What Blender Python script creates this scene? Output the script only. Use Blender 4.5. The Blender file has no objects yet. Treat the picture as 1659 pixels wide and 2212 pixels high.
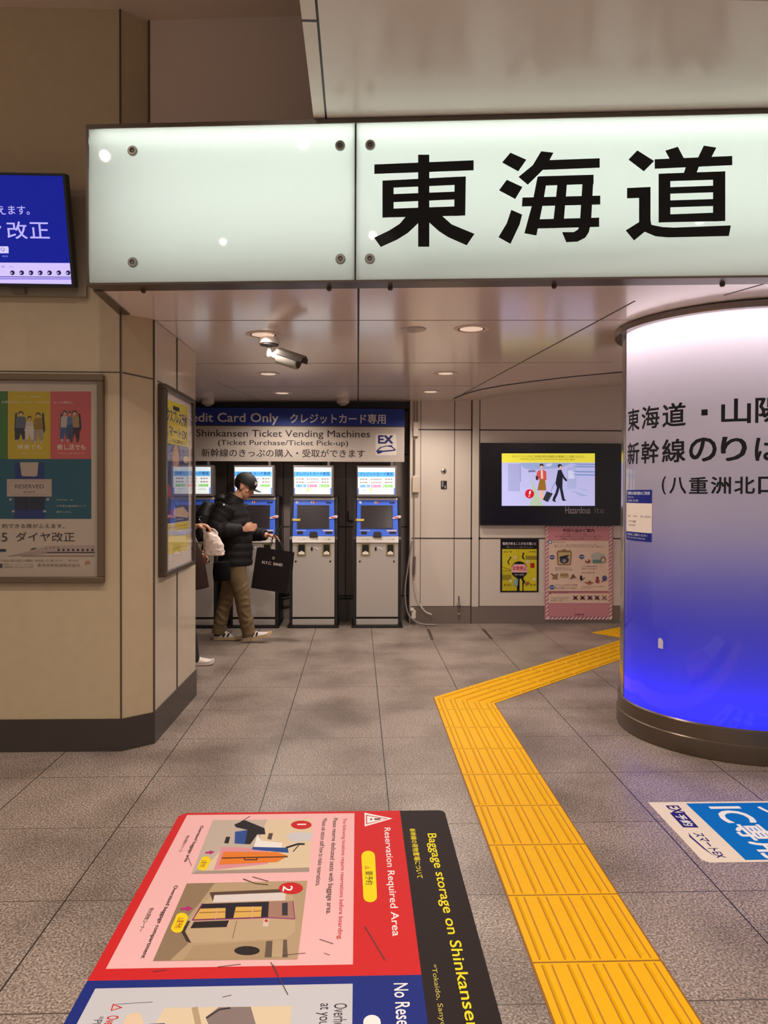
import bpy, bmesh, math, random
from mathutils import Vector, Matrix
random.seed(7)
sc = bpy.context.scene
COL = sc.collection
PI = math.pi

# ------------------------------------------------------------------ camera
H = 1.463
F = 1640.0
yaw = math.atan((829.5 - 773) / F); pit = math.radians(0.80); rol = math.radians(0.2)
fw = Vector((math.sin(yaw) * math.cos(pit), math.cos(yaw) * math.cos(pit), -math.sin(pit)))
rt = Vector((math.cos(yaw), -math.sin(yaw), 0)); up = rt.cross(fw)
rt, up = math.cos(rol) * rt + math.sin(rol) * up, math.cos(rol) * up - math.sin(rol) * rt
cd = bpy.data.cameras.new('camera'); cam = bpy.data.objects.new('camera', cd); COL.objects.link(cam)
M3 = Matrix((rt, up, -fw)).transposed()
cam.matrix_world = Matrix.Translation((0, 0, H)) @ M3.to_4x4()
cd.sensor_fit = 'VERTICAL'; cd.sensor_height = 36; cd.lens = F / 2212 * 36
cd.shift_y = -20 / 2212; cd.clip_start = 0.05
sc.camera = cam

# ------------------------------------------------------------------ view, world, large lights
vs = sc.view_settings
vs.view_transform = 'Standard'; vs.look = 'None'; vs.gamma = 1.0; vs.use_curve_mapping = False
vs.exposure = 0.0
sc.cycles.use_denoising = True
sc.cycles.max_bounces = 8
sc.cycles.sample_clamp_indirect = 4.0
wd = bpy.data.worlds.new('world'); sc.world = wd; wd.use_nodes = True
wd.node_tree.nodes['Background'].inputs[0].default_value = (1.0, 0.90, 0.83, 1)
wd.node_tree.nodes['Background'].inputs[1].default_value = 0.46

def area(name, loc, size, power, col=(1.0, 0.86, 0.70), aim=(0, 0, -1), spread=180):
    l = bpy.data.lights.new(name, 'AREA'); l.shape = 'RECTANGLE'; l.size, l.size_y = size
    l.energy = power; l.color = col; l.spread = math.radians(spread)
    o = bpy.data.objects.new(name, l); COL.objects.link(o); o.location = loc
    o.rotation_euler = Vector(aim).to_track_quat('-Z', 'Y').to_euler(); return o
def spot(name, loc, power, angle=110, blend=.7, col=(1.0, 0.895, 0.795), aim=(0, 0, -1), size=.06):
    l = bpy.data.lights.new(name, 'SPOT'); l.energy = power; l.color = col
    l.spot_size = math.radians(angle); l.spot_blend = blend; l.shadow_soft_size = size
    o = bpy.data.objects.new(name, l); COL.objects.link(o); o.location = loc
    o.rotation_euler = Vector(aim).to_track_quat('-Z', 'Y').to_euler(); return o

# concourse ceiling lamps above and behind the viewer
LAMPS = [(-2.4, 1.5), (-.8, 1.5), (.7, 1.5), (2.2, 1.5), (-2.2, -.6), (-.6, -.6), (1.0, -.6), (2.6, -.6), (-.8, -2.6), (1.4, -2.6)]
for x, y in LAMPS: spot('concourse_beam', (x, y, 4.10), 95, 150, .8, size=.035)

# recessed downlights of the low ceiling
DOWN = [(-0.605, 4.86), (0.70, 4.70), (-0.76, 6.46), (0.744, 6.47), (-0.765, 7.70), (0.73, 7.65)]
def zs(x): return 2.47 + 0.0125 * x
for x, y in DOWN:
    spot('downlight_beam', (x, y, zs(x) - .012), 80 if y != 4.86 else 14, 155, .6)

# ------------------------------------------------------------------ helpers
def lin(c):
    return tuple(((v / 255) / 12.92 if v / 255 <= .04045 else ((v / 255 + .055) / 1.055) ** 2.4) for v in c)
MC = {}
def mat(name, col, rough=.5, metal=0.0, spec=.5, emit=0.0, coat=0.0, noise=0.0, nscale=8.0, bump=0.0, bscale=60.0):
    """procedural principled material; col is display rgb 0..255; noise mottles the colour"""
    key = (name, tuple(col), rough, metal, spec, emit, coat, noise, nscale, bump)
    if key in MC: return MC[key]
    m = bpy.data.materials.new(name); m.use_nodes = True
    nt = m.node_tree; b = nt.nodes['Principled BSDF']; c = lin(col) + (1,)
    b.inputs['Base Color'].default_value = c
    b.inputs['Roughness'].default_value = rough; b.inputs['Metallic'].default_value = metal
    b.inputs['Specular IOR Level'].default_value = spec
    b.inputs['Coat Weight'].default_value = coat; b.inputs['Coat Roughness'].default_value = .04
    if emit:
        b.inputs['Emission Color'].default_value = c; b.inputs['Emission Strength'].default_value = emit
    if noise or bump:
        tc = nt.nodes.new('ShaderNodeTexCoord')
    if noise:
        n = nt.nodes.new('ShaderNodeTexNoise'); n.inputs['Scale'].default_value = nscale; n.inputs['Detail'].default_value = 5
        r = nt.nodes.new('ShaderNodeMix'); r.data_type = 'RGBA'
        r.inputs[6].default_value = tuple(v * (1 - noise) for v in c[:3]) + (1,)
        r.inputs[7].default_value = tuple(min(1, v * (1 + noise)) for v in c[:3]) + (1,)
        nt.links.new(tc.outputs['Object'], n.inputs['Vector']); nt.links.new(n.outputs['Fac'], r.inputs[0])
        nt.links.new(r.outputs[2], b.inputs['Base Color'])
    if bump:
        n2 = nt.nodes.new('ShaderNodeTexNoise'); n2.inputs['Scale'].default_value = bscale; n2.inputs['Detail'].default_value = 3
        bp = nt.nodes.new('ShaderNodeBump'); bp.inputs['Strength'].default_value = bump; bp.inputs['Distance'].default_value = .01
        nt.links.new(tc.outputs['Object'], n2.inputs['Vector']); nt.links.new(n2.outputs['Fac'], bp.inputs['Height'])
        nt.links.new(bp.outputs['Normal'], b.inputs['Normal'])
    MC[key] = m
    return m
def ink(col, rough=.45, emit=0.0): return mat('ink', col, rough, spec=.25 if rough < .55 else .12, emit=emit)

def glass(name, tint=(1, 1, 1), ior=1.45):
    m = bpy.data.materials.new(name); m.use_nodes = True; nt = m.node_tree; nt.nodes.clear()
    o = nt.nodes.new('ShaderNodeOutputMaterial'); x = nt.nodes.new('ShaderNodeMixShader')
    t = nt.nodes.new('ShaderNodeBsdfTransparent'); t.inputs[0].default_value = tint + (1,)
    g = nt.nodes.new('ShaderNodeBsdfGlossy'); g.inputs['Roughness'].default_value = .02
    fr = nt.nodes.new('ShaderNodeFresnel'); fr.inputs['IOR'].default_value = ior
    ge = nt.nodes.new('ShaderNodeNewGeometry'); iv = nt.nodes.new('ShaderNodeMath'); iv.operation = 'SUBTRACT'; iv.inputs[0].default_value = 1
    ml = nt.nodes.new('ShaderNodeMath'); ml.operation = 'MULTIPLY'; nt.links.new(ge.outputs['Backfacing'], iv.inputs[1])
    nt.links.new(fr.outputs[0], ml.inputs[0]); nt.links.new(iv.outputs[0], ml.inputs[1])
    nt.links.new(ml.outputs[0], x.inputs[0]); nt.links.new(t.outputs[0], x.inputs[1]); nt.links.new(g.outputs[0], x.inputs[2])
    nt.links.new(x.outputs[0], o.inputs[0]); return m
def frosted(name, col, gloss=.06, rough=.03, refl=.35, film=None):
    """back-lit milky glass: translucent body, some diffuse reflection, glossy skin"""
    m = bpy.data.materials.new(name); m.use_nodes = True; nt = m.node_tree; nt.nodes.clear(); c = lin(col) + (1,)
    o = nt.nodes.new('ShaderNodeOutputMaterial')
    tr = nt.nodes.new('ShaderNodeBsdfTranslucent'); tr.inputs[0].default_value = c
    df = nt.nodes.new('ShaderNodeBsdfDiffuse'); df.inputs[0].default_value = c
    if film:   # printed gradient film: (height, colour) pairs, object z
        tc = nt.nodes.new('ShaderNodeTexCoord'); sx = nt.nodes.new('ShaderNodeSeparateXYZ'); mr = nt.nodes.new('ShaderNodeMapRange'); rp = nt.nodes.new('ShaderNodeValToRGB')
        mr.inputs[1].default_value = film[0][0]; mr.inputs[2].default_value = film[1][0]; mr.interpolation_type = 'SMOOTHSTEP'
        rp.color_ramp.elements[0].color = lin(film[0][1]) + (1,); rp.color_ramp.elements[1].color = lin(film[1][1]) + (1,)
        nt.links.new(tc.outputs['Object'], sx.inputs[0]); nt.links.new(sx.outputs[2], mr.inputs[0]); nt.links.new(mr.outputs[0], rp.inputs[0])
        nt.links.new(rp.outputs[0], tr.inputs[0]); nt.links.new(rp.outputs[0], df.inputs[0])
    g = nt.nodes.new('ShaderNodeBsdfGlossy'); g.inputs['Roughness'].default_value = rough
    a = nt.nodes.new('ShaderNodeMixShader'); a.inputs[0].default_value = refl
    b = nt.nodes.new('ShaderNodeMixShader'); fr = nt.nodes.new('ShaderNodeFresnel'); fr.inputs[0].default_value = 1.45
    ge = nt.nodes.new('ShaderNodeNewGeometry'); iv = nt.nodes.new('ShaderNodeMath'); iv.operation = 'SUBTRACT'; iv.inputs[0].default_value = 1
    ml = nt.nodes.new('ShaderNodeMath'); ml.operation = 'MULTIPLY'; nt.links.new(ge.outputs['Backfacing'], iv.inputs[1])
    nt.links.new(fr.outputs[0], ml.inputs[0]); nt.links.new(iv.outputs[0], ml.inputs[1])
    nt.links.new(tr.outputs[0], a.inputs[1]); nt.links.new(df.outputs[0], a.inputs[2])
    nt.links.new(ml.outputs[0], b.inputs[0]); nt.links.new(a.outputs[0], b.inputs[1]); nt.links.new(g.outputs[0], b.inputs[2])
    nt.links.new(b.outputs[0], o.inputs[0]); return m

ROOT = {}
def wloc(o):
    v = Vector((0, 0, 0))
    while o is not None: v += o.location; o = o.parent
    return v
def link(name, me, parent=None, loc=None):
    o = bpy.data.objects.new(name, me); COL.objects.link(o)
    if parent is not None: o.parent = parent; base = wloc(parent)
    else: base = Vector(loc) if loc is not None else Vector((0, 0, 0)); o.location = base
    if base.length: me.transform(Matrix.Translation(-base))
    return o
def build(name, bm, m, parent=None, loc=None, smooth=False):
    """bmesh in world coordinates -> one mesh object"""
    me = bpy.data.meshes.new(name)
    bmesh.ops.recalc_face_normals(bm, faces=bm.faces)
    bm.to_mesh(me); bm.free()
    for mm in (m if isinstance(m, (list, tuple)) else [m]): me.materials.append(mm)
    if smooth:
        for p in me.polygons: p.use_smooth = True
        me.set_sharp_from_angle(angle=math.radians(40))
    return link(name, me, parent, loc)
def tag(o, label, cat, group=None, kind=None):
    o['label'] = label; o['category'] = cat
    if group: o['group'] = group
    if kind: o['kind'] = kind
    return o
def thing(name, loc, label, cat, group=None):
    o = bpy.data.objects.new(name, None); COL.objects.link(o); o.location = loc; o.empty_display_size = .1
    return tag(o, label, cat, group, 'thing')
def struct(name, bm, m, smooth=False):
    o = build(name, bm, m, smooth=smooth); o['kind'] = 'structure'; return o
def copy_tree(o, parent=None):
    c = o.copy(); COL.objects.link(c)
    if parent is not None: c.parent = parent
    for ch in list(o.children): copy_tree(ch, c)
    return c

def B(): return bmesh.new()
def box(bm, lo, hi, mi=0, bev=0.0, mtx=None):
    n0 = len(bm.verts)
    x0, y0, z0 = lo; x1, y1, z1 = hi
    vs_ = [bm.verts.new(p) for p in [(x0, y0, z0), (x1, y0, z0), (x1, y1, z0), (x0, y1, z0), (x0, y0, z1), (x1, y0, z1), (x1, y1, z1), (x0, y1, z1)]]
    fs = [bm.faces.new([vs_[i] for i in q]) for q in [(0, 3, 2, 1), (4, 5, 6, 7), (0, 1, 5, 4), (1, 2, 6, 5), (2, 3, 7, 6), (3, 0, 4, 7)]]
    for f in fs: f.material_index = mi
    if bev:
        es = list({e for f in fs for e in f.edges})
        r = bmesh.ops.bevel(bm, geom=es, offset=bev, segments=2, affect='EDGES', profile=.5)
        for f in r['faces']: f.material_index = mi
        vs_ = list({v for f in r['faces'] for v in f.verts} | {v for v in vs_ if v.is_valid})
    if mtx is not None:
        for v in vs_: v.co = mtx @ v.co
    return vs_
def prism(bm, pts, off, mi=0):
    """closed polygon (3d points) extruded by vector off"""
    off = Vector(off); a = [bm.verts.new(p) for p in pts]; b = [bm.verts.new(Vector(p) + off) for p in pts]
    n = len(pts)
    fs = [bm.faces.new(a[::-1]), bm.faces.new(b)] + [bm.faces.new((a[i], a[(i + 1) % n], b[(i + 1) % n], b[i])) for i in range(n)]
    for f in fs: f.material_index = mi
def frame_of(d, ref=Vector((0, 1, 0))):
    d = d.normalized()
    if abs(d.dot(ref)) > .97: ref = Vector((1, 0, 0))
    s = (ref - d * ref.dot(d)).normalized(); t = d.cross(s); return s, t
def tube(bm, pts, rad, seg=12, mi=0, ref=(0, 1, 0), cap=True, closed=False):
    """rings along pts; rad is a number or (along ref, across) per point"""
    pts = [Vector(p) for p in pts]; ref = Vector(ref); n = len(pts)
    if not isinstance(rad, (list, tuple)): rad = [rad] * n
    rings = []
    for i, p in enumerate(pts):
        if closed: d = pts[(i + 1) % n] - pts[i - 1]
        else: d = (pts[min(i + 1, n - 1)] - pts[max(i - 1, 0)])
        s, t = frame_of(d, ref); r = rad[i]; a, b = (r if isinstance(r, (list, tuple)) else (r, r))
        rings.append([bm.verts.new(p + s * (a * math.cos(2 * PI * k / seg)) + t * (b * math.sin(2 * PI * k / seg))) for k in range(seg)])
    for i in range(n if closed else n - 1):
        A, Bb = rings[i], rings[(i + 1) % n]
        for k in range(seg):
            f = bm.faces.new((A[k], A[(k + 1) % seg], Bb[(k + 1) % seg], Bb[k])); f.material_index = mi
    if cap and not closed:
        bm.faces.new(rings[0][::-1]).material_index = mi; bm.faces.new(rings[-1]).material_index = mi
def lathe(bm, prof, c, axis=(0, 0, 1), seg=32, mi=0, a0=0, a1=2 * PI):
    """profile of (radius, height) turned about an axis through c"""
    ax = Vector(axis).normalized(); s, t = frame_of(ax, Vector((1, 0, 0)) if abs(ax.x) < .9 else Vector((0, 1, 0))); c = Vector(c)
    full = abs(a1 - a0 - 2 * PI) < 1e-6; ns = seg if full else seg + 1
    R = [[bm.verts.new(c + ax * h + (s * math.cos(a0 + (a1 - a0) * k / seg) + t * math.sin(a0 + (a1 - a0) * k / seg)) * max(r, 1e-4)) for k in range(ns)] for r, h in prof]
    for i in range(len(R) - 1):
        for k in range(seg):
            k2 = (k + 1) % ns
            bm.faces.new((R[i][k], R[i][k2], R[i + 1][k2], R[i + 1][k])).material_index = mi
    if full:
        for ring, (r, h) in ((R[0], prof[0]), (R[-1], prof[-1])):
            bm.faces.new(ring).material_index = mi
def ball(bm, c, r, mi=0, mtx=None, u=16, v=10):
    """ellipsoid, r may be a triple; mtx rotates it"""
    r = r if isinstance(r, (tuple, list)) else (r, r, r)
    d = bmesh.ops.create_uvsphere(bm, u_segments=u, v_segments=v, radius=1.0)
    T = Matrix.Translation(c) @ (mtx.to_4x4() if mtx is not None else Matrix.Identity(4)) @ Matrix.Diagonal((r[0], r[1], r[2], 1))
    for vv in d['verts']: vv.co = T @ vv.co
    for f in {f for vv in d['verts'] for f in vv.link_faces}: f.material_index = mi
def evaluated(me, mods):
    """mesh with modifiers baked in"""
    o = bpy.data.objects.new('bake', me); COL.objects.link(o)
    for kind, kw in mods:
        md = o.modifiers.new(kind, kind)
        for k, v in kw.items(): setattr(md, k, v)
    dg = bpy.context.evaluated_depsgraph_get()
    out = bpy.data.meshes.new_from_object(o.evaluated_get(dg))
    bpy.data.objects.remove(o); bpy.data.meshes.remove(me); return out
def fused(name, bm, m, parent, voxel=.008, smooth=2, fn=None, loc=None):
    """overlapping closed shapes fused into one continuous skin"""
    me = bpy.data.meshes.new(name); bmesh.ops.recalc_face_normals(bm, faces=bm.faces); bm.to_mesh(me); bm.free()
    me = evaluated(me, [('REMESH', dict(mode='VOXEL', voxel_size=voxel, use_smooth_shade=True)), ('SMOOTH', dict(factor=.5, iterations=smooth))])
    me.name = name; me.materials.clear()
    for mm in (m if isinstance(m, (list, tuple)) else [m]): me.materials.append(mm)
    for p in me.polygons:
        p.use_smooth = True
        p.material_index = fn(p.center) if fn else 0
    return link(name, me, parent, loc)

TEXT = {}
def glyphs(s, bold):
    """outline mesh of a string in the built-in font, as (points, faces, bounds)"""
    k = (s, bold)
    if k not in TEXT:
        cu = bpy.data.curves.new('t', 'FONT'); cu.body = s; cu.resolution_u = 3
        o = bpy.data.objects.new('t', cu); COL.objects.link(o)
        dg = bpy.context.evaluated_depsgraph_get(); me = bpy.data.meshes.new_from_object(o.evaluated_get(dg))
        P = [(v.co.x, v.co.y) for v in me.vertices]; Q = [tuple(p.vertices) for p in me.polygons]
        bpy.data.objects.remove(o); bpy.data.curves.remove(cu); bpy.data.meshes.remove(me)
        TEXT[k] = (P, Q, min(p[0] for p in P), max(p[0] for p in P), min(p[1] for p in P), max(p[1] for p in P))
    return TEXT[k]
class Print:
    """flat printed surface: origin + u*U + v*V, each later shape a hair above the last"""
    def __init__(s, O, U, V, step=.00006, emit=0.0, rough=.45, fn=None, cut=None):
        s.O, s.U, s.V = Vector(O), Vector(U), Vector(V); s.N = s.U.cross(s.V).normalized()
        s.bm = bmesh.new(); s.h = 0.0; s.step = step; s.ms = []; s.mi = {}; s.emit = emit; s.rough = rough; s.fn = fn; s.cut = cut
    def m(s, col):
        if col not in s.mi: s.mi[col] = len(s.ms); s.ms.append(ink(col, s.rough, s.emit))
        return s.mi[col]
    def p(s, col, pts):
        s.h += s.step; f = s.bm.faces.new([s.bm.verts.new((u, v, s.h)) for u, v in pts]); f.material_index = s.m(col); f.normal_update()
        if f.normal.z < 0: f.normal_flip()
    def rect(s, col, u0, v0, u1, v1): s.p(col, [(u0, v0), (u1, v0), (u1, v1), (u0, v1)])
    def disc(s, col, u, v, r, n=20): s.p(col, [(u + r * math.cos(2 * PI * i / n), v + r * math.sin(2 * PI * i / n)) for i in range(n)])
    def text(s, col, t, u0, v0, u1, v1, bold=0.0):
        P, Q, a0, a1, b0, b1 = glyphs(t, 0); mi = s.m(col); e = bold * .62   # heavier weight: the outline laid down five times, shifted by e
        for dx, dy in (((-e, -e), (e, -e), (e, e), (-e, e), (0, 0)) if e else ((0, 0),)):
            s.h += s.step * (.25 if e else 1)
            vv = [s.bm.verts.new((u0 + (x + dx + e - a0) / (a1 - a0 + 2 * e) * (u1 - u0), v0 + (y + dy + e - b0) / (b1 - b0 + 2 * e) * (v1 - v0), s.h)) for x, y in P]
            for q in Q:
                try: f = s.bm.faces.new([vv[i] for i in q]); f.material_index = mi
                except ValueError: pass
    def art(s, lst, clip=None):
        for e in lst:
            if e[0] == 'p': s.p(e[1], e[2])
            else: s.text(e[1], e[2], *e[3], e[4])
    def clip(s, u0, v0, u1, v1):
        for co, no in (((u0, 0, 0), (-1, 0, 0)), ((u1, 0, 0), (1, 0, 0)), ((0, v0, 0), (0, -1, 0)), ((0, v1, 0), (0, 1, 0))):
            bmesh.ops.bisect_plane(s.bm, geom=s.bm.verts[:] + s.bm.edges[:] + s.bm.faces[:], plane_co=co, plane_no=no, clear_outer=True)
    def done(s, name, parent=None, loc=None):
        if s.cut:
            for c in s.cut: bmesh.ops.bisect_plane(s.bm, geom=s.bm.verts[:] + s.bm.edges[:] + s.bm.faces[:], plane_co=(c, 0, 0), plane_no=(1, 0, 0))
        for v in s.bm.verts:
            u, w, h = v.co
            v.co = s.fn(u, w, h) if s.fn else s.O + s.U * u + s.V * w + s.N * h
        me = bpy.data.meshes.new(name); s.bm.to_mesh(me); s.bm.free()
        for mm in s.ms: me.materials.append(mm)
        return link(name, me, parent, loc)

# ------------------------------------------------------------------ structure
def floor_mat():
    m = bpy.data.materials.new('granite_tiles'); m.use_nodes = True; nt = m.node_tree; b = nt.nodes['Principled BSDF']
    N = nt.nodes.new; L = nt.links.new
    def math_(op, a, c=None, v=None):
        n = N('ShaderNodeMath'); n.operation = op
        for i, x in enumerate((a, c)):
            if x is None: continue
            if isinstance(x, (int, float)): n.inputs[i].default_value = x
            else: L(x, n.inputs[i])
        return n.outputs[0]
    tc = N('ShaderNodeTexCoord'); sep = N('ShaderNodeSeparateXYZ'); L(tc.outputs['Object'], sep.inputs[0])
    def joint(s, off, per, w):
        t = math_('FRACT', math_('ADD', math_('DIVIDE', math_('SUBTRACT', s, off), per), 100.5))
        return math_('LESS_THAN', math_('ABSOLUTE', math_('SUBTRACT', t, .5)), w / per / 2)
    jx = joint(sep.outputs[0], .148, .5945, .0055); jy = joint(sep.outputs[1], 3.912, .592, .0055)
    sp = N('ShaderNodeTexNoise'); sp.inputs['Scale'].default_value = 130; sp.inputs['Detail'].default_value = 3; L(tc.outputs['Object'], sp.inputs['Vector'])
    vo = N('ShaderNodeTexVoronoi'); vo.inputs['Scale'].default_value = 170; L(tc.outputs['Object'], vo.inputs['Vector'])
    st = N('ShaderNodeTexNoise'); st.inputs['Scale'].default_value = 1.7; st.inputs['Detail'].default_value = 4; L(tc.outputs['Object'], st.inputs['Vector'])
    def ramp(src, p0, c0, p1, c1):
        r = N('ShaderNodeValToRGB'); e = r.color_ramp.elements; e[0].position, e[0].color = p0, c0 + (1,); e[1].position, e[1].color = p1, c1 + (1,); L(src, r.inputs[0]); return r.outputs[0]
    def mix(f, a, c, mode='MIX'):
        n = N('ShaderNodeMix'); n.data_type = 'RGBA'; n.blend_type = mode
        if isinstance(f, float): n.inputs[0].default_value = f
        else: L(f, n.inputs[0])
        for i, x in ((6, a), (7, c)):
            if isinstance(x, tuple): n.inputs[i].default_value = x + (1,)
            else: L(x, n.inputs[i])
        return n.outputs[2]
    g = ramp(sp.outputs['Fac'], .38, (.20, .148, .120), .66, (.66, .545, .465))
    g2 = ramp(vo.outputs['Color'], .05, (.38, .35, .33), .85, (1, 1, 1))
    base = mix(.55, g, g2, 'MULTIPLY')
    base = mix(.8, base, ramp(st.outputs['Fac'], .34, (.46, .43, .42), .58, (1, 1, 1)), 'MULTIPLY')
    base = mix(jy, base, (.10, .075, .062)); base = mix(jx, base, (.03, .024, .02))
    L(base, b.inputs['Base Color']); b.inputs['Roughness'].default_value = .34; b.inputs['Specular IOR Level'].default_value = .35
    return m
bm = B(); box(bm, (-8, -6, -.05), (8, 12, 0)); struct('floor', bm, floor_mat())

STONE = mat('limestone', (184, 163, 132), .38, spec=.4, noise=.07, nscale=14)
STONE_P = mat('polished_limestone', (202, 186, 164), .12, spec=.5, noise=.05, nscale=9)
BASE = mat('dark_granite', (58, 50, 44), .35, noise=.12, nscale=30)
JOINT = mat('joint', (70, 58, 48), .7)
PANEL = mat('warm_white_panel', (216, 202, 188), .42, noise=.02, nscale=3)
SOFF = mat('satin_ceiling_panel', (236, 224, 216), .15, spec=.55)
UPPER = mat('upper_wall_panel', (204, 182, 166), .35, spec=.35, noise=.03, nscale=4)
BRONZE = mat('bronze_metal', (84, 70, 58), .32, metal=.3)
DARK = mat('dark_recess', (44, 38, 38), .5)
BLACK = mat('black_plastic', (22, 20, 22), .4)
CHROME = mat('steel', (200, 196, 190), .25, metal=.9)
SILVER = mat('silver_cabinet', (190, 180, 172), .38, metal=.1)
WHITE = mat('white_plastic', (232, 228, 222), .4)

# ---- left limestone pier: front face, chamfer, side face
PX = [(-6, 4.305), (-1.335, 4.305), (-1.19, 4.43), (-1.16, 4.46), (-1.16, 5.47), (-1.5, 5.6), (-6, 5.6)]
bm = B(); prism(bm, [(-6, 4.305, 0), (-1.328, 4.305, 0), (-1.177, 4.432, 0), (-1.40, 5.0, 0), (-6, 5.0, 0)], (0, 0, 4.14)); struct('wall_left', bm, STONE)
bm = B(); prism(bm, [(-1.178, 4.431, 0), (-1.16, 5.47, 0), (-2.4, 5.5, 0), (-2.4, 5.02, 0), (-1.39, 5.0, 0)], (0, 0, 2.452)); struct('wall_side', bm, STONE_P)
bm = B()
prism(bm, [(-6, 4.297, .001), (-1.326, 4.297, .001), (-1.172, 4.427, .001), (-1.30, 4.6, .001), (-6, 4.5, .001)], (0, 0, .182))
prism(bm, [(-1.172, 4.427, .001), (-1.153, 5.476, .001), (-1.5, 5.48, .001), (-1.5, 4.6, .001)], (0, 0, .184))
struct('baseboard_left', bm, BASE)
bm = B()
def strip(bm, a, b, w=.006, n=(0, -1, 0), d=.002):
    """thin flush joint line from a to b on a surface with normal n"""
    a, b, n = Vector(a), Vector(b), Vector(n); t = (b - a).normalized(); s = n.cross(t) * (w / 2)
    prism(bm, [a + s, b + s, b - s, a - s], n * d)
strip(bm, (-6, 4.305, 2.13), (-1.33, 4.305, 2.128)); strip(bm, (-1.328, 4.304, .18), (-1.328, 4.304, 4.14), .010)
strip(bm, (-1.32, 4.309, 2.128), (-1.18, 4.43, 2.11), .007, (.64, -.76, 0)); strip(bm, (-1.178, 4.431, .18), (-1.178, 4.431, 2.45), .012, (.7, -.7, 0))
strip(bm, (-1.176, 4.5, 2.11), (-1.161, 5.47, 2.105), .006, (1, 0, 0)); strip(bm, (-1.168, 4.95, .18), (-1.168, 4.95, 2.45), .022, (1, -.02, 0))
struct('trim_1', bm, JOINT)
bm = B(); box(bm, (-6, 4.272, 2.54), (-1.508, 4.31, 3.127)); struct('trim_2', bm, mat('tv_backing_panel', (150, 138, 118), .35, spec=.4))

# ---- upper wall, concourse ceiling
SL = Vector((-1.295, 3.71, 0)); SD = Vector((.9961, -.0880, 0)).normalized(); SN = Vector((.0880, .9961, 0)).normalized()
def S(s, n, z): return SL + SD * s + SN * n + Vector((0, 0, z))
bm = B(); prism(bm, [(-1.20, 4.40, 2.56), (5, 3.85, 2.56), (5, 4.05, 2.56), (-1.15, 4.60, 2.56)], (0, 0, 1.58)); struct('wall_upper', bm, UPPER)
bm = B(); strip(bm, (-1.195, 4.398, 2.6), (-1.195, 4.398, 4.14), .010); struct('trim_3', bm, JOINT)
bm = B(); box(bm, (-7, -3.5, 4.14), (6, 4.7, 4.2)); struct('ceiling_1', bm, mat('concourse_ceiling', (232, 210, 190), .5))

# ---- low glossy ceiling (falls very slightly to the left)
CURVE = [(1.05, 8.22), (1.11, 7.86), (1.22, 7.52), (1.39, 7.24), (1.62, 6.97), (1.90, 6.70), (2.214, 6.475), (2.7, 6.2), (3.4, 5.9), (4.6, 5.6)]
p0 = S(0, .11, 0); p1 = S(5.6, .11, 0)
poly = [(p0.x, p0.y), (p1.x, p1.y)] + CURVE[::-1] + [(1.03, 8.42), (.57, 8.42), (.57, 8.86), (-4.5, 8.86), (-4.5, 4.32), (-1.32, 4.32)]
bm = B(); prism(bm, [(x, y, zs(x)) for x, y in poly], (0, 0, .06)); struct('ceiling_2', bm, SOFF)
bm = B()
top = [(1.05, 2.484), (1.18, 2.486), (1.37, 2.492), (1.5, 2.53), (1.7, 2.56), (1.95, 2.585), (2.3, 2.615), (2.9, 2.66), (3.5, 2.68), (4.7, 2.7)]
lo = [bm.verts.new((x, y, zs(x) + .004)) for x, y in CURVE]; hi = [bm.verts.new((x, 8.42, z)) for x, z in top]
l2 = [bm.verts.new((x, y, zs(x) + .06)) for x, y in CURVE]; h2 = [bm.verts.new((x, 8.42, z + .06)) for x, z in top]
for i in range(9):
    bm.faces.new((lo[i], lo[i + 1], hi[i + 1], hi[i])); bm.faces.new((l2[i], h2[i], h2[i + 1], l2[i + 1]))
struct('ceiling_3', bm, mat('ceiling_cove', (214, 200, 186), .4))
bm = B()
for (x0, y0), (x1, y1) in zip(CURVE[:-1], CURVE[1:]):
    prism(bm, [(x0, y0, zs(x0) + .002), (x1, y1, zs(x1) + .002), (x1 - .02, y1 - .022, zs(x1) + .002), (x0 - .02, y0 - .022, zs(x0) + .002)], (0, 0, -.006))
def cstrip(a, b, w): strip(bm, (a[0], a[1], zs(a[0]) + .001), (b[0], b[1], zs(b[0]) + .001), w, (0, 0, -1), .0025)
cstrip((0, 3.70), (0, 8.8), .011); cstrip((1.475, 4.02), (1.05, 8.2), .010); cstrip((1.90, 3.90), (2.05, 3.56), .010)
struct('trim_4', bm, mat('shadow_gap', (46, 40, 38), .6))
bm = B()
for y, x1 in ((4.47, 1.45), (5.95, 1.25), (7.25, 1.1)): cstrip((-1.3, y), (x1, y), .005)
cstrip((1.43, 4.47), (2.2, 4.45), .004); cstrip((1.25, 5.95), (2.0, 5.95), .004); cstrip((-1.28, 6.9), (-.98, 8.75), .006)
struct('trim_5', bm, mat('ceiling_joint', (120, 106, 98), .5))

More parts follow.
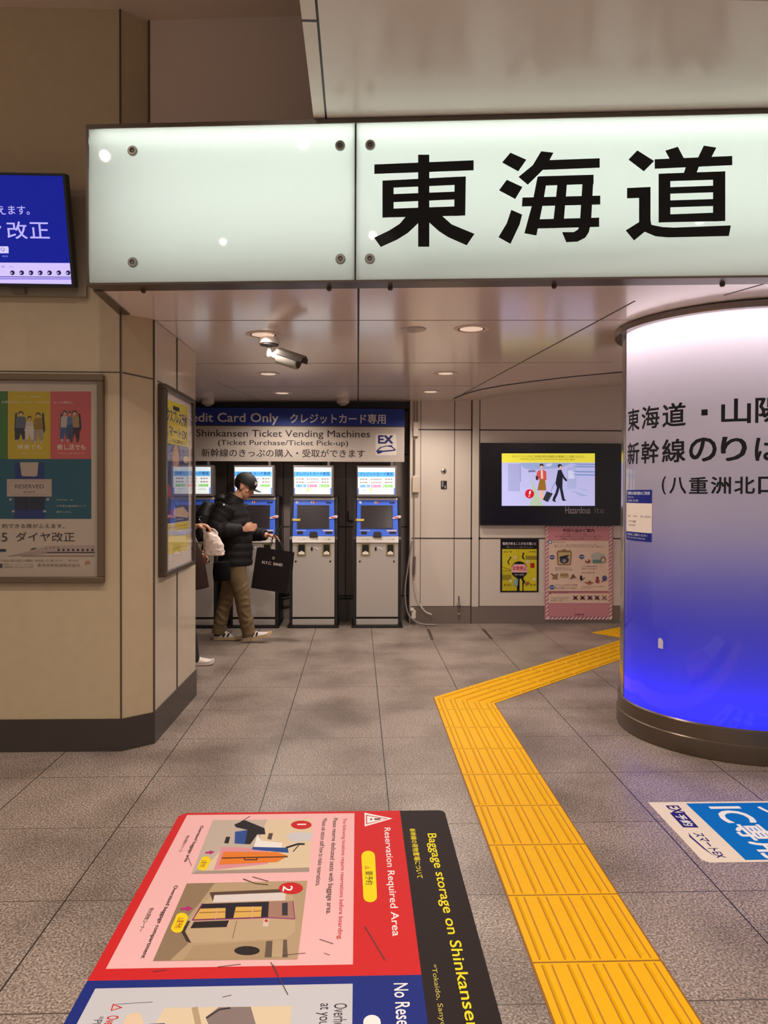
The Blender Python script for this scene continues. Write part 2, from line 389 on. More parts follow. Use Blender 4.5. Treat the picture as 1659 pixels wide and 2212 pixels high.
# ---- back wall with its joints, recess behind the machines
bm = B(); box(bm, (.58, 8.42, 0), (6, 8.6, 3.0)); struct('wall_back', bm, PANEL)
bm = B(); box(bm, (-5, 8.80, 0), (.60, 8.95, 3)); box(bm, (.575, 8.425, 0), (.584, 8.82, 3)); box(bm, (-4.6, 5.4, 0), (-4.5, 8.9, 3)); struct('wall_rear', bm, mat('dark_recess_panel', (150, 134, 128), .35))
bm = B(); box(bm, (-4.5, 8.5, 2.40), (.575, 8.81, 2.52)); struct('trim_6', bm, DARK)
bm = B(); box(bm, (.585, 8.412, .0005), (6, 8.42, .19)); struct('baseboard_back', bm, mat('grey_skirting', (122, 108, 98), .35))
bm = B()
for x, w in ((.696, .006), (1.073, .008), (1.264, .014), (1.355, .008)): strip(bm, (x, 8.42, .19), (x, 8.42, 2.6), w)
for z in (2.159, .951): strip(bm, (.60, 8.42, z), (4.5, 8.42, z), .014)
strip(bm, (1.255, 8.42, .951), (1.37, 8.42, .951), .022); strip(bm, (.6, 8.42, .19), (5, 8.42, .19), .012); strip(bm, (1.264, 8.411, 0), (1.264, 8.411, .19), .012)
for z in (1.06, .26, 1.9): strip(bm, (-4.5, 8.80, z), (.575, 8.80, z), .014)
for x in (-.14, -.86, -1.5, -.43): strip(bm, (x, 8.80, 0), (x, 8.80, 2.4), .010)
struct('trim_7', bm, mat('panel_gap', (66, 56, 50), .6))
bm = B()
for p in ([(1.29, 8.415), (1.34, 8.415)],): box(bm, (1.275, 8.409, .19), (1.345, 8.42, 2.6))
struct('trim_8', bm, PANEL)
bm = B()
for (a, b) in (((.756, 8.078), (.743, 7.492)), ((1.343, 8.069), (1.341, 7.53))): strip(bm, (a[0], a[1], 0), (b[0], b[1], 0), .03, (0, 0, 1), .0012)
struct('trim_9', bm, mat('floor_joint_cover', (72, 56, 46), .5))
bm = B(); box(bm, (-.7, 8.62, .0005), (.3, 8.80, .24)); struct('trim_10', bm, mat('recess_skirting', (86, 76, 70), .4))

# printed artwork: flat shapes and words in metres on their own surface
ART = {
'baggage': [
('t',(250,228,40),'Baggage storage on Shinkansen',(0.236,1.0935,1.435,1.1425),0.012),
('t',(250,228,40),'新幹線の荷物置場について',(0.1874,1.0308,0.6113,1.0566),0.01),
('t',(205,190,90),'*Tokaido, Sanyo and Kyushu',(1.137,1.03,1.62,1.0505),0.0),
('p',(245,242,240),[(0.0179,0.8375),(0.0825,0.9635),(0.1616,0.8373)]),
('p',(204,38,42),[(0.0405,0.8439),(0.0845,0.9425),(0.1397,0.844)]),
('p',(245,242,240),[(0.0511,0.8483),(0.0868,0.933),(0.1299,0.8484)]),
('p',(120,60,50),[(0.0969,0.8807),(0.0951,0.9082),(0.0772,0.9084),(0.0791,0.8808)]),
('p',(120,60,50),[(0.089,0.872),(0.0863,0.8718),(0.0838,0.8711),(0.0818,0.8701),(0.0805,0.8687),(0.08,0.8672),(0.0804,0.8656),(0.0816,0.8642),(0.0836,0.8631),(0.086,0.8624),(0.0888,0.8621),(0.0915,0.8623),(0.094,0.8629),(0.096,0.864),(0.0973,0.8654),(0.0978,0.8669),(0.0974,0.8684),(0.0962,0.8698),(0.0942,0.8709),(0.0918,0.8717)]),
('t',(245,242,240),'Reservation Required Area',(0.1758,0.9131,0.984,0.9488),0.01),
('p',(252,222,20),[(0.4315,0.8216),(0.414,0.8237),(0.3991,0.8298),(0.3892,0.8389),(0.3859,0.8495),(0.3898,0.8601),(0.4002,0.8689),(0.4154,0.8746),(0.433,0.8763),(0.7395,0.8765),(0.7535,0.8742),(0.7652,0.8687),(0.7728,0.8606),(0.7753,0.8512),(0.7723,0.842),(0.7642,0.8342),(0.7523,0.829),(0.7381,0.8272)]),
('p',(200,60,40),[(0.5126,0.8351),(0.5257,0.8541),(0.5378,0.8358)]),
('p',(252,222,20),[(0.5185,0.8374),(0.5256,0.8484),(0.5321,0.8378)]),
('t',(70,40,20),'要予約',(0.553,0.8357,0.6546,0.8649),0.01),
('t',(245,242,240),'No Reservation',(1.2238,0.9133,1.5516,0.9556),0.012),
('p',(245,242,240),[(1.3856,0.8222),(1.375,0.8241),(1.3661,0.8295),(1.3602,0.8374),(1.3583,0.8468),(1.3608,0.8561),(1.3671,0.8638),(1.3764,0.8688),(1.387,0.8703),(1.5463,0.8731),(1.5552,0.8711),(1.5626,0.8661),(1.5674,0.8588),(1.5689,0.8503),(1.5669,0.8419),(1.5617,0.8349),(1.554,0.8302),(1.545,0.8286)]),
('t',(190,30,30),'The following locations require reservations before boarding.',(0.074,0.7368,1.0005,0.7568),0.014),
('t',(40,30,34),'Please reserve dedicated seats with baggage area.',(0.0728,0.6917,0.8479,0.7163),0.014),
('t',(70,52,54),'*Please ask station staff how to make reservations.',(0.0717,0.6499,0.658,0.6702),0.014),
('t',(40,34,36),'Overhead rack or',(1.3083,0.7392,1.5295,0.777),0.0),
('t',(40,34,36),'at your seat',(1.3068,0.6901,1.4806,0.7263),0.0),
('p',(226,204,172),[(0.0797,0.1618),(0.0784,0.6057),(0.5529,0.6201),(0.557,0.1711)]),
('p',(196,180,166),[(0.0797,0.1618),(0.0805,0.4032),(0.3486,0.3876),(0.3605,0.2513),(0.5577,0.1983),(0.557,0.1711)]),
('p',(170,150,140),[(0.5341,0.1866),(0.5181,0.6178),(0.5529,0.6201),(0.557,0.1711)]),
('p',(210,205,205),[(0.2297,0.5006),(0.2053,0.5442),(0.2157,0.6138),(0.2908,0.6108),(0.3048,0.5299)]),
('p',(222,150,160),[(0.337,0.2471),(0.3579,0.4398),(0.4853,0.4548),(0.529,0.2505)]),
('p',(40,34,40),[(0.1277,0.2644),(0.0834,0.3046),(0.1668,0.4019),(0.2274,0.4131),(0.2264,0.3788),(0.3163,0.3612),(0.3157,0.339),(0.1824,0.3308),(0.1547,0.2765)]),
('p',(48,80,150),[(0.1983,0.2796),(0.1824,0.3308),(0.3157,0.339),(0.3081,0.2951)]),
('p',(40,34,40),[(0.2448,0.2495),(0.2453,0.2669),(0.3075,0.2699),(0.3038,0.2515)]),
('p',(90,74,64),[(0.2159,0.4269),(0.2163,0.4445),(0.2781,0.4439),(0.2694,0.4256)]),
('p',(240,236,230),[(0.2264,0.3788),(0.2851,0.4014),(0.307,0.4931),(0.3671,0.4954),(0.3406,0.3792)]),
('p',(48,80,150),[(0.3405,0.3755),(0.3522,0.5194),(0.3956,0.527),(0.3902,0.4941),(0.3639,0.3751)]),
('p',(232,128,44),[(0.3793,0.2619),(0.3882,0.4794),(0.4213,0.5272),(0.4718,0.4883),(0.4872,0.2635)]),
('p',(90,50,24),[(0.4387,0.2653),(0.434,0.527),(0.4235,0.526),(0.4283,0.2633)]),
('p',(60,40,30),[(0.4329,0.3528),(0.4507,0.3554),(0.4508,0.3597),(0.4331,0.3571)]),
('p',(60,40,30),[(0.4551,0.3582),(0.455,0.4075),(0.4462,0.4063),(0.4463,0.3569)]),
('p',(60,40,30),[(0.4507,0.409),(0.4314,0.4065),(0.4313,0.4022),(0.4506,0.4048)]),
('p',(30,28,34),[(0.3595,0.5139),(0.3262,0.5624),(0.3108,0.559),(0.3445,0.5103)]),
('p',(30,28,34),[(0.3265,0.5611),(0.3304,0.5872),(0.3144,0.5865),(0.3105,0.5603)]),
('p',(30,28,34),[(0.3895,0.5459),(0.3277,0.5665),(0.3223,0.5633),(0.3844,0.5427)]),
('p',(190,40,120),[(0.3934,0.1915),(0.3909,0.2111),(0.3771,0.208),(0.3796,0.1883)]),
('p',(190,40,120),[(0.3654,0.203),(0.3814,0.2277),(0.4022,0.2102)]),
('p',(250,214,30),[(0.4507,0.1844),(0.4377,0.1833),(0.4266,0.1855),(0.4193,0.1907),(0.4169,0.1981),(0.4197,0.2065),(0.4274,0.2147),(0.4387,0.2213),(0.4518,0.2254),(0.4999,0.2222),(0.5125,0.2231),(0.5229,0.2209),(0.5297,0.2158),(0.532,0.2087),(0.5293,0.2005),(0.5221,0.1926),(0.5114,0.1861),(0.4988,0.1819)]),
('t',(120,70,20),'△要予約',(0.448,0.19,0.504,0.212),0.01),
('p',(206,36,40),[(0.1403,0.6046),(0.1269,0.6016),(0.1146,0.5943),(0.1047,0.5836),(0.0981,0.5703),(0.0956,0.556),(0.0973,0.5419),(0.1033,0.5296),(0.1127,0.5203),(0.1246,0.5149),(0.1379,0.5138),(0.1512,0.5172),(0.1632,0.5246),(0.1728,0.5353),(0.1791,0.5483),(0.1816,0.5624),(0.1799,0.5761),(0.1742,0.5882),(0.1652,0.5975),(0.1535,0.6032)]),
('t',(245,242,240),'1',(0.128,0.541,0.14,0.58),0.03),
('p',(186,160,126),[(0.6271,0.1698),(0.6199,0.6177),(1.1,0.6188),(1.0961,0.1698)]),
('p',(148,124,98),[(0.6271,0.1698),(0.6273,0.2724),(0.7762,0.2438),(0.876,0.2163),(1.0099,0.2581),(1.0949,0.2218),(1.0961,0.1698)]),
('p',(196,170,136),[(0.6934,0.2847),(0.6762,0.5624),(0.8203,0.5905),(0.9499,0.5981),(0.9895,0.5722),(1.0052,0.2628),(0.9394,0.2307),(0.8764,0.2285)]),
('p',(92,70,56),[(0.6929,0.2665),(0.6759,0.5492),(0.7071,0.5553),(0.754,0.2898)]),
('p',(225,214,210),[(0.7132,0.2884),(0.7007,0.545),(0.7553,0.547),(0.7611,0.2911)]),
('p',(42,34,44),[(0.7707,0.2552),(0.762,0.4905),(0.8623,0.4991),(0.8714,0.2425)]),
('p',(170,128,110),[(0.762,0.4905),(0.7596,0.576),(0.8736,0.5906),(0.8623,0.4991)]),
('p',(60,54,60),[(0.7727,0.5379),(0.7709,0.558),(0.8532,0.5655),(0.8526,0.5458)]),
('p',(224,178,90),[(0.8018,0.2553),(0.7997,0.3433),(0.8636,0.3531),(0.8682,0.246)]),
('p',(224,178,90),[(0.7938,0.3785),(0.794,0.4692),(0.8594,0.4744),(0.8633,0.3804)]),
('p',(150,100,50),[(0.8306,0.2583),(0.8275,0.3469),(0.8219,0.3458),(0.825,0.257)]),
('p',(150,100,50),[(0.8284,0.3779),(0.8254,0.4701),(0.8197,0.4693),(0.8228,0.3768)]),
('p',(220,170,160),[(0.7983,0.3119),(0.8676,0.3186),(0.8687,0.3224),(0.7995,0.3158)]),
('p',(220,170,160),[(0.7928,0.4358),(0.8626,0.4424),(0.8632,0.4462),(0.7935,0.4397)]),
('p',(150,50,120),[(0.8762,0.2436),(0.8672,0.4998),(0.8617,0.499),(0.8708,0.2423)]),
('p',(150,50,120),[(0.8672,0.4996),(0.8785,0.5921),(0.8731,0.5918),(0.8617,0.4992)]),
('p',(150,50,120),[(0.8756,0.5935),(0.7594,0.5776),(0.7599,0.5744),(0.876,0.5905)]),
('p',(150,50,120),[(0.875,0.2445),(0.7699,0.2577),(0.7668,0.2543),(0.8721,0.2413)]),
('p',(44,36,36),[(0.8834,0.2511),(0.8782,0.3707),(0.9174,0.3684),(0.9213,0.2473)]),
('p',(220,170,160),[(0.8782,0.3689),(0.8783,0.3738),(0.9165,0.3718),(0.9164,0.367)]),
('p',(66,54,46),[(0.8764,0.2285),(0.8766,0.2376),(0.9395,0.2337),(1.0054,0.2686),(0.9981,0.2526),(0.9443,0.223)]),
('p',(140,112,84),[(0.8805,0.3941),(0.984,0.3961),(0.985,0.3985),(0.8816,0.3967)]),
('p',(226,200,190),[(0.8728,0.4852),(0.8733,0.5035),(0.9182,0.5069),(0.9177,0.4877)]),
('p',(200,60,60),[(0.8841,0.5017),(0.8814,0.5011),(0.879,0.4999),(0.877,0.4984),(0.8757,0.4965),(0.8752,0.4946),(0.8756,0.4928),(0.8768,0.4912),(0.8787,0.4901),(0.8811,0.4895),(0.8837,0.4895),(0.8864,0.4902),(0.8888,0.4913),(0.8908,0.4929),(0.892,0.4947),(0.8925,0.4967),(0.8922,0.4985),(0.891,0.5),(0.8891,0.5011),(0.8867,0.5017)]),
('p',(176,150,116),[(1.0201,0.2775),(0.9944,0.5727),(1.09,0.5901),(1.0943,0.2631)]),
('p',(46,40,40),[(1.053,0.4955),(1.0453,0.4926),(1.0383,0.4858),(1.0325,0.476),(1.0286,0.464),(1.027,0.4511),(1.0279,0.4385),(1.0311,0.4275),(1.0363,0.4193),(1.0431,0.4146),(1.0507,0.4138),(1.0583,0.417),(1.0652,0.4239),(1.0708,0.4337),(1.0746,0.4455),(1.0761,0.4582),(1.0753,0.4705),(1.0722,0.4813),(1.0671,0.4896),(1.0605,0.4945)]),
('p',(104,88,74),[(1.0025,0.5099),(0.9955,0.5757),(1.0899,0.5873),(1.0879,0.5145)]),
('p',(190,164,130),[(1.0001,0.5298),(0.9972,0.5643),(1.0895,0.5705),(1.0885,0.5369)]),
('p',(190,40,120),[(0.809,0.189),(0.8074,0.2121),(0.7936,0.2086),(0.7953,0.1854)]),
('p',(190,40,120),[(0.782,0.2038),(0.7988,0.2286),(0.8187,0.212)]),
('p',(250,214,30),[(0.8566,0.1828),(0.8449,0.1816),(0.8349,0.1839),(0.8283,0.1893),(0.8261,0.197),(0.8287,0.2059),(0.8357,0.2144),(0.846,0.2213),(0.8578,0.2256),(0.9186,0.2236),(0.9297,0.2246),(0.939,0.2222),(0.945,0.217),(0.947,0.2096),(0.9446,0.2011),(0.9381,0.1929),(0.9286,0.1861),(0.9174,0.1818)]),
('t',(160,40,30),'△要予約',(0.856,0.192,0.92,0.216),0.015),
('p',(206,36,40),[(0.6749,0.6055),(0.6619,0.6024),(0.6499,0.5951),(0.6402,0.5844),(0.6338,0.5713),(0.6313,0.5571),(0.633,0.5433),(0.6388,0.5312),(0.6479,0.5222),(0.6595,0.517),(0.6724,0.5161),(0.6853,0.5196),(0.697,0.5271),(0.7063,0.5378),(0.7124,0.5506),(0.7148,0.5644),(0.7132,0.5779),(0.7077,0.5897),(0.699,0.5988),(0.6877,0.6043)]),
('t',(245,242,240),'2',(0.6563,0.5309,0.6951,0.5673),0.02),
('p',(90,70,60),[(0.6031,0.3742),(0.6398,0.426),(0.6338,0.4264),(0.597,0.3745)]),
('p',(90,70,60),[(0.64,0.4265),(0.649,0.4739),(0.6426,0.4734),(0.6335,0.4259)]),
('t',(52,38,40),'Oversized baggage area',(0.138,0.117,0.461,0.135),0.01),
('t',(52,38,40),'特大荷物スペース',(0.2302,0.0797,0.3748,0.094),0.0),
('t',(52,38,40),'Oversized baggage compartment',(0.642,0.124,1.081,0.142),0.01),
('t',(52,38,40),'特大荷物コーナー',(0.7922,0.0774,0.9355,0.0934),0.0),
('p',(205,52,44),[(1.3216,0.1118),(1.3082,0.1425),(1.2901,0.1087)]),
('p',(205,204,208),[(1.3165,0.1145),(1.308,0.1336),(1.2969,0.1135)]),
('t',(205,52,44),'Overhead rack',(1.3406,0.1102,1.472,0.1432),0.02),
('t',(60,56,60),'*Please',(1.3429,0.0791,1.4253,0.103),0.0),
('p',(228,208,176),[(1.313,0.2612),(1.3143,0.6183),(1.4051,0.622),(1.394,0.2478)]),
('p',(140,124,120),[(1.355,0.3837),(1.3142,0.413),(1.3149,0.5034),(1.4024,0.5326),(1.3987,0.4051)]),
('p',(60,50,50),[(1.3609,0.3882),(1.3268,0.4186),(1.3213,0.4153),(1.3555,0.3848)]),
('p',(60,50,50),[(1.3273,0.4178),(1.3217,0.4476),(1.3152,0.4458),(1.3208,0.4161)]),
('p',(232,206,176),[(1.3358,0.163),(1.3291,0.1957),(1.3935,0.2308),(1.3915,0.1629)]),
('p',(44,70,130),[(1.3766,0.2347),(1.3754,0.2769),(1.3982,0.2868),(1.3967,0.2359)]),
('p',(186,162,130),[(1.3148,0.3364),(1.4002,0.3676),(1.3954,0.3831),(1.3096,0.3524)]),
('p',(96,70,70),[(0.9278,0.8292),(1.1138,0.8911),(1.1112,0.894),(0.9248,0.8321)]),
('p',(96,70,70),[(1.1149,0.5361),(1.2686,0.6033),(1.267,0.6053),(1.113,0.5382)]),
('p',(96,70,70),[(1.1265,0.5447),(1.1832,0.5677),(1.1817,0.5696),(1.125,0.5466)]),
('p',(96,70,70),[(1.0724,0.7001),(1.0826,0.718),(1.0803,0.7184),(1.0702,0.7004)]),
('p',(96,70,70),[(1.1336,0.3767),(1.1219,0.4456),(1.1192,0.445),(1.1309,0.376)]),
('p',(96,70,70),[(1.1506,0.1841),(1.1428,0.224),(1.1401,0.2231),(1.1479,0.1831)]),
('p',(96,70,70),[(1.2944,0.118),(1.2876,0.2206),(1.2856,0.22),(1.2925,0.1173)]),
('p',(96,70,70),[(1.2738,0.4158),(1.2644,0.4409),(1.2616,0.4399),(1.271,0.4149)]),
('p',(96,70,70),[(0.414,0.124),(0.4978,0.1588),(0.4964,0.1601),(0.4126,0.1254)]),
('p',(96,70,70),[(0.1036,0.2899),(0.047,0.3227),(0.0428,0.321),(0.0995,0.2882)]),
('p',(96,70,70),[(0.5881,0.407),(0.6241,0.4723),(0.6196,0.4725),(0.5835,0.407)]),
('p',(96,70,70),[(0.9975,0.6816),(1.0242,0.7277),(1.0214,0.7282),(0.9946,0.682)]),
('p',(96,70,70),[(1.0808,0.5698),(1.0708,0.6418),(1.0684,0.6415),(1.0784,0.5694)]),
],
'ic': [
('t',(245,242,240),'IC',(0.055,0.262,0.232,0.412),0.025),
('t',(245,242,240),'専用',(0.245,0.262,0.56,0.412),0.035),
('t',(245,242,240),'交通系',(0.06,0.49,0.56,0.64),0.03),
('t',(40,32,110),'EX',(0.039,0.068,0.122,0.128),0.035),
('p',(40,32,110),[(0.118,0.055),(0.27,0.052),(0.274,0.12),(0.118,0.124)]),
('t',(245,242,240),'予約',(0.136,0.066,0.256,0.112),0.025),
('t',(40,32,110),'スマートEX',(0.325,0.068,0.548,0.112),0.03),
('p',(40,32,110),[(0.322,0.052),(0.36,0.05),(0.47,0.058),(0.54,0.066),(0.47,0.05),(0.36,0.04)]),
],
'tvback': [
('p',(186,188,236),[(1.593,1.3159),(2.6354,1.3189),(2.631,1.9017),(1.5897,1.8962)]),
('p',(232,222,70),[(1.5903,1.7945),(2.6318,1.7995),(2.631,1.9017),(1.5897,1.8962)]),
('t',(60,50,30),'キャリーバッグをご利用の際は周囲のお客様にご注意ください。',(1.7038,1.8499,2.5209,1.8776),0.0),
('t',(96,86,40),'Please be careful of other customers when using rolling luggage.',(1.8047,1.8217,2.411,1.8447),0.0),
('p',(150,170,215),[(1.8005,1.7912),(2.3717,1.7939),(2.2664,1.7411),(1.9151,1.7134),(1.8272,1.7391)]),
('p',(200,206,244),[(2.0815,1.7838),(2.1605,1.7886),(2.1344,1.7579),(2.0905,1.7534)]),
('p',(164,168,216),[(1.6622,1.4772),(1.7937,1.4777),(1.7918,1.7824),(1.6604,1.7818)]),
('p',(150,154,206),[(1.793,1.5822),(1.8062,1.5823),(1.805,1.7825),(1.7918,1.7824)]),
('p',(170,180,224),[(2.3209,1.5058),(2.4266,1.5061),(2.4249,1.7506),(2.3192,1.7501)]),
('p',(206,212,246),[(2.3333,1.6193),(2.4038,1.6196),(2.4031,1.7112),(2.3327,1.7109)]),
('p',(128,150,200),[(2.3629,1.7895),(2.6319,1.7865),(2.632,1.7716),(2.4424,1.7725)]),
('p',(128,150,200),[(2.3631,1.7634),(2.6321,1.7603),(2.6322,1.7454),(2.4425,1.7463)]),
('p',(128,150,200),[(2.3635,1.7067),(2.6325,1.7035),(2.6326,1.6886),(2.4429,1.6896)]),
('p',(128,150,200),[(2.3638,1.6718),(2.6328,1.6685),(2.6329,1.6537),(2.4432,1.6546)]),
('p',(120,118,150),[(1.8844,1.7089),(1.9633,1.7136),(1.9679,1.6918),(1.8889,1.6889)]),
('p',(176,196,170),[(1.9051,1.6175),(1.9157,1.6176),(2.0581,1.3173),(1.9,1.3168),(1.9519,1.4434)]),
('p',(160,172,206),[(2.3562,1.4884),(2.5595,1.4323),(2.4889,1.4234)]),
('p',(160,172,206),[(2.4265,1.5192),(2.559,1.4935),(2.5238,1.4873)]),
('p',(226,176,150),[(2.0148,1.4872),(2.0324,1.4873),(2.0402,1.3739),(2.0207,1.4)]),
('p',(226,176,150),[(2.0394,1.4873),(2.0605,1.4874),(2.0534,1.374),(2.0365,1.3914)]),
('p',(150,104,40),[(2.014,1.6136),(2.0738,1.6139),(2.0878,1.4892),(1.9893,1.4889)]),
('p',(206,84,76),[(2.0029,1.7094),(2.0555,1.7184),(2.0864,1.6967),(2.0914,1.6008),(2.0738,1.6051),(2.0386,1.6137),(2.0035,1.6092),(1.9769,1.6527),(1.9854,1.6963)]),
('p',(236,200,190),[(2.0248,1.7139),(2.0468,1.714),(2.0518,1.6181),(2.0298,1.618)]),
('p',(50,36,40),[(2.0561,1.7663),(2.0549,1.7722),(2.0517,1.7775),(2.0466,1.7817),(2.0402,1.7844),(2.0331,1.7853),(2.0261,1.7844),(2.0197,1.7816),(2.0147,1.7774),(2.0115,1.772),(2.0104,1.7661),(2.0116,1.7602),(2.0149,1.7548),(2.0199,1.7506),(2.0263,1.7479),(2.0334,1.747),(2.0404,1.748),(2.0468,1.7507),(2.0518,1.755),(2.055,1.7604)]),
('p',(226,176,150),[(2.0474,1.7471),(2.0467,1.753),(2.0445,1.7583),(2.0412,1.7626),(2.037,1.7653),(2.0324,1.7662),(2.0278,1.7652),(2.0236,1.7625),(2.0203,1.7582),(2.0183,1.7529),(2.0176,1.7469),(2.0183,1.741),(2.0205,1.7357),(2.0238,1.7315),(2.028,1.7288),(2.0326,1.7278),(2.0372,1.7288),(2.0414,1.7315),(2.0447,1.7358),(2.0467,1.7411)]),
('p',(60,40,44),[(1.9681,1.6483),(1.9989,1.644),(1.9948,1.6005),(1.9728,1.6047)]),
('p',(226,176,150),[(2.0877,1.6039),(2.0984,1.5734),(2.1059,1.576),(2.0951,1.6065)]),
('p',(30,30,42),[(2.2182,1.7147),(2.2578,1.7193),(2.2714,1.6539),(2.268,1.5143),(2.2063,1.5272),(2.1902,1.5664),(2.2054,1.6536)]),
('p',(30,30,42),[(2.2389,1.6923),(2.2701,1.6314),(2.2905,1.6416),(2.2593,1.7025)]),
('p',(30,30,42),[(2.2716,1.6292),(2.3071,1.5875),(2.3246,1.6021),(2.2891,1.6438)]),
('p',(30,30,42),[(2.2093,1.5351),(2.1922,1.4653),(2.2212,1.4582),(2.2384,1.528)]),
('p',(30,30,42),[(2.1931,1.468),(2.1584,1.3937),(2.1856,1.3811),(2.2203,1.4554)]),
('p',(30,30,42),[(2.2356,1.5244),(2.2493,1.459),(2.2786,1.4649),(2.2649,1.5303)]),
('p',(30,30,42),[(2.2493,1.459),(2.2647,1.3848),(2.2941,1.3907),(2.2786,1.4649)]),
('p',(24,24,34),[(2.1544,1.3848),(2.1808,1.3918),(2.1986,1.357),(2.1589,1.3725)]),
('p',(24,24,34),[(2.2688,1.3921),(2.2908,1.3922),(2.3173,1.3791),(2.2733,1.3712)]),
('p',(30,26,34),[(2.2628,1.7603),(2.2615,1.7667),(2.258,1.7726),(2.2525,1.7772),(2.2456,1.7801),(2.238,1.7811),(2.2304,1.78),(2.2235,1.777),(2.2181,1.7724),(2.2147,1.7665),(2.2135,1.76),(2.2148,1.7536),(2.2183,1.7478),(2.2238,1.7432),(2.2307,1.7402),(2.2383,1.7392),(2.2459,1.7403),(2.2527,1.7433),(2.2582,1.748),(2.2616,1.7538)]),
('p',(226,176,150),[(2.2629,1.7411),(2.2621,1.7476),(2.2598,1.7534),(2.2563,1.758),(2.2518,1.7609),(2.2469,1.7619),(2.242,1.7609),(2.2376,1.7579),(2.2342,1.7533),(2.232,1.7474),(2.2312,1.7409),(2.232,1.7345),(2.2343,1.7287),(2.2379,1.724),(2.2423,1.7211),(2.2472,1.7201),(2.2521,1.7211),(2.2565,1.7241),(2.26,1.7288),(2.2622,1.7346)]),
('p',(90,90,110),[(2.1819,1.576),(2.136,1.4755),(2.14,1.4737),(2.186,1.5741)]),
('p',(40,40,50),[(2.0922,1.4788),(2.161,1.4546),(2.1062,1.3584),(2.0506,1.3862)]),
('p',(90,90,100),[(2.1012,1.4663),(2.0736,1.3833),(2.0769,1.3822),(2.1045,1.4652)]),
('p',(90,90,100),[(2.1347,1.4551),(2.1019,1.3704),(2.1051,1.3691),(2.138,1.4539)]),
('p',(205,28,48),[(1.9527,1.4504),(1.9501,1.466),(1.9428,1.4801),(1.9314,1.4912),(1.9172,1.4983),(1.9015,1.5008),(1.8857,1.4982),(1.8716,1.491),(1.8604,1.4798),(1.8533,1.4657),(1.8509,1.45),(1.8534,1.4344),(1.8608,1.4204),(1.8721,1.4092),(1.8863,1.4021),(1.9021,1.3996),(1.9178,1.4022),(1.932,1.4094),(1.9432,1.4206),(1.9503,1.4347)]),
('p',(245,242,240),[(1.9017,1.4842),(1.8932,1.4449),(1.9087,1.4416),(1.9172,1.4808)]),
('p',(245,242,240),[(1.9046,1.4241),(1.9042,1.4262),(1.9032,1.4282),(1.9016,1.4297),(1.8997,1.4307),(1.8975,1.431),(1.8953,1.4307),(1.8934,1.4297),(1.8918,1.4281),(1.8908,1.4262),(1.8905,1.424),(1.8909,1.4219),(1.8919,1.4199),(1.8934,1.4184),(1.8954,1.4174),(1.8976,1.4171),(1.8998,1.4174),(1.9017,1.4184),(1.9032,1.42),(1.9042,1.4219)]),
],
'yposter': [
('t',(220,215,220),'電車が来ることがまだ遠いと',(1.6154,0.8767,1.995,0.91),0.02),
('t',(150,140,140),'思っていませんか',(1.6602,0.8439,1.955,0.8638),0.0),
('p',(214,200,40),[(1.6125,0.5925),(1.7823,0.5925),(1.7808,0.8325),(1.6112,0.8323)]),
('p',(214,200,40),[(1.8064,0.5925),(2.0015,0.5925),(2.0,0.8327),(1.805,0.8325)]),
('p',(200,184,36),[(1.6138,0.3658),(1.7792,0.3656),(1.7778,0.588),(1.6126,0.588)]),
('p',(214,200,40),[(1.8552,0.3656),(2.0029,0.3654),(2.0015,0.5925),(1.8538,0.5925)]),
('p',(150,136,40),[(1.6131,0.4858),(1.7159,0.4858),(1.7155,0.5436),(1.6128,0.5436)]),
('p',(150,136,40),[(1.8755,0.7125),(2.0007,0.7126),(2.0005,0.7571),(1.8752,0.757)]),
('p',(206,190,36),[(1.7818,0.6769),(1.8059,0.677),(1.805,0.8325),(1.7808,0.8325)]),
('p',(214,200,40),[(1.8105,0.3656),(1.8418,0.3656),(1.841,0.4991),(1.8097,0.4991)]),
('t',(22,20,22),'はいる',(1.6292,0.7942,1.7211,0.812),0.02),
('t',(22,20,22),'さがる',(1.9107,0.7944,1.9894,0.8122),0.02),
('t',(22,20,22),'あぶない',(1.6314,0.4191,1.7206,0.4413),0.02),
('t',(22,20,22),'おす',(1.931,0.4189,1.9935,0.4411),0.02),
('p',(22,20,22),[(1.7056,0.7423),(1.6701,0.6934),(1.6788,0.6871),(1.7143,0.736)]),
('p',(22,20,22),[(1.6698,0.6876),(1.6879,0.6565),(1.6972,0.6618),(1.6791,0.6929)]),
('p',(22,20,22),[(1.7135,0.7409),(1.7131,0.7434),(1.7119,0.7456),(1.7101,0.7474),(1.7079,0.7485),(1.7054,0.7489),(1.7029,0.7485),(1.7007,0.7474),(1.6989,0.7456),(1.6978,0.7434),(1.6974,0.7409),(1.6978,0.7384),(1.699,0.7362),(1.7008,0.7344),(1.703,0.7333),(1.7055,0.7329),(1.708,0.7333),(1.7102,0.7344),(1.712,0.7362),(1.7131,0.7384)]),
('p',(22,20,22),[(1.8413,0.7765),(1.8326,0.7409),(1.8465,0.7375),(1.8552,0.773)]),
('p',(22,20,22),[(1.8351,0.7336),(1.8575,0.7159),(1.8664,0.727),(1.8439,0.7448)]),
('p',(22,20,22),[(1.8598,0.7837),(1.8593,0.7867),(1.8579,0.7894),(1.8557,0.7916),(1.853,0.793),(1.8499,0.7934),(1.8469,0.793),(1.8441,0.7916),(1.842,0.7894),(1.8406,0.7867),(1.8401,0.7836),(1.8406,0.7806),(1.8421,0.7779),(1.8442,0.7757),(1.847,0.7744),(1.85,0.7739),(1.8531,0.7744),(1.8558,0.7757),(1.858,0.7779),(1.8593,0.7806)]),
('p',(150,136,40),[(1.6112,0.6291),(1.7141,0.5936),(1.7164,0.6003),(1.6135,0.6358)]),
('p',(22,20,22),[(1.8289,0.4838),(1.8648,0.466),(1.8711,0.4787),(1.8352,0.4965)]),
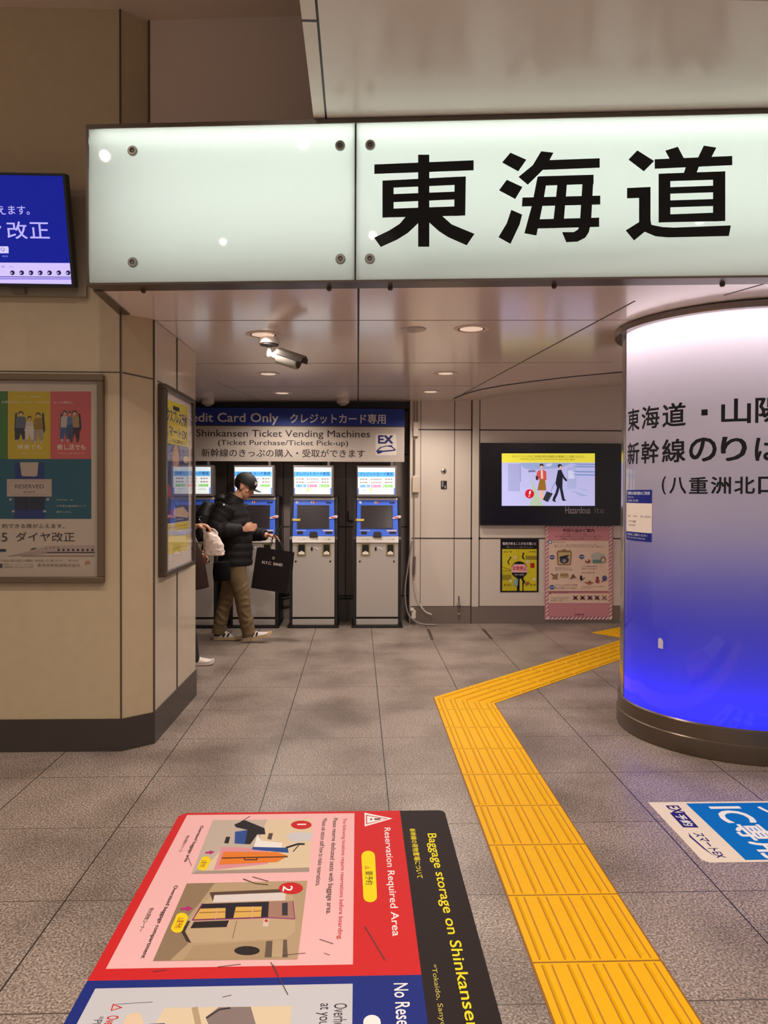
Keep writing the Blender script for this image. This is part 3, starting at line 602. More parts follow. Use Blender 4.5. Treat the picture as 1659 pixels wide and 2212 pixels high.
('p',(22,20,22),[(1.862,0.4763),(1.8354,0.4363),(1.8474,0.4284),(1.874,0.4684)]),
('p',(22,20,22),[(1.8509,0.4902),(1.8504,0.4932),(1.849,0.4959),(1.8468,0.4981),(1.844,0.4995),(1.841,0.5),(1.8379,0.4995),(1.8352,0.4981),(1.833,0.4959),(1.8317,0.4932),(1.8312,0.4902),(1.8317,0.4871),(1.8331,0.4844),(1.8353,0.4823),(1.838,0.4809),(1.8411,0.4804),(1.8441,0.4809),(1.8469,0.4822),(1.849,0.4844),(1.8504,0.4871)]),
('p',(226,200,150),[(1.7787,0.7392),(1.7777,0.7452),(1.7749,0.7507),(1.7705,0.755),(1.765,0.7578),(1.7589,0.7587),(1.7529,0.7577),(1.7474,0.755),(1.7431,0.7506),(1.7403,0.7452),(1.7394,0.7391),(1.7404,0.7331),(1.7432,0.7277),(1.7476,0.7233),(1.7531,0.7206),(1.7592,0.7196),(1.7652,0.7206),(1.7707,0.7233),(1.775,0.7277),(1.7778,0.7331)]),
('p',(226,200,150),[(1.9212,0.6903),(1.92,0.6975),(1.9167,0.7039),(1.9115,0.709),(1.905,0.7123),(1.8978,0.7134),(1.8906,0.7123),(1.8842,0.709),(1.8791,0.7039),(1.8758,0.6975),(1.8747,0.6903),(1.8759,0.6832),(1.8792,0.6767),(1.8844,0.6716),(1.8909,0.6683),(1.8981,0.6672),(1.9053,0.6683),(1.9117,0.6716),(1.9169,0.6767),(1.9201,0.6832)]),
('p',(226,210,160),[(1.7249,0.4769),(1.724,0.4824),(1.7214,0.4873),(1.7174,0.4913),(1.7124,0.4938),(1.7069,0.4947),(1.7014,0.4938),(1.6964,0.4913),(1.6925,0.4874),(1.69,0.4824),(1.6891,0.4769),(1.69,0.4714),(1.6926,0.4664),(1.6966,0.4625),(1.7016,0.46),(1.7071,0.4591),(1.7126,0.46),(1.7176,0.4625),(1.7215,0.4664),(1.724,0.4714)]),
('p',(226,210,160),[(1.9905,0.4945),(1.9895,0.5006),(1.9866,0.5061),(1.9823,0.5104),(1.9768,0.5132),(1.9707,0.5141),(1.9646,0.5132),(1.9591,0.5104),(1.9548,0.5061),(1.952,0.5006),(1.9511,0.4946),(1.9521,0.4885),(1.9549,0.4831),(1.9593,0.4787),(1.9648,0.4759),(1.9709,0.475),(1.977,0.4759),(1.9825,0.4787),(1.9868,0.483),(1.9896,0.4885)]),
('p',(190,40,40),[(1.9297,0.6236),(1.9744,0.6236),(1.9741,0.677),(1.9294,0.677)]),
('p',(22,20,22),[(1.8994,0.6014),(1.8946,0.6305),(1.8809,0.6568),(1.8598,0.6776),(1.8333,0.691),(1.804,0.6956),(1.7748,0.691),(1.7484,0.6776),(1.7276,0.6568),(1.7143,0.6305),(1.7098,0.6014),(1.7146,0.5723),(1.7283,0.546),(1.7493,0.5251),(1.7758,0.5117),(1.8051,0.5071),(1.8344,0.5117),(1.8608,0.5251),(1.8816,0.5459),(1.8949,0.5722)]),
('p',(232,176,176),[(1.7133,0.6236),(1.7416,0.6636),(1.8668,0.6636),(1.8975,0.6236),(1.8978,0.5702),(1.7136,0.5703)]),
('t',(190,50,60),'非常停止',(1.7287,0.5925,1.8866,0.6414),0.04),
('t',(200,190,190),'ボタンを押す',(1.7513,0.5347,1.863,0.5569),0.02),
('p',(140,166,176),[(1.7515,0.5036),(1.7918,0.4991),(1.7878,0.419),(1.7386,0.428)]),
('p',(160,100,40),[(1.8681,0.4546),(1.9038,0.4723),(1.9308,0.4456),(1.8773,0.419)]),
],
'pposter': [
('p',(240,220,214),[(2.097,1.0649),(2.1255,1.0934),(2.1256,1.0738),(2.0971,1.0453)]),
('p',(240,220,214),[(2.8083,1.0662),(2.8405,1.0948),(2.8407,1.0752),(2.8085,1.0466)]),
('p',(240,220,214),[(2.0973,1.0213),(2.1257,1.0498),(2.1259,1.0303),(2.0974,1.0018)]),
('p',(240,220,214),[(2.8087,1.0225),(2.8409,1.0511),(2.841,1.0315),(2.8088,1.0029)]),
('p',(240,220,214),[(2.0975,0.9778),(2.126,1.0063),(2.1262,0.9867),(2.0977,0.9582)]),
('p',(240,220,214),[(2.809,0.9788),(2.8412,1.0074),(2.8414,0.9878),(2.8092,0.9592)]),
('p',(240,220,214),[(2.0978,0.9342),(2.1263,0.9627),(2.1264,0.9431),(2.098,0.9146)]),
('p',(240,220,214),[(2.8093,0.9351),(2.8416,0.9637),(2.8417,0.9441),(2.8095,0.9155)]),
('p',(240,220,214),[(2.0981,0.8906),(2.1266,0.9191),(2.1267,0.8995),(2.0982,0.871)]),
('p',(240,220,214),[(2.8097,0.8914),(2.8419,0.92),(2.842,0.9004),(2.8098,0.8718)]),
('p',(240,220,214),[(2.0984,0.847),(2.1269,0.8755),(2.127,0.8559),(2.0985,0.8274)]),
('p',(240,220,214),[(2.81,0.8477),(2.8422,0.8763),(2.8424,0.8566),(2.8102,0.8281)]),
('p',(240,220,214),[(2.0987,0.8034),(2.1272,0.8319),(2.1273,0.8123),(2.0988,0.7838)]),
('p',(240,220,214),[(2.8103,0.804),(2.8426,0.8326),(2.8427,0.8129),(2.8105,0.7843)]),
('p',(240,220,214),[(2.099,0.7598),(2.1275,0.7883),(2.1276,0.7687),(2.0991,0.7402)]),
('p',(240,220,214),[(2.8107,0.7602),(2.8429,0.7888),(2.8431,0.7692),(2.8108,0.7406)]),
('p',(240,220,214),[(2.0993,0.7162),(2.1277,0.7447),(2.1279,0.7251),(2.0994,0.6966)]),
('p',(240,220,214),[(2.811,0.7165),(2.8432,0.7451),(2.8434,0.7254),(2.8112,0.6969)]),
('p',(240,220,214),[(2.0995,0.6726),(2.128,0.7011),(2.1282,0.6815),(2.0997,0.653)]),
('p',(240,220,214),[(2.8114,0.6728),(2.8436,0.7013),(2.8437,0.6817),(2.8115,0.6531)]),
('p',(240,220,214),[(2.0998,0.629),(2.1283,0.6575),(2.1284,0.6379),(2.0999,0.6094)]),
('p',(240,220,214),[(2.8117,0.629),(2.8439,0.6576),(2.8441,0.638),(2.8118,0.6094)]),
('p',(240,220,214),[(2.1001,0.5853),(2.1286,0.6138),(2.1287,0.5942),(2.1002,0.5657)]),
('p',(240,220,214),[(2.812,0.5853),(2.8443,0.6138),(2.8444,0.5942),(2.8122,0.5656)]),
('p',(240,220,214),[(2.1004,0.5417),(2.1289,0.5702),(2.129,0.5506),(2.1005,0.5221)]),
('p',(240,220,214),[(2.8124,0.5415),(2.8446,0.5701),(2.8448,0.5504),(2.8125,0.5219)]),
('p',(240,220,214),[(2.1007,0.4981),(2.1292,0.5266),(2.1293,0.507),(2.1008,0.4785)]),
('p',(240,220,214),[(2.8127,0.4977),(2.8449,0.5263),(2.8451,0.5067),(2.8129,0.4781)]),
('p',(240,220,214),[(2.101,0.4544),(2.1295,0.4829),(2.1296,0.4633),(2.1011,0.4348)]),
('p',(240,220,214),[(2.813,0.454),(2.8453,0.4825),(2.8454,0.4629),(2.8132,0.4343)]),
('p',(240,220,214),[(2.1012,0.4108),(2.1297,0.4392),(2.1299,0.4196),(2.1014,0.3912)]),
('p',(240,220,214),[(2.8134,0.4102),(2.8456,0.4388),(2.8458,0.4191),(2.8135,0.3905)]),
('p',(240,220,214),[(2.1015,0.3671),(2.13,0.3956),(2.1302,0.376),(2.1017,0.3475)]),
('p',(240,220,214),[(2.8137,0.3664),(2.846,0.395),(2.8461,0.3753),(2.8139,0.3467)]),
('p',(240,220,214),[(2.1018,0.3234),(2.1303,0.3519),(2.1305,0.3323),(2.1019,0.3038)]),
('p',(240,220,214),[(2.8141,0.3226),(2.8463,0.3512),(2.8465,0.3315),(2.8142,0.3029)]),
('p',(240,220,214),[(2.1021,0.2798),(2.1306,0.3083),(2.1307,0.2886),(2.1022,0.2602)]),
('p',(240,220,214),[(2.8144,0.2788),(2.8466,0.3074),(2.8468,0.2877),(2.8145,0.2591)]),
('p',(240,220,214),[(2.1024,0.2361),(2.1309,0.2646),(2.131,0.245),(2.1025,0.2165)]),
('p',(240,220,214),[(2.8147,0.235),(2.847,0.2636),(2.8471,0.2439),(2.8149,0.2153)]),
('p',(240,220,214),[(2.1027,0.1924),(2.1312,0.2209),(2.1313,0.2013),(2.1028,0.1728)]),
('p',(240,220,214),[(2.8151,0.1912),(2.8473,0.2198),(2.8475,0.2001),(2.8152,0.1715)]),
('p',(240,220,214),[(2.1029,0.1487),(2.1315,0.1772),(2.1316,0.1576),(2.1031,0.1291)]),
('p',(240,220,214),[(2.8154,0.1474),(2.8477,0.1759),(2.8478,0.1563),(2.8156,0.1277)]),
('p',(240,220,214),[(2.1032,0.105),(2.1318,0.1335),(2.1319,0.1139),(2.1034,0.0854)]),
('p',(240,220,214),[(2.8157,0.1036),(2.848,0.1321),(2.8482,0.1124),(2.8159,0.0839)]),
('p',(240,220,214),[(2.1035,0.0613),(2.132,0.0898),(2.1322,0.0702),(2.1036,0.0417)]),
('p',(240,220,214),[(2.8161,0.0597),(2.8483,0.0883),(2.8485,0.0686),(2.8162,0.04)]),
('p',(240,220,214),[(2.1126,0.0443),(2.1393,0.0755),(2.1591,0.0755),(2.1323,0.0443)]),
('p',(240,220,214),[(2.1059,1.0756),(2.1326,1.0907),(2.1523,1.0908),(2.1256,1.0756)]),
('p',(240,220,214),[(2.1566,0.0442),(2.1833,0.0754),(2.203,0.0754),(2.1763,0.0442)]),
('p',(240,220,214),[(2.1498,1.0757),(2.1765,1.0908),(2.1963,1.0909),(2.1695,1.0757)]),
('p',(240,220,214),[(2.2006,0.0441),(2.2273,0.0753),(2.247,0.0753),(2.2203,0.0441)]),
('p',(240,220,214),[(2.1937,1.0757),(2.2205,1.0909),(2.2402,1.0909),(2.2134,1.0758)]),
('p',(240,220,214),[(2.2446,0.044),(2.2713,0.0752),(2.2911,0.0752),(2.2643,0.044)]),
('p',(240,220,214),[(2.2376,1.0758),(2.2644,1.091),(2.2841,1.091),(2.2573,1.0759)]),
('p',(240,220,214),[(2.2886,0.0439),(2.3153,0.0751),(2.3351,0.0751),(2.3083,0.0439)]),
('p',(240,220,214),[(2.2815,1.0759),(2.3083,1.0911),(2.3281,1.0911),(2.3013,1.0759)]),
('p',(240,220,214),[(2.3326,0.0438),(2.3594,0.075),(2.3791,0.075),(2.3524,0.0438)]),
('p',(240,220,214),[(2.3255,1.076),(2.3523,1.0912),(2.3721,1.0912),(2.3452,1.076)]),
('p',(240,220,214),[(2.3767,0.0437),(2.4034,0.0749),(2.4232,0.0749),(2.3964,0.0437)]),
('p',(240,220,214),[(2.3695,1.0761),(2.3963,1.0912),(2.416,1.0913),(2.3892,1.0761)]),
('p',(240,220,214),[(2.4207,0.0436),(2.4475,0.0748),(2.4673,0.0748),(2.4405,0.0436)]),
('p',(240,220,214),[(2.4135,1.0762),(2.4403,1.0913),(2.46,1.0914),(2.4332,1.0762)]),
('p',(240,220,214),[(2.4648,0.0435),(2.4916,0.0747),(2.5114,0.0747),(2.4846,0.0435)]),
('p',(240,220,214),[(2.4575,1.0762),(2.4843,1.0914),(2.5041,1.0915),(2.4772,1.0763)]),
('p',(240,220,214),[(2.5089,0.0434),(2.5357,0.0746),(2.5555,0.0746),(2.5287,0.0434)]),
('p',(240,220,214),[(2.5015,1.0763),(2.5283,1.0915),(2.5481,1.0915),(2.5212,1.0764)]),
('p',(240,220,214),[(2.553,0.0433),(2.5798,0.0745),(2.5996,0.0745),(2.5728,0.0433)]),
('p',(240,220,214),[(2.5455,1.0764),(2.5724,1.0916),(2.5921,1.0916),(2.5653,1.0764)]),
('p',(240,220,214),[(2.5971,0.0432),(2.6239,0.0745),(2.6438,0.0744),(2.617,0.0432)]),
('p',(240,220,214),[(2.5896,1.0765),(2.6164,1.0917),(2.6362,1.0917),(2.6093,1.0765)]),
('p',(240,220,214),[(2.6413,0.0431),(2.6681,0.0744),(2.6879,0.0743),(2.6611,0.0431)]),
('p',(240,220,214),[(2.6336,1.0766),(2.6605,1.0918),(2.6803,1.0918),(2.6534,1.0766)]),
('p',(240,220,214),[(2.6854,0.043),(2.7123,0.0743),(2.7321,0.0742),(2.7053,0.043)]),
('p',(240,220,214),[(2.6777,1.0767),(2.7046,1.0919),(2.7244,1.0919),(2.6975,1.0767)]),
('p',(240,220,214),[(2.7296,0.0429),(2.7564,0.0742),(2.7763,0.0741),(2.7495,0.0429)]),
('p',(240,220,214),[(2.7218,1.0767),(2.7487,1.0919),(2.7685,1.092),(2.7416,1.0768)]),
('p',(240,220,214),[(2.7738,0.0428),(2.8006,0.0741),(2.8205,0.074),(2.7937,0.0428)]),
('p',(240,220,214),[(2.7659,1.0768),(2.7928,1.092),(2.8126,1.0921),(2.7857,1.0769)]),
('p',(240,220,214),[(2.818,0.0427),(2.8448,0.074),(2.8647,0.0739),(2.8379,0.0427)]),
('p',(240,220,214),[(2.81,1.0769),(2.837,1.0921),(2.8568,1.0921),(2.8299,1.0769)]),
('p',(208,140,146),[(2.1283,0.9262),(2.8076,0.9271),(2.8064,1.0769),(2.1274,1.0756)]),
('p',(208,140,146),[(2.1339,0.0782),(2.8141,0.0767),(2.813,0.2261),(2.1329,0.2271)]),
('p',(236,206,184),[(2.132,0.3653),(2.8119,0.3646),(2.8076,0.9271),(2.1283,0.9262)]),
('p',(236,206,184),[(2.1329,0.2298),(2.813,0.2288),(2.8121,0.3378),(2.1322,0.3386)]),
('t',(40,26,30),'手回り品のご案内',(2.2855,1.0225,2.6445,1.0623),0.03),
('t',(96,66,66),'駅や車内に持ち込む荷物について',(2.2857,0.9932,2.6494,1.0089),0.0),
('t',(96,66,66),'安全で快適な車内環境のため、持ち込める手回り品をご確認ください',(2.2007,0.9681,2.7396,0.985),0.0),
('t',(96,66,66),'ご理解とご協力をお願いいたします',(2.2502,0.9424,2.6858,0.9572),0.0),
('t',(96,66,66),'無料で持ち込めるもの',(2.1832,0.904,2.3176,0.9193),0.0),
('t',(96,66,66),'たて・よこ・高さの合計が二百五十センチ以内',(2.1923,0.8711,2.6683,0.8859),0.0),
('t',(96,66,66),'重さ三十キログラム以内のものを二個まで',(2.1925,0.8533,2.7585,0.8664),0.0),
('t',(96,66,66),'専用の袋に収納したもの',(2.203,0.6147,2.3869,0.6308),0.0),
('t',(96,66,66),'折りたたんで入れたもの',(2.2032,0.5925,2.4006,0.6094),0.0),
('t',(96,66,66),'小さな動物は専用ケースに',(2.4993,0.6326,2.7512,0.6469),0.0),
('t',(96,66,66),'合計十キロまで',(2.4995,0.6058,2.6748,0.6219),0.0),
('t',(96,66,66),'有料の手回り品',(2.4998,0.5612,2.6481,0.5772),0.0),
('t',(96,66,66),'スポーツ用品や楽器',(2.2043,0.4294,2.4557,0.4399),0.0),
('t',(96,66,66),'車いすもお持ち込みいただけます',(2.2044,0.4116,2.4558,0.4221),0.0),
('t',(96,66,66),'車内で使用するものは除く',(2.2045,0.3884,2.456,0.4024),0.0),
('t',(96,66,66),'その他の持ち込みは係員へ',(2.5009,0.4095,2.7664,0.4201),0.0),
('t',(96,66,66),'おたずねください',(2.501,0.3881,2.6179,0.4005),0.0),
('t',(96,66,66),'持ち込めないもの',(2.1869,0.3385,2.3529,0.3526),0.0),
('t',(96,66,66),'危険品や暖炉など他のお客様の',(2.1559,0.285,2.3668,0.2955),0.0),
('t',(96,66,66),'ご迷惑となるもの',(2.156,0.2672,2.3445,0.2777),0.0),
('t',(96,66,66),'駅係員にご相談ください',(2.1561,0.2494,2.3671,0.2598),0.0),
('p',(96,110,160),[(2.1697,0.912),(2.1684,0.9181),(2.1648,0.9235),(2.1592,0.9278),(2.1522,0.9306),(2.1444,0.9316),(2.1367,0.9306),(2.1297,0.9278),(2.1242,0.9235),(2.1207,0.918),(2.1195,0.912),(2.1207,0.9059),(2.1243,0.9005),(2.1299,0.8961),(2.1369,0.8934),(2.1447,0.8924),(2.1524,0.8934),(2.1594,0.8962),(2.1649,0.9005),(2.1685,0.906)]),
('p',(245,242,240),[(2.1598,0.912),(2.159,0.9159),(2.1568,0.9193),(2.1535,0.9221),(2.1492,0.9238),(2.1445,0.9245),(2.1398,0.9238),(2.1355,0.9221),(2.1322,0.9193),(2.1301,0.9158),(2.1293,0.912),(2.1301,0.9081),(2.1323,0.9047),(2.1357,0.9019),(2.1399,0.9001),(2.1447,0.8995),(2.1494,0.9002),(2.1536,0.9019),(2.1569,0.9047),(2.1591,0.9082)]),
('p',(160,60,60),[(2.1351,0.3492),(2.1586,0.3287),(2.1633,0.3341),(2.1399,0.3546)]),
('p',(160,60,60),[(2.1584,0.3546),(2.1352,0.3341),(2.14,0.3287),(2.1632,0.3492)]),
('p',(66,84,140),[(2.1977,0.7438),(2.1962,0.7515),(2.1919,0.7585),(2.1853,0.764),(2.1771,0.7675),(2.1679,0.7687),(2.1588,0.7675),(2.1506,0.764),(2.1441,0.7585),(2.1399,0.7515),(2.1385,0.7438),(2.14,0.7361),(2.1443,0.7292),(2.1508,0.7237),(2.1591,0.7201),(2.1683,0.7189),(2.1774,0.7201),(2.1856,0.7237),(2.1921,0.7292),(2.1963,0.7361)]),
('p',(200,205,220),[(2.1457,0.7403),(2.1905,0.7403),(2.1905,0.7492),(2.1456,0.7492)]),
('p',(66,84,140),[(2.5308,0.7485),(2.5293,0.7562),(2.525,0.7631),(2.5184,0.7687),(2.5101,0.7722),(2.501,0.7734),(2.4918,0.7722),(2.4836,0.7686),(2.477,0.7631),(2.4729,0.7562),(2.4715,0.7484),(2.473,0.7407),(2.4772,0.7338),(2.4838,0.7283),(2.4921,0.7247),(2.5013,0.7235),(2.5105,0.7247),(2.5187,0.7283),(2.5252,0.7338),(2.5294,0.7408)]),
('p',(200,205,220),[(2.4787,0.7449),(2.5236,0.7449),(2.5236,0.7538),(2.4786,0.7538)]),
('p',(66,84,140),[(2.1981,0.408),(2.1966,0.4157),(2.1924,0.4227),(2.1858,0.4282),(2.1775,0.4318),(2.1684,0.433),(2.1592,0.4318),(2.151,0.4282),(2.1445,0.4227),(2.1403,0.4158),(2.1389,0.4081),(2.1404,0.4003),(2.1447,0.3934),(2.1513,0.3879),(2.1595,0.3843),(2.1687,0.3831),(2.1778,0.3843),(2.1861,0.3878),(2.1926,0.3933),(2.1967,0.4003)]),
('p',(200,205,220),[(2.1461,0.4045),(2.191,0.4044),(2.1909,0.4134),(2.1461,0.4134)]),
('p',(150,120,80),[(2.2198,0.7928),(2.233,0.8195),(2.3766,0.8197),(2.3903,0.7929),(2.3778,0.6548),(2.2297,0.6548)]),
('p',(206,180,130),[(2.2377,0.7973),(2.3768,0.7974),(2.3669,0.6664),(2.2413,0.6664)]),
('p',(150,120,80),[(2.3336,0.8178),(2.332,0.8222),(2.3277,0.8262),(2.3209,0.8294),(2.3124,0.8314),(2.3029,0.8321),(2.2935,0.8314),(2.285,0.8293),(2.2783,0.8262),(2.274,0.8222),(2.2725,0.8178),(2.2741,0.8134),(2.2784,0.8094),(2.2852,0.8063),(2.2937,0.8043),(2.3031,0.8036),(2.3126,0.8043),(2.3211,0.8063),(2.3278,0.8095),(2.3321,0.8134)]),
('p',(60,60,74),[(2.3576,0.7127),(2.355,0.726),(2.3475,0.7379),(2.3359,0.7473),(2.3214,0.7534),(2.3053,0.7555),(2.2892,0.7534),(2.2747,0.7473),(2.2633,0.7378),(2.256,0.7259),(2.2535,0.7127),(2.2561,0.6995),(2.2636,0.6876),(2.2752,0.6781),(2.2897,0.6721),(2.3058,0.67),(2.3219,0.6721),(2.3364,0.6781),(2.3479,0.6876),(2.3552,0.6995)]),
('p',(40,40,50),[(2.2535,0.7307),(2.3566,0.753),(2.3526,0.7704),(2.2496,0.7481)]),
('p',(150,150,160),[(2.329,0.7038),(2.3278,0.7099),(2.3244,0.7153),(2.3192,0.7197),(2.3127,0.7225),(2.3055,0.7234),(2.2983,0.7225),(2.2918,0.7197),(2.2867,0.7153),(2.2834,0.7099),(2.2823,0.7038),(2.2835,0.6978),(2.2868,0.6923),(2.292,0.688),(2.2985,0.6852),(2.3058,0.6842),(2.313,0.6852),(2.3194,0.688),(2.3246,0.6923),(2.3279,0.6978)]),
('p',(190,190,176),[(2.6107,0.7753),(2.6825,0.8021),(2.7637,0.7754),(2.76,0.6772),(2.6204,0.6772)]),
('p',(110,140,130),[(2.6249,0.6772),(2.7239,0.6772),(2.7236,0.7174),(2.6246,0.7173)]),
('p',(150,110,90),[(2.7768,0.7174),(2.7751,0.7284),(2.7704,0.7384),(2.7632,0.7463),(2.7541,0.7513),(2.7441,0.7531),(2.7341,0.7513),(2.7251,0.7462),(2.7179,0.7383),(2.7134,0.7284),(2.7119,0.7174),(2.7136,0.7063),(2.7183,0.6964),(2.7255,0.6885),(2.7346,0.6834),(2.7446,0.6817),(2.7546,0.6834),(2.7636,0.6885),(2.7707,0.6964),(2.7753,0.7064)]),
('p',(226,200,180),[(2.7624,0.7129),(2.7615,0.7201),(2.7588,0.7266),(2.7548,0.7317),(2.7498,0.735),(2.7442,0.7361),(2.7386,0.735),(2.7336,0.7317),(2.7297,0.7265),(2.7272,0.7201),(2.7264,0.7129),(2.7273,0.7057),(2.7299,0.6993),(2.7339,0.6941),(2.739,0.6908),(2.7445,0.6897),(2.7501,0.6908),(2.7551,0.6941),(2.759,0.6993),(2.7616,0.7057)]),
('p',(150,90,80),[(2.6013,0.6995),(2.5998,0.7066),(2.5954,0.7131),(2.5886,0.7182),(2.58,0.7215),(2.5706,0.7226),(2.5611,0.7215),(2.5526,0.7182),(2.5459,0.7131),(2.5416,0.7066),(2.5402,0.6994),(2.5417,0.6923),(2.5461,0.6858),(2.5529,0.6807),(2.5614,0.6774),(2.5709,0.6763),(2.5803,0.6774),(2.5888,0.6807),(2.5956,0.6858),(2.5999,0.6923)]),
('p',(226,206,190),[(2.576,0.7128),(2.5753,0.7172),(2.5732,0.7212),(2.57,0.7244),(2.566,0.7264),(2.5615,0.7271),(2.5571,0.7264),(2.5531,0.7244),(2.5499,0.7212),(2.5479,0.7172),(2.5472,0.7128),(2.548,0.7084),(2.5501,0.7044),(2.5533,0.7013),(2.5573,0.6993),(2.5617,0.6986),(2.5662,0.6993),(2.5702,0.7013),(2.5733,0.7044),(2.5754,0.7084)]),
('p',(120,90,80),[(2.1519,0.5565),(2.2222,0.4986),(2.2302,0.5081),(2.1598,0.5661)]),
('p',(120,90,80),[(2.2303,0.5657),(2.1679,0.5033),(2.1769,0.4945),(2.2393,0.5569)]),
('p',(150,120,90),[(2.1769,0.4989),(2.2307,0.4989),(2.2304,0.5524),(2.1765,0.5524)]),
('p',(190,160,110),[(2.2602,0.5167),(2.3518,0.5167),(2.3515,0.5657),(2.2599,0.5657)]),
('p',(120,90,80),[(2.2603,0.5381),(2.3518,0.5434),(2.3514,0.5505),(2.2598,0.5452)]),
('p',(120,90,80),[(2.3699,0.4944),(2.4054,0.5612),(2.4508,0.4988),(2.4237,0.5166)]),
('p',(120,90,80),[(2.4218,0.5345),(2.4209,0.5394),(2.4186,0.5439),(2.415,0.5475),(2.4105,0.5497),(2.4055,0.5505),(2.4005,0.5497),(2.396,0.5475),(2.3924,0.5439),(2.3902,0.5394),(2.3894,0.5345),(2.3902,0.5295),(2.3926,0.5251),(2.3962,0.5215),(2.4007,0.5192),(2.4057,0.5184),(2.4107,0.5192),(2.4152,0.5215),(2.4187,0.525),(2.421,0.5295)]),
('p',(60,50,60),[(2.51,0.5121),(2.5093,0.5215),(2.5072,0.53),(2.5039,0.5367),(2.4999,0.541),(2.4954,0.5425),(2.491,0.541),(2.487,0.5367),(2.4839,0.53),(2.4819,0.5215),(2.4812,0.5122),(2.482,0.5028),(2.4841,0.4943),(2.4874,0.4876),(2.4914,0.4833),(2.4959,0.4818),(2.5003,0.4833),(2.5043,0.4876),(2.5074,0.4943),(2.5094,0.5028)]),
('p',(60,50,60),[(2.4981,0.4781),(2.5428,0.5138),(2.5383,0.5194),(2.4936,0.4837)]),
('p',(170,110,80),[(2.5275,0.4631),(2.5949,0.472),(2.64,0.4585),(2.5862,0.4363)]),
('p',(60,40,40),[(2.6039,0.4719),(2.6034,0.4747),(2.6021,0.4772),(2.6001,0.4792),(2.5976,0.4804),(2.5948,0.4809),(2.5921,0.4804),(2.5896,0.4792),(2.5876,0.4772),(2.5863,0.4747),(2.5859,0.472),(2.5864,0.4692),(2.5877,0.4667),(2.5897,0.4647),(2.5922,0.4635),(2.595,0.463),(2.5977,0.4635),(2.6002,0.4647),(2.6022,0.4667),(2.6035,0.4692)]),
('p',(170,70,70),[(2.7038,0.4764),(2.7026,0.4835),(2.6992,0.49),(2.694,0.4951),(2.6875,0.4984),(2.6802,0.4996),(2.673,0.4985),(2.6665,0.4952),(2.6614,0.49),(2.6581,0.4836),(2.657,0.4764),(2.6582,0.4692),(2.6616,0.4627),(2.6668,0.4576),(2.6733,0.4543),(2.6806,0.4532),(2.6878,0.4543),(2.6943,0.4576),(2.6994,0.4627),(2.7027,0.4692)]),
('p',(150,60,60),[(2.6945,0.5121),(2.6938,0.517),(2.6917,0.5215),(2.6885,0.5251),(2.6845,0.5274),(2.68,0.5282),(2.6756,0.5274),(2.6716,0.5251),(2.6684,0.5215),(2.6664,0.5171),(2.6657,0.5121),(2.6665,0.5071),(2.6685,0.5026),(2.6718,0.4991),(2.6758,0.4968),(2.6803,0.496),(2.6847,0.4968),(2.6887,0.4991),(2.6919,0.5026),(2.6939,0.5071)]),
('p',(90,100,140),[(2.7883,0.5076),(2.7869,0.5175),(2.783,0.5265),(2.7769,0.5336),(2.7694,0.5382),(2.761,0.5397),(2.7527,0.5382),(2.7452,0.5336),(2.7392,0.5265),(2.7355,0.5175),(2.7342,0.5076),(2.7356,0.4977),(2.7395,0.4887),(2.7456,0.4816),(2.7531,0.477),(2.7615,0.4754),(2.7698,0.477),(2.7773,0.4816),(2.7833,0.4887),(2.787,0.4976)]),
('p',(60,70,110),[(2.7331,0.4603),(2.7867,0.5228),(2.7805,0.5281),(2.7269,0.4656)]),
('p',(86,50,54),[(2.4021,0.3123),(2.4582,0.2631),(2.4647,0.2705),(2.4086,0.3196)]),
('p',(86,50,54),[(2.4542,0.3169),(2.4024,0.2724),(2.4089,0.2649),(2.4607,0.3095)]),
('p',(86,50,54),[(2.4505,0.2891),(2.4495,0.2946),(2.447,0.2996),(2.4429,0.3036),(2.4379,0.3061),(2.4324,0.307),(2.4268,0.3061),(2.4218,0.3036),(2.4179,0.2996),(2.4153,0.2947),(2.4145,0.2892),(2.4154,0.2836),(2.418,0.2787),(2.422,0.2747),(2.427,0.2722),(2.4326,0.2713),(2.4382,0.2722),(2.4432,0.2747),(2.4471,0.2786),(2.4496,0.2836)]),
('p',(86,50,54),[(2.483,0.3122),(2.5391,0.263),(2.5456,0.2703),(2.4895,0.3195)]),
('p',(86,50,54),[(2.5352,0.3168),(2.4833,0.2723),(2.4898,0.2648),(2.5417,0.3094)]),
('p',(86,50,54),[(2.5314,0.289),(2.5305,0.2945),(2.5279,0.2995),(2.5239,0.3035),(2.5189,0.306),(2.5133,0.3069),(2.5077,0.306),(2.5028,0.3035),(2.4988,0.2995),(2.4963,0.2946),(2.4954,0.2891),(2.4964,0.2835),(2.499,0.2786),(2.503,0.2746),(2.508,0.2721),(2.5136,0.2712),(2.5191,0.272),(2.5241,0.2746),(2.5281,0.2785),(2.5306,0.2835)]),
('p',(86,50,54),[(2.5658,0.3121),(2.622,0.2629),(2.6285,0.2702),(2.5723,0.3194)]),
('p',(86,50,54),[(2.618,0.3167),(2.5661,0.2721),(2.5726,0.2647),(2.6245,0.3093)]),
('p',(86,50,54),[(2.6142,0.2889),(2.6133,0.2944),(2.6107,0.2994),(2.6067,0.3034),(2.6017,0.3059),(2.5961,0.3068),(2.5905,0.3059),(2.5855,0.3034),(2.5816,0.2994),(2.5791,0.2945),(2.5782,0.289),(2.5792,0.2834),(2.5817,0.2784),(2.5858,0.2745),(2.5908,0.2719),(2.5964,0.2711),(2.6019,0.2719),(2.6069,0.2745),(2.6109,0.2784),(2.6134,0.2834)]),
('p',(86,50,54),[(2.6468,0.312),(2.703,0.2628),(2.7096,0.2701),(2.6533,0.3193)]),
('p',(86,50,54),[(2.6991,0.3166),(2.6472,0.272),(2.6537,0.2646),(2.7056,0.3092)]),
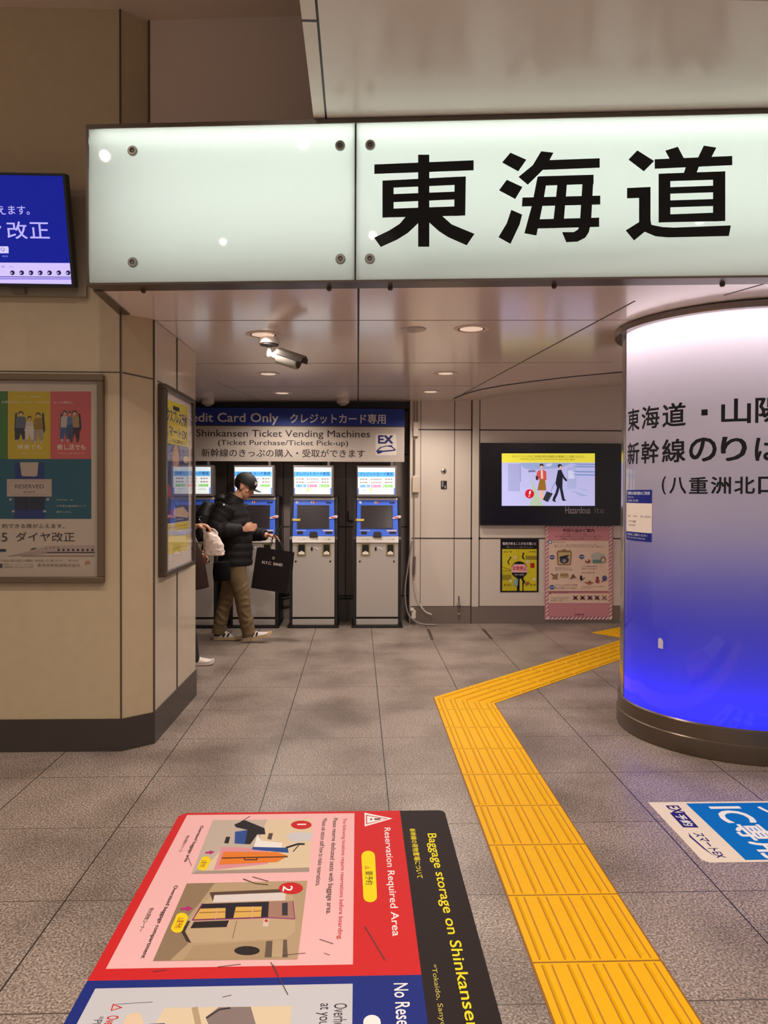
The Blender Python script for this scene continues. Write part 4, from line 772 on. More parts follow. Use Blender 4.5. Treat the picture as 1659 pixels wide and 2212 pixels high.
('p',(86,50,54),[(2.6953,0.2888),(2.6944,0.2943),(2.6918,0.2993),(2.6878,0.3033),(2.6827,0.3058),(2.6772,0.3067),(2.6716,0.3058),(2.6666,0.3033),(2.6626,0.2993),(2.6601,0.2944),(2.6593,0.2888),(2.6602,0.2833),(2.6628,0.2783),(2.6668,0.2744),(2.6719,0.2718),(2.6774,0.271),(2.683,0.2718),(2.688,0.2744),(2.692,0.2783),(2.6945,0.2833)]),
('p',(150,110,106),[(2.7297,0.3119),(2.786,0.2627),(2.7925,0.27),(2.7362,0.3192)]),
('p',(150,110,106),[(2.782,0.3165),(2.7301,0.2719),(2.7366,0.2645),(2.7885,0.3091)]),
('p',(150,110,106),[(2.7782,0.2887),(2.7773,0.2942),(2.7747,0.2992),(2.7707,0.3032),(2.7657,0.3057),(2.7601,0.3066),(2.7545,0.3057),(2.7495,0.3032),(2.7455,0.2992),(2.743,0.2943),(2.7422,0.2887),(2.7431,0.2832),(2.7457,0.2782),(2.7497,0.2743),(2.7548,0.2717),(2.7603,0.2708),(2.7659,0.2717),(2.7709,0.2742),(2.7749,0.2782),(2.7774,0.2832)]),
('t',(120,60,64),'JR東海',(2.4222,0.0928,2.53,0.1131),0.02),
],
'sheet': [
('p',(60,64,70),[(-0.8324,0.243),(-0.8333,0.2499),(-0.8358,0.2561),(-0.8397,0.2611),(-0.8447,0.2643),(-0.8502,0.2654),(-0.8557,0.2643),(-0.8607,0.2611),(-0.8646,0.2562),(-0.8671,0.2499),(-0.868,0.243),(-0.8671,0.2361),(-0.8645,0.2298),(-0.8606,0.2249),(-0.8556,0.2217),(-0.8501,0.2206),(-0.8446,0.2217),(-0.8397,0.2249),(-0.8358,0.2298),(-0.8332,0.236)]),
('p',(180,186,186),[(-0.8402,0.243),(-0.8407,0.2471),(-0.8421,0.2509),(-0.8443,0.2538),(-0.8471,0.2557),(-0.8502,0.2564),(-0.8533,0.2558),(-0.8561,0.2539),(-0.8583,0.2509),(-0.8597,0.2471),(-0.8602,0.243),(-0.8597,0.2388),(-0.8583,0.2351),(-0.856,0.2321),(-0.8532,0.2302),(-0.8502,0.2296),(-0.8471,0.2302),(-0.8443,0.2321),(-0.8421,0.2351),(-0.8406,0.2388)]),
('p',(120,130,128),[(-0.8869,0.2878),(-0.8872,0.2892),(-0.888,0.2904),(-0.8892,0.2914),(-0.8908,0.292),(-0.8925,0.2923),(-0.8942,0.292),(-0.8958,0.2914),(-0.897,0.2904),(-0.8978,0.2892),(-0.8981,0.2878),(-0.8978,0.2864),(-0.897,0.2852),(-0.8958,0.2842),(-0.8942,0.2835),(-0.8925,0.2833),(-0.8908,0.2835),(-0.8892,0.2842),(-0.888,0.2851),(-0.8872,0.2864)]),
('p',(120,130,128),[(-0.8446,0.2284),(-0.8449,0.2302),(-0.8459,0.2317),(-0.8473,0.233),(-0.8492,0.2338),(-0.8513,0.234),(-0.8533,0.2338),(-0.8552,0.233),(-0.8567,0.2317),(-0.8576,0.2302),(-0.8579,0.2284),(-0.8576,0.2267),(-0.8567,0.2252),(-0.8552,0.2239),(-0.8533,0.2231),(-0.8513,0.2228),(-0.8492,0.2231),(-0.8473,0.2239),(-0.8459,0.2251),(-0.8449,0.2267)]),
('p',(120,130,128),[(-0.8022,0.169),(-0.8026,0.1711),(-0.8037,0.173),(-0.8054,0.1745),(-0.8076,0.1754),(-0.81,0.1758),(-0.8124,0.1754),(-0.8146,0.1745),(-0.8163,0.173),(-0.8174,0.1711),(-0.8178,0.1691),(-0.8174,0.167),(-0.8163,0.1651),(-0.8146,0.1636),(-0.8124,0.1627),(-0.81,0.1623),(-0.8076,0.1627),(-0.8054,0.1636),(-0.8037,0.1651),(-0.8026,0.167)]),
('p',(120,130,128),[(-0.8825,0.2777),(-0.8829,0.2791),(-0.8842,0.2803),(-0.8862,0.2813),(-0.8886,0.282),(-0.8914,0.2822),(-0.8941,0.282),(-0.8966,0.2813),(-0.8986,0.2804),(-0.8998,0.2791),(-0.9003,0.2777),(-0.8998,0.2763),(-0.8986,0.2751),(-0.8966,0.2741),(-0.8941,0.2735),(-0.8914,0.2732),(-0.8886,0.2735),(-0.8861,0.2741),(-0.8842,0.2751),(-0.8829,0.2763)]),
('p',(120,130,128),[(-0.8446,0.2184),(-0.8448,0.2201),(-0.8456,0.2216),(-0.8469,0.2229),(-0.8484,0.2237),(-0.8501,0.224),(-0.8519,0.2237),(-0.8534,0.2229),(-0.8546,0.2217),(-0.8554,0.2201),(-0.8557,0.2184),(-0.8554,0.2166),(-0.8546,0.2151),(-0.8534,0.2138),(-0.8518,0.213),(-0.8501,0.2128),(-0.8484,0.213),(-0.8469,0.2138),(-0.8456,0.2151),(-0.8448,0.2166)]),
('p',(120,130,128),[(-0.8022,0.159),(-0.8025,0.161),(-0.8035,0.1629),(-0.8049,0.1644),(-0.8068,0.1654),(-0.8089,0.1657),(-0.8109,0.1654),(-0.8128,0.1644),(-0.8143,0.1629),(-0.8152,0.1611),(-0.8155,0.159),(-0.8152,0.1569),(-0.8143,0.155),(-0.8128,0.1536),(-0.8109,0.1526),(-0.8089,0.1523),(-0.8068,0.1526),(-0.8049,0.1535),(-0.8035,0.155),(-0.8025,0.1569)]),
('p',(120,130,128),[(-0.8825,0.2676),(-0.8828,0.269),(-0.884,0.2703),(-0.8857,0.2713),(-0.8879,0.2719),(-0.8903,0.2721),(-0.8927,0.2719),(-0.8948,0.2713),(-0.8966,0.2703),(-0.8977,0.269),(-0.898,0.2677),(-0.8977,0.2663),(-0.8965,0.265),(-0.8948,0.264),(-0.8926,0.2634),(-0.8902,0.2632),(-0.8878,0.2634),(-0.8857,0.264),(-0.8839,0.265),(-0.8828,0.2663)]),
('p',(120,130,128),[(-0.8401,0.2083),(-0.8405,0.21),(-0.8418,0.2116),(-0.8438,0.2128),(-0.8463,0.2136),(-0.849,0.2139),(-0.8518,0.2136),(-0.8542,0.2128),(-0.8562,0.2116),(-0.8575,0.21),(-0.8579,0.2083),(-0.8575,0.2066),(-0.8562,0.205),(-0.8542,0.2038),(-0.8517,0.203),(-0.849,0.2027),(-0.8462,0.203),(-0.8438,0.2038),(-0.8418,0.205),(-0.8405,0.2065)]),
('p',(120,130,128),[(-0.8022,0.1489),(-0.8024,0.151),(-0.8032,0.1528),(-0.8045,0.1543),(-0.806,0.1553),(-0.8077,0.1556),(-0.8095,0.1553),(-0.811,0.1543),(-0.8122,0.1529),(-0.813,0.151),(-0.8133,0.1489),(-0.813,0.1468),(-0.8122,0.145),(-0.811,0.1435),(-0.8094,0.1425),(-0.8077,0.1422),(-0.806,0.1425),(-0.8045,0.1435),(-0.8032,0.1449),(-0.8024,0.1468)]),
('p',(120,130,128),[(-0.8825,0.2576),(-0.8828,0.259),(-0.8837,0.2602),(-0.8852,0.2612),(-0.8871,0.2618),(-0.8891,0.2621),(-0.8912,0.2618),(-0.8931,0.2612),(-0.8945,0.2602),(-0.8955,0.259),(-0.8958,0.2576),(-0.8955,0.2562),(-0.8945,0.255),(-0.893,0.254),(-0.8912,0.2533),(-0.8891,0.2531),(-0.8871,0.2533),(-0.8852,0.254),(-0.8837,0.2549),(-0.8828,0.2562)]),
('p',(120,130,128),[(-0.8401,0.1982),(-0.8405,0.1999),(-0.8416,0.2015),(-0.8433,0.2027),(-0.8455,0.2035),(-0.8479,0.2038),(-0.8503,0.2035),(-0.8525,0.2028),(-0.8542,0.2015),(-0.8553,0.2),(-0.8557,0.1982),(-0.8553,0.1965),(-0.8542,0.1949),(-0.8524,0.1937),(-0.8503,0.1929),(-0.8479,0.1926),(-0.8455,0.1929),(-0.8433,0.1937),(-0.8416,0.1949),(-0.8405,0.1965)]),
('p',(120,130,128),[(-0.7977,0.1388),(-0.7981,0.1409),(-0.7994,0.1428),(-0.8014,0.1443),(-0.8039,0.1452),(-0.8066,0.1455),(-0.8094,0.1452),(-0.8118,0.1443),(-0.8138,0.1428),(-0.8151,0.1409),(-0.8155,0.1388),(-0.8151,0.1368),(-0.8138,0.1349),(-0.8118,0.1334),(-0.8093,0.1324),(-0.8066,0.1321),(-0.8038,0.1324),(-0.8014,0.1334),(-0.7994,0.1349),(-0.7981,0.1367)]),
('p',(120,130,128),[(-0.8824,0.2475),(-0.8827,0.2489),(-0.8835,0.2501),(-0.8847,0.2511),(-0.8863,0.2518),(-0.888,0.252),(-0.8897,0.2518),(-0.8913,0.2511),(-0.8925,0.2501),(-0.8933,0.2489),(-0.8936,0.2475),(-0.8933,0.2461),(-0.8925,0.2449),(-0.8913,0.2439),(-0.8897,0.2433),(-0.888,0.243),(-0.8863,0.2432),(-0.8847,0.2439),(-0.8835,0.2449),(-0.8827,0.2461)]),
('p',(120,130,128),[(-0.8401,0.1881),(-0.8404,0.1899),(-0.8414,0.1914),(-0.8428,0.1927),(-0.8447,0.1935),(-0.8468,0.1937),(-0.8488,0.1935),(-0.8507,0.1927),(-0.8522,0.1914),(-0.8531,0.1899),(-0.8534,0.1882),(-0.8531,0.1864),(-0.8521,0.1849),(-0.8507,0.1836),(-0.8488,0.1828),(-0.8467,0.1825),(-0.8447,0.1828),(-0.8428,0.1836),(-0.8413,0.1848),(-0.8404,0.1864)]),
],
'osign': [
('t',(214,206,200),'Credit Card Only',(-1.9746,2.1882,-0.8658,2.3166),0.016),
('t',(214,206,200),'クレジットカード専用',(-0.7387,2.2085,0.3021,2.3157),0.022),
('t',(52,42,44),'Shinkansen Ticket Vending Machines',(-1.753,2.0358,0.1306,2.1351),0.008),
('t',(52,42,44),'(Ticket Purchase/Ticket Pick-up)',(-1.5174,1.9526,-0.1079,2.0243),0.004),
('t',(52,42,44),'新幹線のきっぷの購入・受取ができます',(-1.6975,1.8398,0.0749,1.928),0.008),
('p',(206,195,186),[(0.2068,2.0991),(0.405,2.1003),(0.4204,2.0821),(0.4211,1.8811),(0.4059,1.8658),(0.2076,1.8648),(0.1923,1.8799),(0.1917,2.0808)]),
('t',(40,44,104),'EX',(0.2179,1.9927,0.3853,2.085),0.05),
('p',(40,44,104),[(0.1968,1.9134),(0.2378,1.9532),(0.3063,1.9719),(0.3674,1.9692),(0.4164,1.9268),(0.3981,1.9145),(0.2761,1.9017),(0.2182,1.877)]),
('p',(206,195,186),[(0.2227,1.9227),(0.2607,1.9503),(0.314,1.9628),(0.3598,1.9569),(0.395,1.9297),(0.276,1.9169)]),
('p',(40,44,104),[(0.3063,1.9719),(0.3826,1.9784),(0.3522,1.9538)]),
],
'header': [
('p',(96,176,236),[(-0.2166,1.6272),(0.1843,1.6289),(0.1841,1.6823),(-0.2167,1.6805)]),
('p',(225,245,255),[(-0.2167,1.6805),(0.1841,1.6823),(0.184,1.7221),(-0.2168,1.7203)]),
('t',(40,74,150),'クレジットカード専用',(-0.1929,1.6408,0.1646,1.6779),0.02),
('t',(120,96,96),'新幹線',(-0.1911,1.5943,-0.1082,1.6115),0.02),
('t',(120,96,96),'自由席指定席',(-0.0742,1.5947,0.0444,1.6122),0.02),
('t',(120,96,96),'乗車券',(0.0801,1.5954,0.1649,1.6127),0.02),
('t',(120,96,96),'新幹線',(-0.191,1.5587,-0.108,1.576),0.02),
('t',(120,96,96),'自由席指定席',(-0.0741,1.5592,0.0445,1.5766),0.02),
('t',(120,96,96),'乗車券',(0.0802,1.5598,0.165,1.5771),0.02),
('p',(60,160,214),[(-0.1908,1.5155),(-0.0841,1.5159),(-0.0842,1.5413),(-0.1909,1.5409)]),
('p',(240,96,156),[(-0.0697,1.516),(0.0362,1.5164),(0.0361,1.5418),(-0.0698,1.5414)]),
('p',(120,196,80),[(0.06,1.5165),(0.1652,1.5169),(0.1651,1.5423),(0.0599,1.5419)]),
('t',(245,242,240),'きっぷ購入',(-0.1841,1.5189,-0.091,1.5362),0.02),
('t',(245,242,240),'受け取り',(-0.0638,1.5194,0.0311,1.5367),0.02),
('t',(245,242,240),'払いもどし',(0.0659,1.5199,0.1592,1.5372),0.02),
('p',(250,220,120),[(-0.0806,1.4693),(-0.0552,1.4694),(-0.0553,1.5033),(-0.0807,1.5032)]),
('t',(150,160,150),'特急券',(-0.1628,1.4775,-0.1247,1.4946),0.02),
('t',(150,160,150),'Ｅ 一万円',(-0.006,1.4806,0.1381,1.4973),0.02),
('t',(190,190,190),'Tickets available',(-0.006,1.4552,0.1467,1.4693),0.0),
('p',(90,130,235),[(-0.216,1.4375),(-0.2025,1.4376),(-0.2027,1.507),(-0.2162,1.507)]),
('p',(90,130,235),[(0.1774,1.4389),(0.1893,1.4389),(0.189,1.5085),(0.1771,1.5084)]),
],
'lposter': [
('p',(74,120,50),[(-2.1333,1.6384),(-1.9436,1.6394),(-1.9423,2.0158),(-2.1318,2.0143)]),
('p',(206,178,30),[(-1.9435,1.64),(-1.7112,1.6412),(-1.7102,2.0161),(-1.9422,2.0142)]),
('p',(206,96,96),[(-1.7112,1.6412),(-1.4868,1.6423),(-1.4861,2.0179),(-1.7102,2.0161)]),
('p',(34,92,112),[(-2.1347,1.3066),(-1.4864,1.308),(-1.4858,1.6422),(-2.1333,1.639)]),
('t',(232,224,205),'のぞみの一部列車を',(-1.9062,1.9819,-1.7619,1.9912),0.0),
('t',(232,224,205),'全車指定席にします。これからは、もっと便利に。',(-1.9774,1.9492,-1.5824,1.9629),0.0),
('t',(232,224,205),'帰省でも',(-1.8914,1.6937,-1.7582,1.7212),0.02),
('t',(232,224,205),'推し活でも',(-1.674,1.6919,-1.5176,1.7233),0.02),
('t',(232,224,205),'ご家族そろって予約できます',(-1.8725,1.669,-1.7298,1.676),0.0),
('t',(232,224,205),'お友だちと一緒に予約できます',(-1.6675,1.6689,-1.5243,1.6764),0.0),
('p',(52,48,60),[(-1.9029,1.8931),(-1.8926,1.8976),(-1.8921,1.8153),(-1.7569,1.8162),(-1.7559,1.8986),(-1.7457,1.8942),(-1.7386,1.8015),(-1.746,1.7866),(-1.9032,1.7856),(-1.9075,1.8004)]),
('p',(96,104,120),[(-1.8993,1.8672),(-1.8883,1.8754),(-1.8554,1.8756),(-1.8445,1.8675),(-1.8419,1.8082),(-1.9022,1.8079)]),
('p',(52,52,64),[(-1.9049,1.8115),(-1.8392,1.812),(-1.8421,1.747),(-1.8613,1.7469),(-1.8722,1.7821),(-1.8832,1.7468),(-1.9052,1.7467)]),
('p',(60,44,40),[(-1.8565,1.8934),(-1.8572,1.8973),(-1.8594,1.9008),(-1.8628,1.9035),(-1.867,1.9053),(-1.8718,1.9059),(-1.8765,1.9052),(-1.8808,1.9034),(-1.8842,1.9006),(-1.8864,1.8971),(-1.8872,1.8932),(-1.8864,1.8893),(-1.8842,1.8858),(-1.8809,1.883),(-1.8766,1.8813),(-1.8719,1.8807),(-1.8671,1.8813),(-1.8628,1.8832),(-1.8594,1.886),(-1.8572,1.8895)]),
('p',(214,170,140),[(-1.8609,1.8874),(-1.8614,1.8906),(-1.8629,1.8935),(-1.8654,1.8958),(-1.8684,1.8972),(-1.8718,1.8977),(-1.8752,1.8972),(-1.8782,1.8957),(-1.8807,1.8934),(-1.8822,1.8905),(-1.8828,1.8873),(-1.8823,1.8841),(-1.8807,1.8812),(-1.8783,1.8789),(-1.8752,1.8775),(-1.8719,1.877),(-1.8685,1.8775),(-1.8654,1.879),(-1.863,1.8813),(-1.8614,1.8842)]),
('p',(190,170,160),[(-1.8958,1.7486),(-1.8871,1.7486),(-1.8857,1.732),(-1.8973,1.7319)]),
('p',(190,170,160),[(-1.8575,1.7488),(-1.8487,1.7489),(-1.8473,1.7322),(-1.859,1.7321)]),
('p',(150,120,40),[(-1.8006,1.8604),(-1.7911,1.8686),(-1.7626,1.8688),(-1.7531,1.8607),(-1.7509,1.8014),(-1.8032,1.8011)]),
('p',(170,150,130),[(-1.8056,1.8048),(-1.7485,1.8051),(-1.751,1.7402),(-1.7677,1.7401),(-1.7771,1.7753),(-1.7867,1.7399),(-1.8057,1.7398)]),
('p',(60,44,40),[(-1.7635,1.8866),(-1.7641,1.8905),(-1.766,1.894),(-1.7689,1.8968),(-1.7726,1.8986),(-1.7768,1.8991),(-1.7809,1.8985),(-1.7846,1.8967),(-1.7875,1.8939),(-1.7894,1.8903),(-1.7901,1.8864),(-1.7895,1.8826),(-1.7876,1.8791),(-1.7846,1.8763),(-1.7809,1.8745),(-1.7768,1.8739),(-1.7727,1.8746),(-1.769,1.8764),(-1.766,1.8792),(-1.7641,1.8827)]),
('p',(214,170,140),[(-1.7673,1.8807),(-1.7678,1.8839),(-1.7691,1.8868),(-1.7712,1.889),(-1.7738,1.8905),(-1.7768,1.891),(-1.7797,1.8905),(-1.7824,1.889),(-1.7845,1.8867),(-1.7858,1.8838),(-1.7863,1.8805),(-1.7859,1.8773),(-1.7845,1.8744),(-1.7824,1.8722),(-1.7798,1.8707),(-1.7768,1.8702),(-1.7739,1.8708),(-1.7712,1.8722),(-1.7691,1.8746),(-1.7678,1.8775)]),
('p',(210,190,180),[(-1.7982,1.7417),(-1.7895,1.7418),(-1.788,1.7251),(-1.7998,1.725)]),
('p',(210,190,180),[(-1.7649,1.7419),(-1.7562,1.742),(-1.7547,1.7253),(-1.7664,1.7252)]),
('p',(210,190,180),[(-1.8446,1.8416),(-1.8365,1.8498),(-1.8124,1.85),(-1.8044,1.8419),(-1.8024,1.8085),(-1.8467,1.8082)]),
('p',(214,204,196),[(-1.8487,1.8119),(-1.8004,1.8122),(-1.8026,1.7473),(-1.8167,1.7472),(-1.8246,1.7824),(-1.8328,1.7471),(-1.8489,1.747)]),
('p',(60,44,40),[(-1.8131,1.8677),(-1.8137,1.8716),(-1.8153,1.8751),(-1.8177,1.8779),(-1.8209,1.8797),(-1.8243,1.8803),(-1.8278,1.8796),(-1.831,1.8778),(-1.8335,1.875),(-1.8351,1.8715),(-1.8356,1.8676),(-1.8351,1.8637),(-1.8335,1.8602),(-1.831,1.8574),(-1.8279,1.8557),(-1.8244,1.8551),(-1.8209,1.8557),(-1.8178,1.8575),(-1.8153,1.8603),(-1.8137,1.8639)]),
('p',(214,170,140),[(-1.8164,1.8618),(-1.8167,1.865),(-1.8179,1.8679),(-1.8197,1.8702),(-1.8219,1.8716),(-1.8244,1.8721),(-1.8269,1.8716),(-1.8291,1.8701),(-1.8309,1.8678),(-1.832,1.8649),(-1.8324,1.8617),(-1.8321,1.8585),(-1.8309,1.8556),(-1.8292,1.8533),(-1.8269,1.8519),(-1.8244,1.8514),(-1.8219,1.8519),(-1.8197,1.8534),(-1.8179,1.8557),(-1.8168,1.8586)]),
('p',(200,160,140),[(-1.8432,1.7489),(-1.8344,1.7489),(-1.833,1.7323),(-1.8447,1.7322)]),
('p',(200,160,140),[(-1.815,1.7491),(-1.8063,1.7491),(-1.8049,1.7324),(-1.8166,1.7324)]),
('p',(216,206,198),[(-1.8457,1.823),(-1.8026,1.8233),(-1.7972,1.7955),(-1.8531,1.7952)]),
('p',(52,48,60),[(-1.6541,1.8911),(-1.6438,1.8956),(-1.6433,1.8281),(-1.557,1.8286),(-1.5561,1.8963),(-1.5459,1.8919),(-1.5387,1.8139),(-1.5461,1.799),(-1.6543,1.7983),(-1.6587,1.8131)]),
('p',(190,180,176),[(-1.6523,1.8726),(-1.6435,1.8808),(-1.6171,1.881),(-1.6083,1.8729),(-1.6062,1.8135),(-1.6547,1.8131)]),
('p',(72,92,140),[(-1.6568,1.8168),(-1.604,1.8172),(-1.6064,1.7521),(-1.6218,1.752),(-1.6305,1.7873),(-1.6394,1.7519),(-1.657,1.7518)]),
('p',(60,44,40),[(-1.6179,1.8988),(-1.6185,1.9027),(-1.6203,1.9062),(-1.623,1.909),(-1.6264,1.9107),(-1.6302,1.9113),(-1.634,1.9107),(-1.6375,1.9089),(-1.6402,1.906),(-1.642,1.9025),(-1.6426,1.8986),(-1.642,1.8947),(-1.6402,1.8912),(-1.6375,1.8884),(-1.6341,1.8867),(-1.6303,1.8861),(-1.6265,1.8867),(-1.623,1.8885),(-1.6203,1.8914),(-1.6185,1.8949)]),
('p',(214,170,140),[(-1.6215,1.8928),(-1.6219,1.896),(-1.6231,1.8989),(-1.6251,1.9012),(-1.6275,1.9027),(-1.6302,1.9032),(-1.633,1.9026),(-1.6354,1.9011),(-1.6374,1.8988),(-1.6386,1.8959),(-1.6391,1.8927),(-1.6386,1.8895),(-1.6374,1.8866),(-1.6355,1.8843),(-1.633,1.8829),(-1.6303,1.8824),(-1.6276,1.8829),(-1.6251,1.8844),(-1.6232,1.8867),(-1.6219,1.8896)]),
('p',(190,180,190),[(-1.6504,1.7537),(-1.6416,1.7538),(-1.6402,1.7371),(-1.6519,1.737)]),
('p',(190,180,190),[(-1.6196,1.7539),(-1.6108,1.754),(-1.6093,1.7373),(-1.6211,1.7372)]),
('p',(170,140,90),[(-1.601,1.8729),(-1.5914,1.8812),(-1.5628,1.8814),(-1.5533,1.8732),(-1.551,1.8138),(-1.6035,1.8135)]),
('p',(66,36,34),[(-1.6059,1.8172),(-1.5486,1.8175),(-1.5511,1.7525),(-1.5678,1.7524),(-1.5773,1.7876),(-1.5869,1.7523),(-1.606,1.7521)]),
('p',(60,44,40),[(-1.5637,1.8992),(-1.5643,1.9031),(-1.5662,1.9066),(-1.5692,1.9093),(-1.5729,1.9111),(-1.577,1.9117),(-1.5812,1.9111),(-1.5849,1.9092),(-1.5878,1.9064),(-1.5898,1.9029),(-1.5904,1.899),(-1.5898,1.8951),(-1.5879,1.8916),(-1.5849,1.8888),(-1.5812,1.887),(-1.5771,1.8865),(-1.573,1.8871),(-1.5692,1.8889),(-1.5663,1.8917),(-1.5644,1.8953)]),
('p',(214,170,140),[(-1.5675,1.8932),(-1.568,1.8964),(-1.5693,1.8993),(-1.5714,1.9016),(-1.5741,1.903),(-1.577,1.9035),(-1.58,1.903),(-1.5827,1.9015),(-1.5848,1.8992),(-1.5861,1.8963),(-1.5866,1.8931),(-1.5862,1.8899),(-1.5848,1.887),(-1.5827,1.8847),(-1.58,1.8832),(-1.5771,1.8827),(-1.5741,1.8833),(-1.5715,1.8848),(-1.5694,1.8871),(-1.568,1.89)]),
('p',(60,40,40),[(-1.5985,1.754),(-1.5897,1.7541),(-1.5882,1.7374),(-1.6,1.7373)]),
('p',(60,40,40),[(-1.5651,1.7542),(-1.5563,1.7543),(-1.5548,1.7376),(-1.5666,1.7375)]),
('p',(90,110,150),[(-1.6175,1.8691),(-1.6116,1.8773),(-1.594,1.8774),(-1.5881,1.8693),(-1.5868,1.8284),(-1.619,1.8282)]),
('p',(66,80,120),[(-1.6205,1.8319),(-1.5853,1.8322),(-1.5869,1.7671),(-1.5972,1.7671),(-1.603,1.8023),(-1.6089,1.767),(-1.6207,1.7669)]),
('p',(60,44,40),[(-1.5945,1.8952),(-1.5949,1.8991),(-1.5961,1.9027),(-1.5979,1.9054),(-1.6002,1.9072),(-1.6027,1.9078),(-1.6053,1.9072),(-1.6076,1.9054),(-1.6094,1.9026),(-1.6106,1.899),(-1.611,1.8951),(-1.6106,1.8912),(-1.6094,1.8877),(-1.6076,1.8849),(-1.6053,1.8832),(-1.6028,1.8826),(-1.6002,1.8832),(-1.5979,1.885),(-1.5961,1.8878),(-1.5949,1.8913)]),
('p',(214,170,140),[(-1.5969,1.8893),(-1.5972,1.8925),(-1.598,1.8954),(-1.5993,1.8977),(-1.6009,1.8991),(-1.6027,1.8996),(-1.6046,1.8991),(-1.6062,1.8976),(-1.6075,1.8953),(-1.6083,1.8924),(-1.6086,1.8892),(-1.6084,1.886),(-1.6075,1.8831),(-1.6062,1.8808),(-1.6046,1.8793),(-1.6028,1.8788),(-1.601,1.8794),(-1.5993,1.8809),(-1.598,1.8832),(-1.5972,1.8861)]),
('p',(80,80,110),[(-1.6177,1.7688),(-1.6089,1.7688),(-1.6075,1.7521),(-1.6192,1.7521)]),
('p',(80,80,110),[(-1.5972,1.7689),(-1.5884,1.769),(-1.5869,1.7523),(-1.5987,1.7522)]),
('p',(36,52,122),[(-1.9056,1.619),(-1.7446,1.6198),(-1.7415,1.4097),(-1.7399,1.3085),(-1.9084,1.3081),(-1.9042,1.4835)]),
('p',(196,176,160),[(-1.8771,1.6217),(-1.7753,1.6222),(-1.7821,1.549),(-1.7924,1.5434),(-1.8619,1.5449),(-1.8685,1.5512)]),
('p',(34,34,56),[(-1.908,1.4315),(-1.7451,1.432),(-1.749,1.3576),(-1.9009,1.3572)]),
('p',(90,80,90),[(-1.8261,1.428),(-1.8263,1.3574),(-1.8241,1.3574),(-1.8239,1.428)]),
('p',(196,176,166),[(-1.9489,1.4313),(-1.7029,1.4321),(-1.7027,1.5289),(-1.9486,1.5279)]),
('p',(150,120,110),[(-1.9359,1.5094),(-1.9361,1.4462),(-1.9346,1.4462),(-1.9344,1.5094)]),
('p',(150,120,110),[(-1.9278,1.5153),(-1.7192,1.5162),(-1.7192,1.5176),(-1.9278,1.5168)]),
('p',(150,120,110),[(-1.7119,1.5102),(-1.7121,1.447),(-1.7106,1.447),(-1.7104,1.5102)]),
('p',(150,120,110),[(-1.9281,1.4411),(-1.7194,1.4418),(-1.7194,1.4433),(-1.9281,1.4425)]),
('t',(70,48,48),'RESERVED',(-1.9042,1.4772,-1.7467,1.4989),0.0),
('t',(90,66,62),'御予約席',(-1.8586,1.4517,-1.7941,1.4616),0.0),
('p',(180,170,170),[(-1.9201,1.4147),(-1.9206,1.4168),(-1.9218,1.4186),(-1.9237,1.4201),(-1.9262,1.4211),(-1.9289,1.4214),(-1.9316,1.421),(-1.934,1.4201),(-1.936,1.4186),(-1.9372,1.4167),(-1.9377,1.4147),(-1.9373,1.4126),(-1.936,1.4107),(-1.9341,1.4093),(-1.9316,1.4083),(-1.9289,1.408),(-1.9262,1.4083),(-1.9238,1.4093),(-1.9218,1.4108),(-1.9206,1.4126)]),
('p',(180,170,170),[(-1.7151,1.4161),(-1.7155,1.4182),(-1.7167,1.42),(-1.7187,1.4215),(-1.7211,1.4225),(-1.7239,1.4228),(-1.7266,1.4224),(-1.729,1.4215),(-1.731,1.42),(-1.7322,1.4181),(-1.7327,1.416),(-1.7322,1.414),(-1.731,1.4121),(-1.7291,1.4106),(-1.7266,1.4097),(-1.7239,1.4094),(-1.7212,1.4097),(-1.7187,1.4107),(-1.7168,1.4122),(-1.7155,1.414)]),
('p',(180,170,170),[(-1.905,1.3497),(-1.9054,1.3518),(-1.9066,1.3537),(-1.9086,1.3551),(-1.911,1.3561),(-1.9137,1.3564),(-1.9165,1.3561),(-1.9189,1.3551),(-1.9208,1.3536),(-1.9221,1.3517),(-1.9225,1.3497),(-1.9221,1.3476),(-1.9209,1.3457),(-1.9189,1.3443),(-1.9165,1.3433),(-1.9138,1.343),(-1.9111,1.3433),(-1.9086,1.3443),(-1.9067,1.3458),(-1.9054,1.3477)]),
('p',(180,170,170),[(-1.7329,1.3502),(-1.7333,1.3522),(-1.7345,1.3541),(-1.7365,1.3556),(-1.7389,1.3565),(-1.7416,1.3568),(-1.7444,1.3565),(-1.7468,1.3556),(-1.7488,1.3541),(-1.75,1.3522),(-1.7505,1.3501),(-1.75,1.3481),(-1.7488,1.3462),(-1.7468,1.3447),(-1.7444,1.3438),(-1.7417,1.3434),(-1.739,1.3438),(-1.7365,1.3447),(-1.7345,1.3462),(-1.7333,1.3481)]),
('t',(205,210,205),'「のぞみ」の',(-1.6773,1.4084,-1.5866,1.4184),0.0),
('t',(205,210,205),'３号車も指定席として',(-1.6774,1.3742,-1.5153,1.3858),0.0),
('t',(205,210,205),'運行します。',(-1.6775,1.3414,-1.5941,1.352),0.0),
('t',(60,40,42),'約できる席がふえます。',(-1.9755,1.2559,-1.6335,1.2804),0.0),
('t',(60,40,42),'5',(-1.9783,1.1815,-1.9471,1.2299),0.0),
('t',(60,40,42),'ダイヤ改正',(-1.9004,1.1816,-1.5774,1.2342),0.0),
('t',(60,40,42),'予',(-2.0164,1.2558,-1.9871,1.2797),0.0),
('t',(60,40,42),'2025.3.1',(-2.1881,1.1813,-1.9873,1.2298),0.0),
('p',(190,168,160),[(-1.9439,1.1004),(-1.8376,1.1247),(-1.7312,1.1565),(-1.47,1.1605),(-1.4664,1.1194),(-1.7276,1.1173),(-1.8743,1.1042)]),
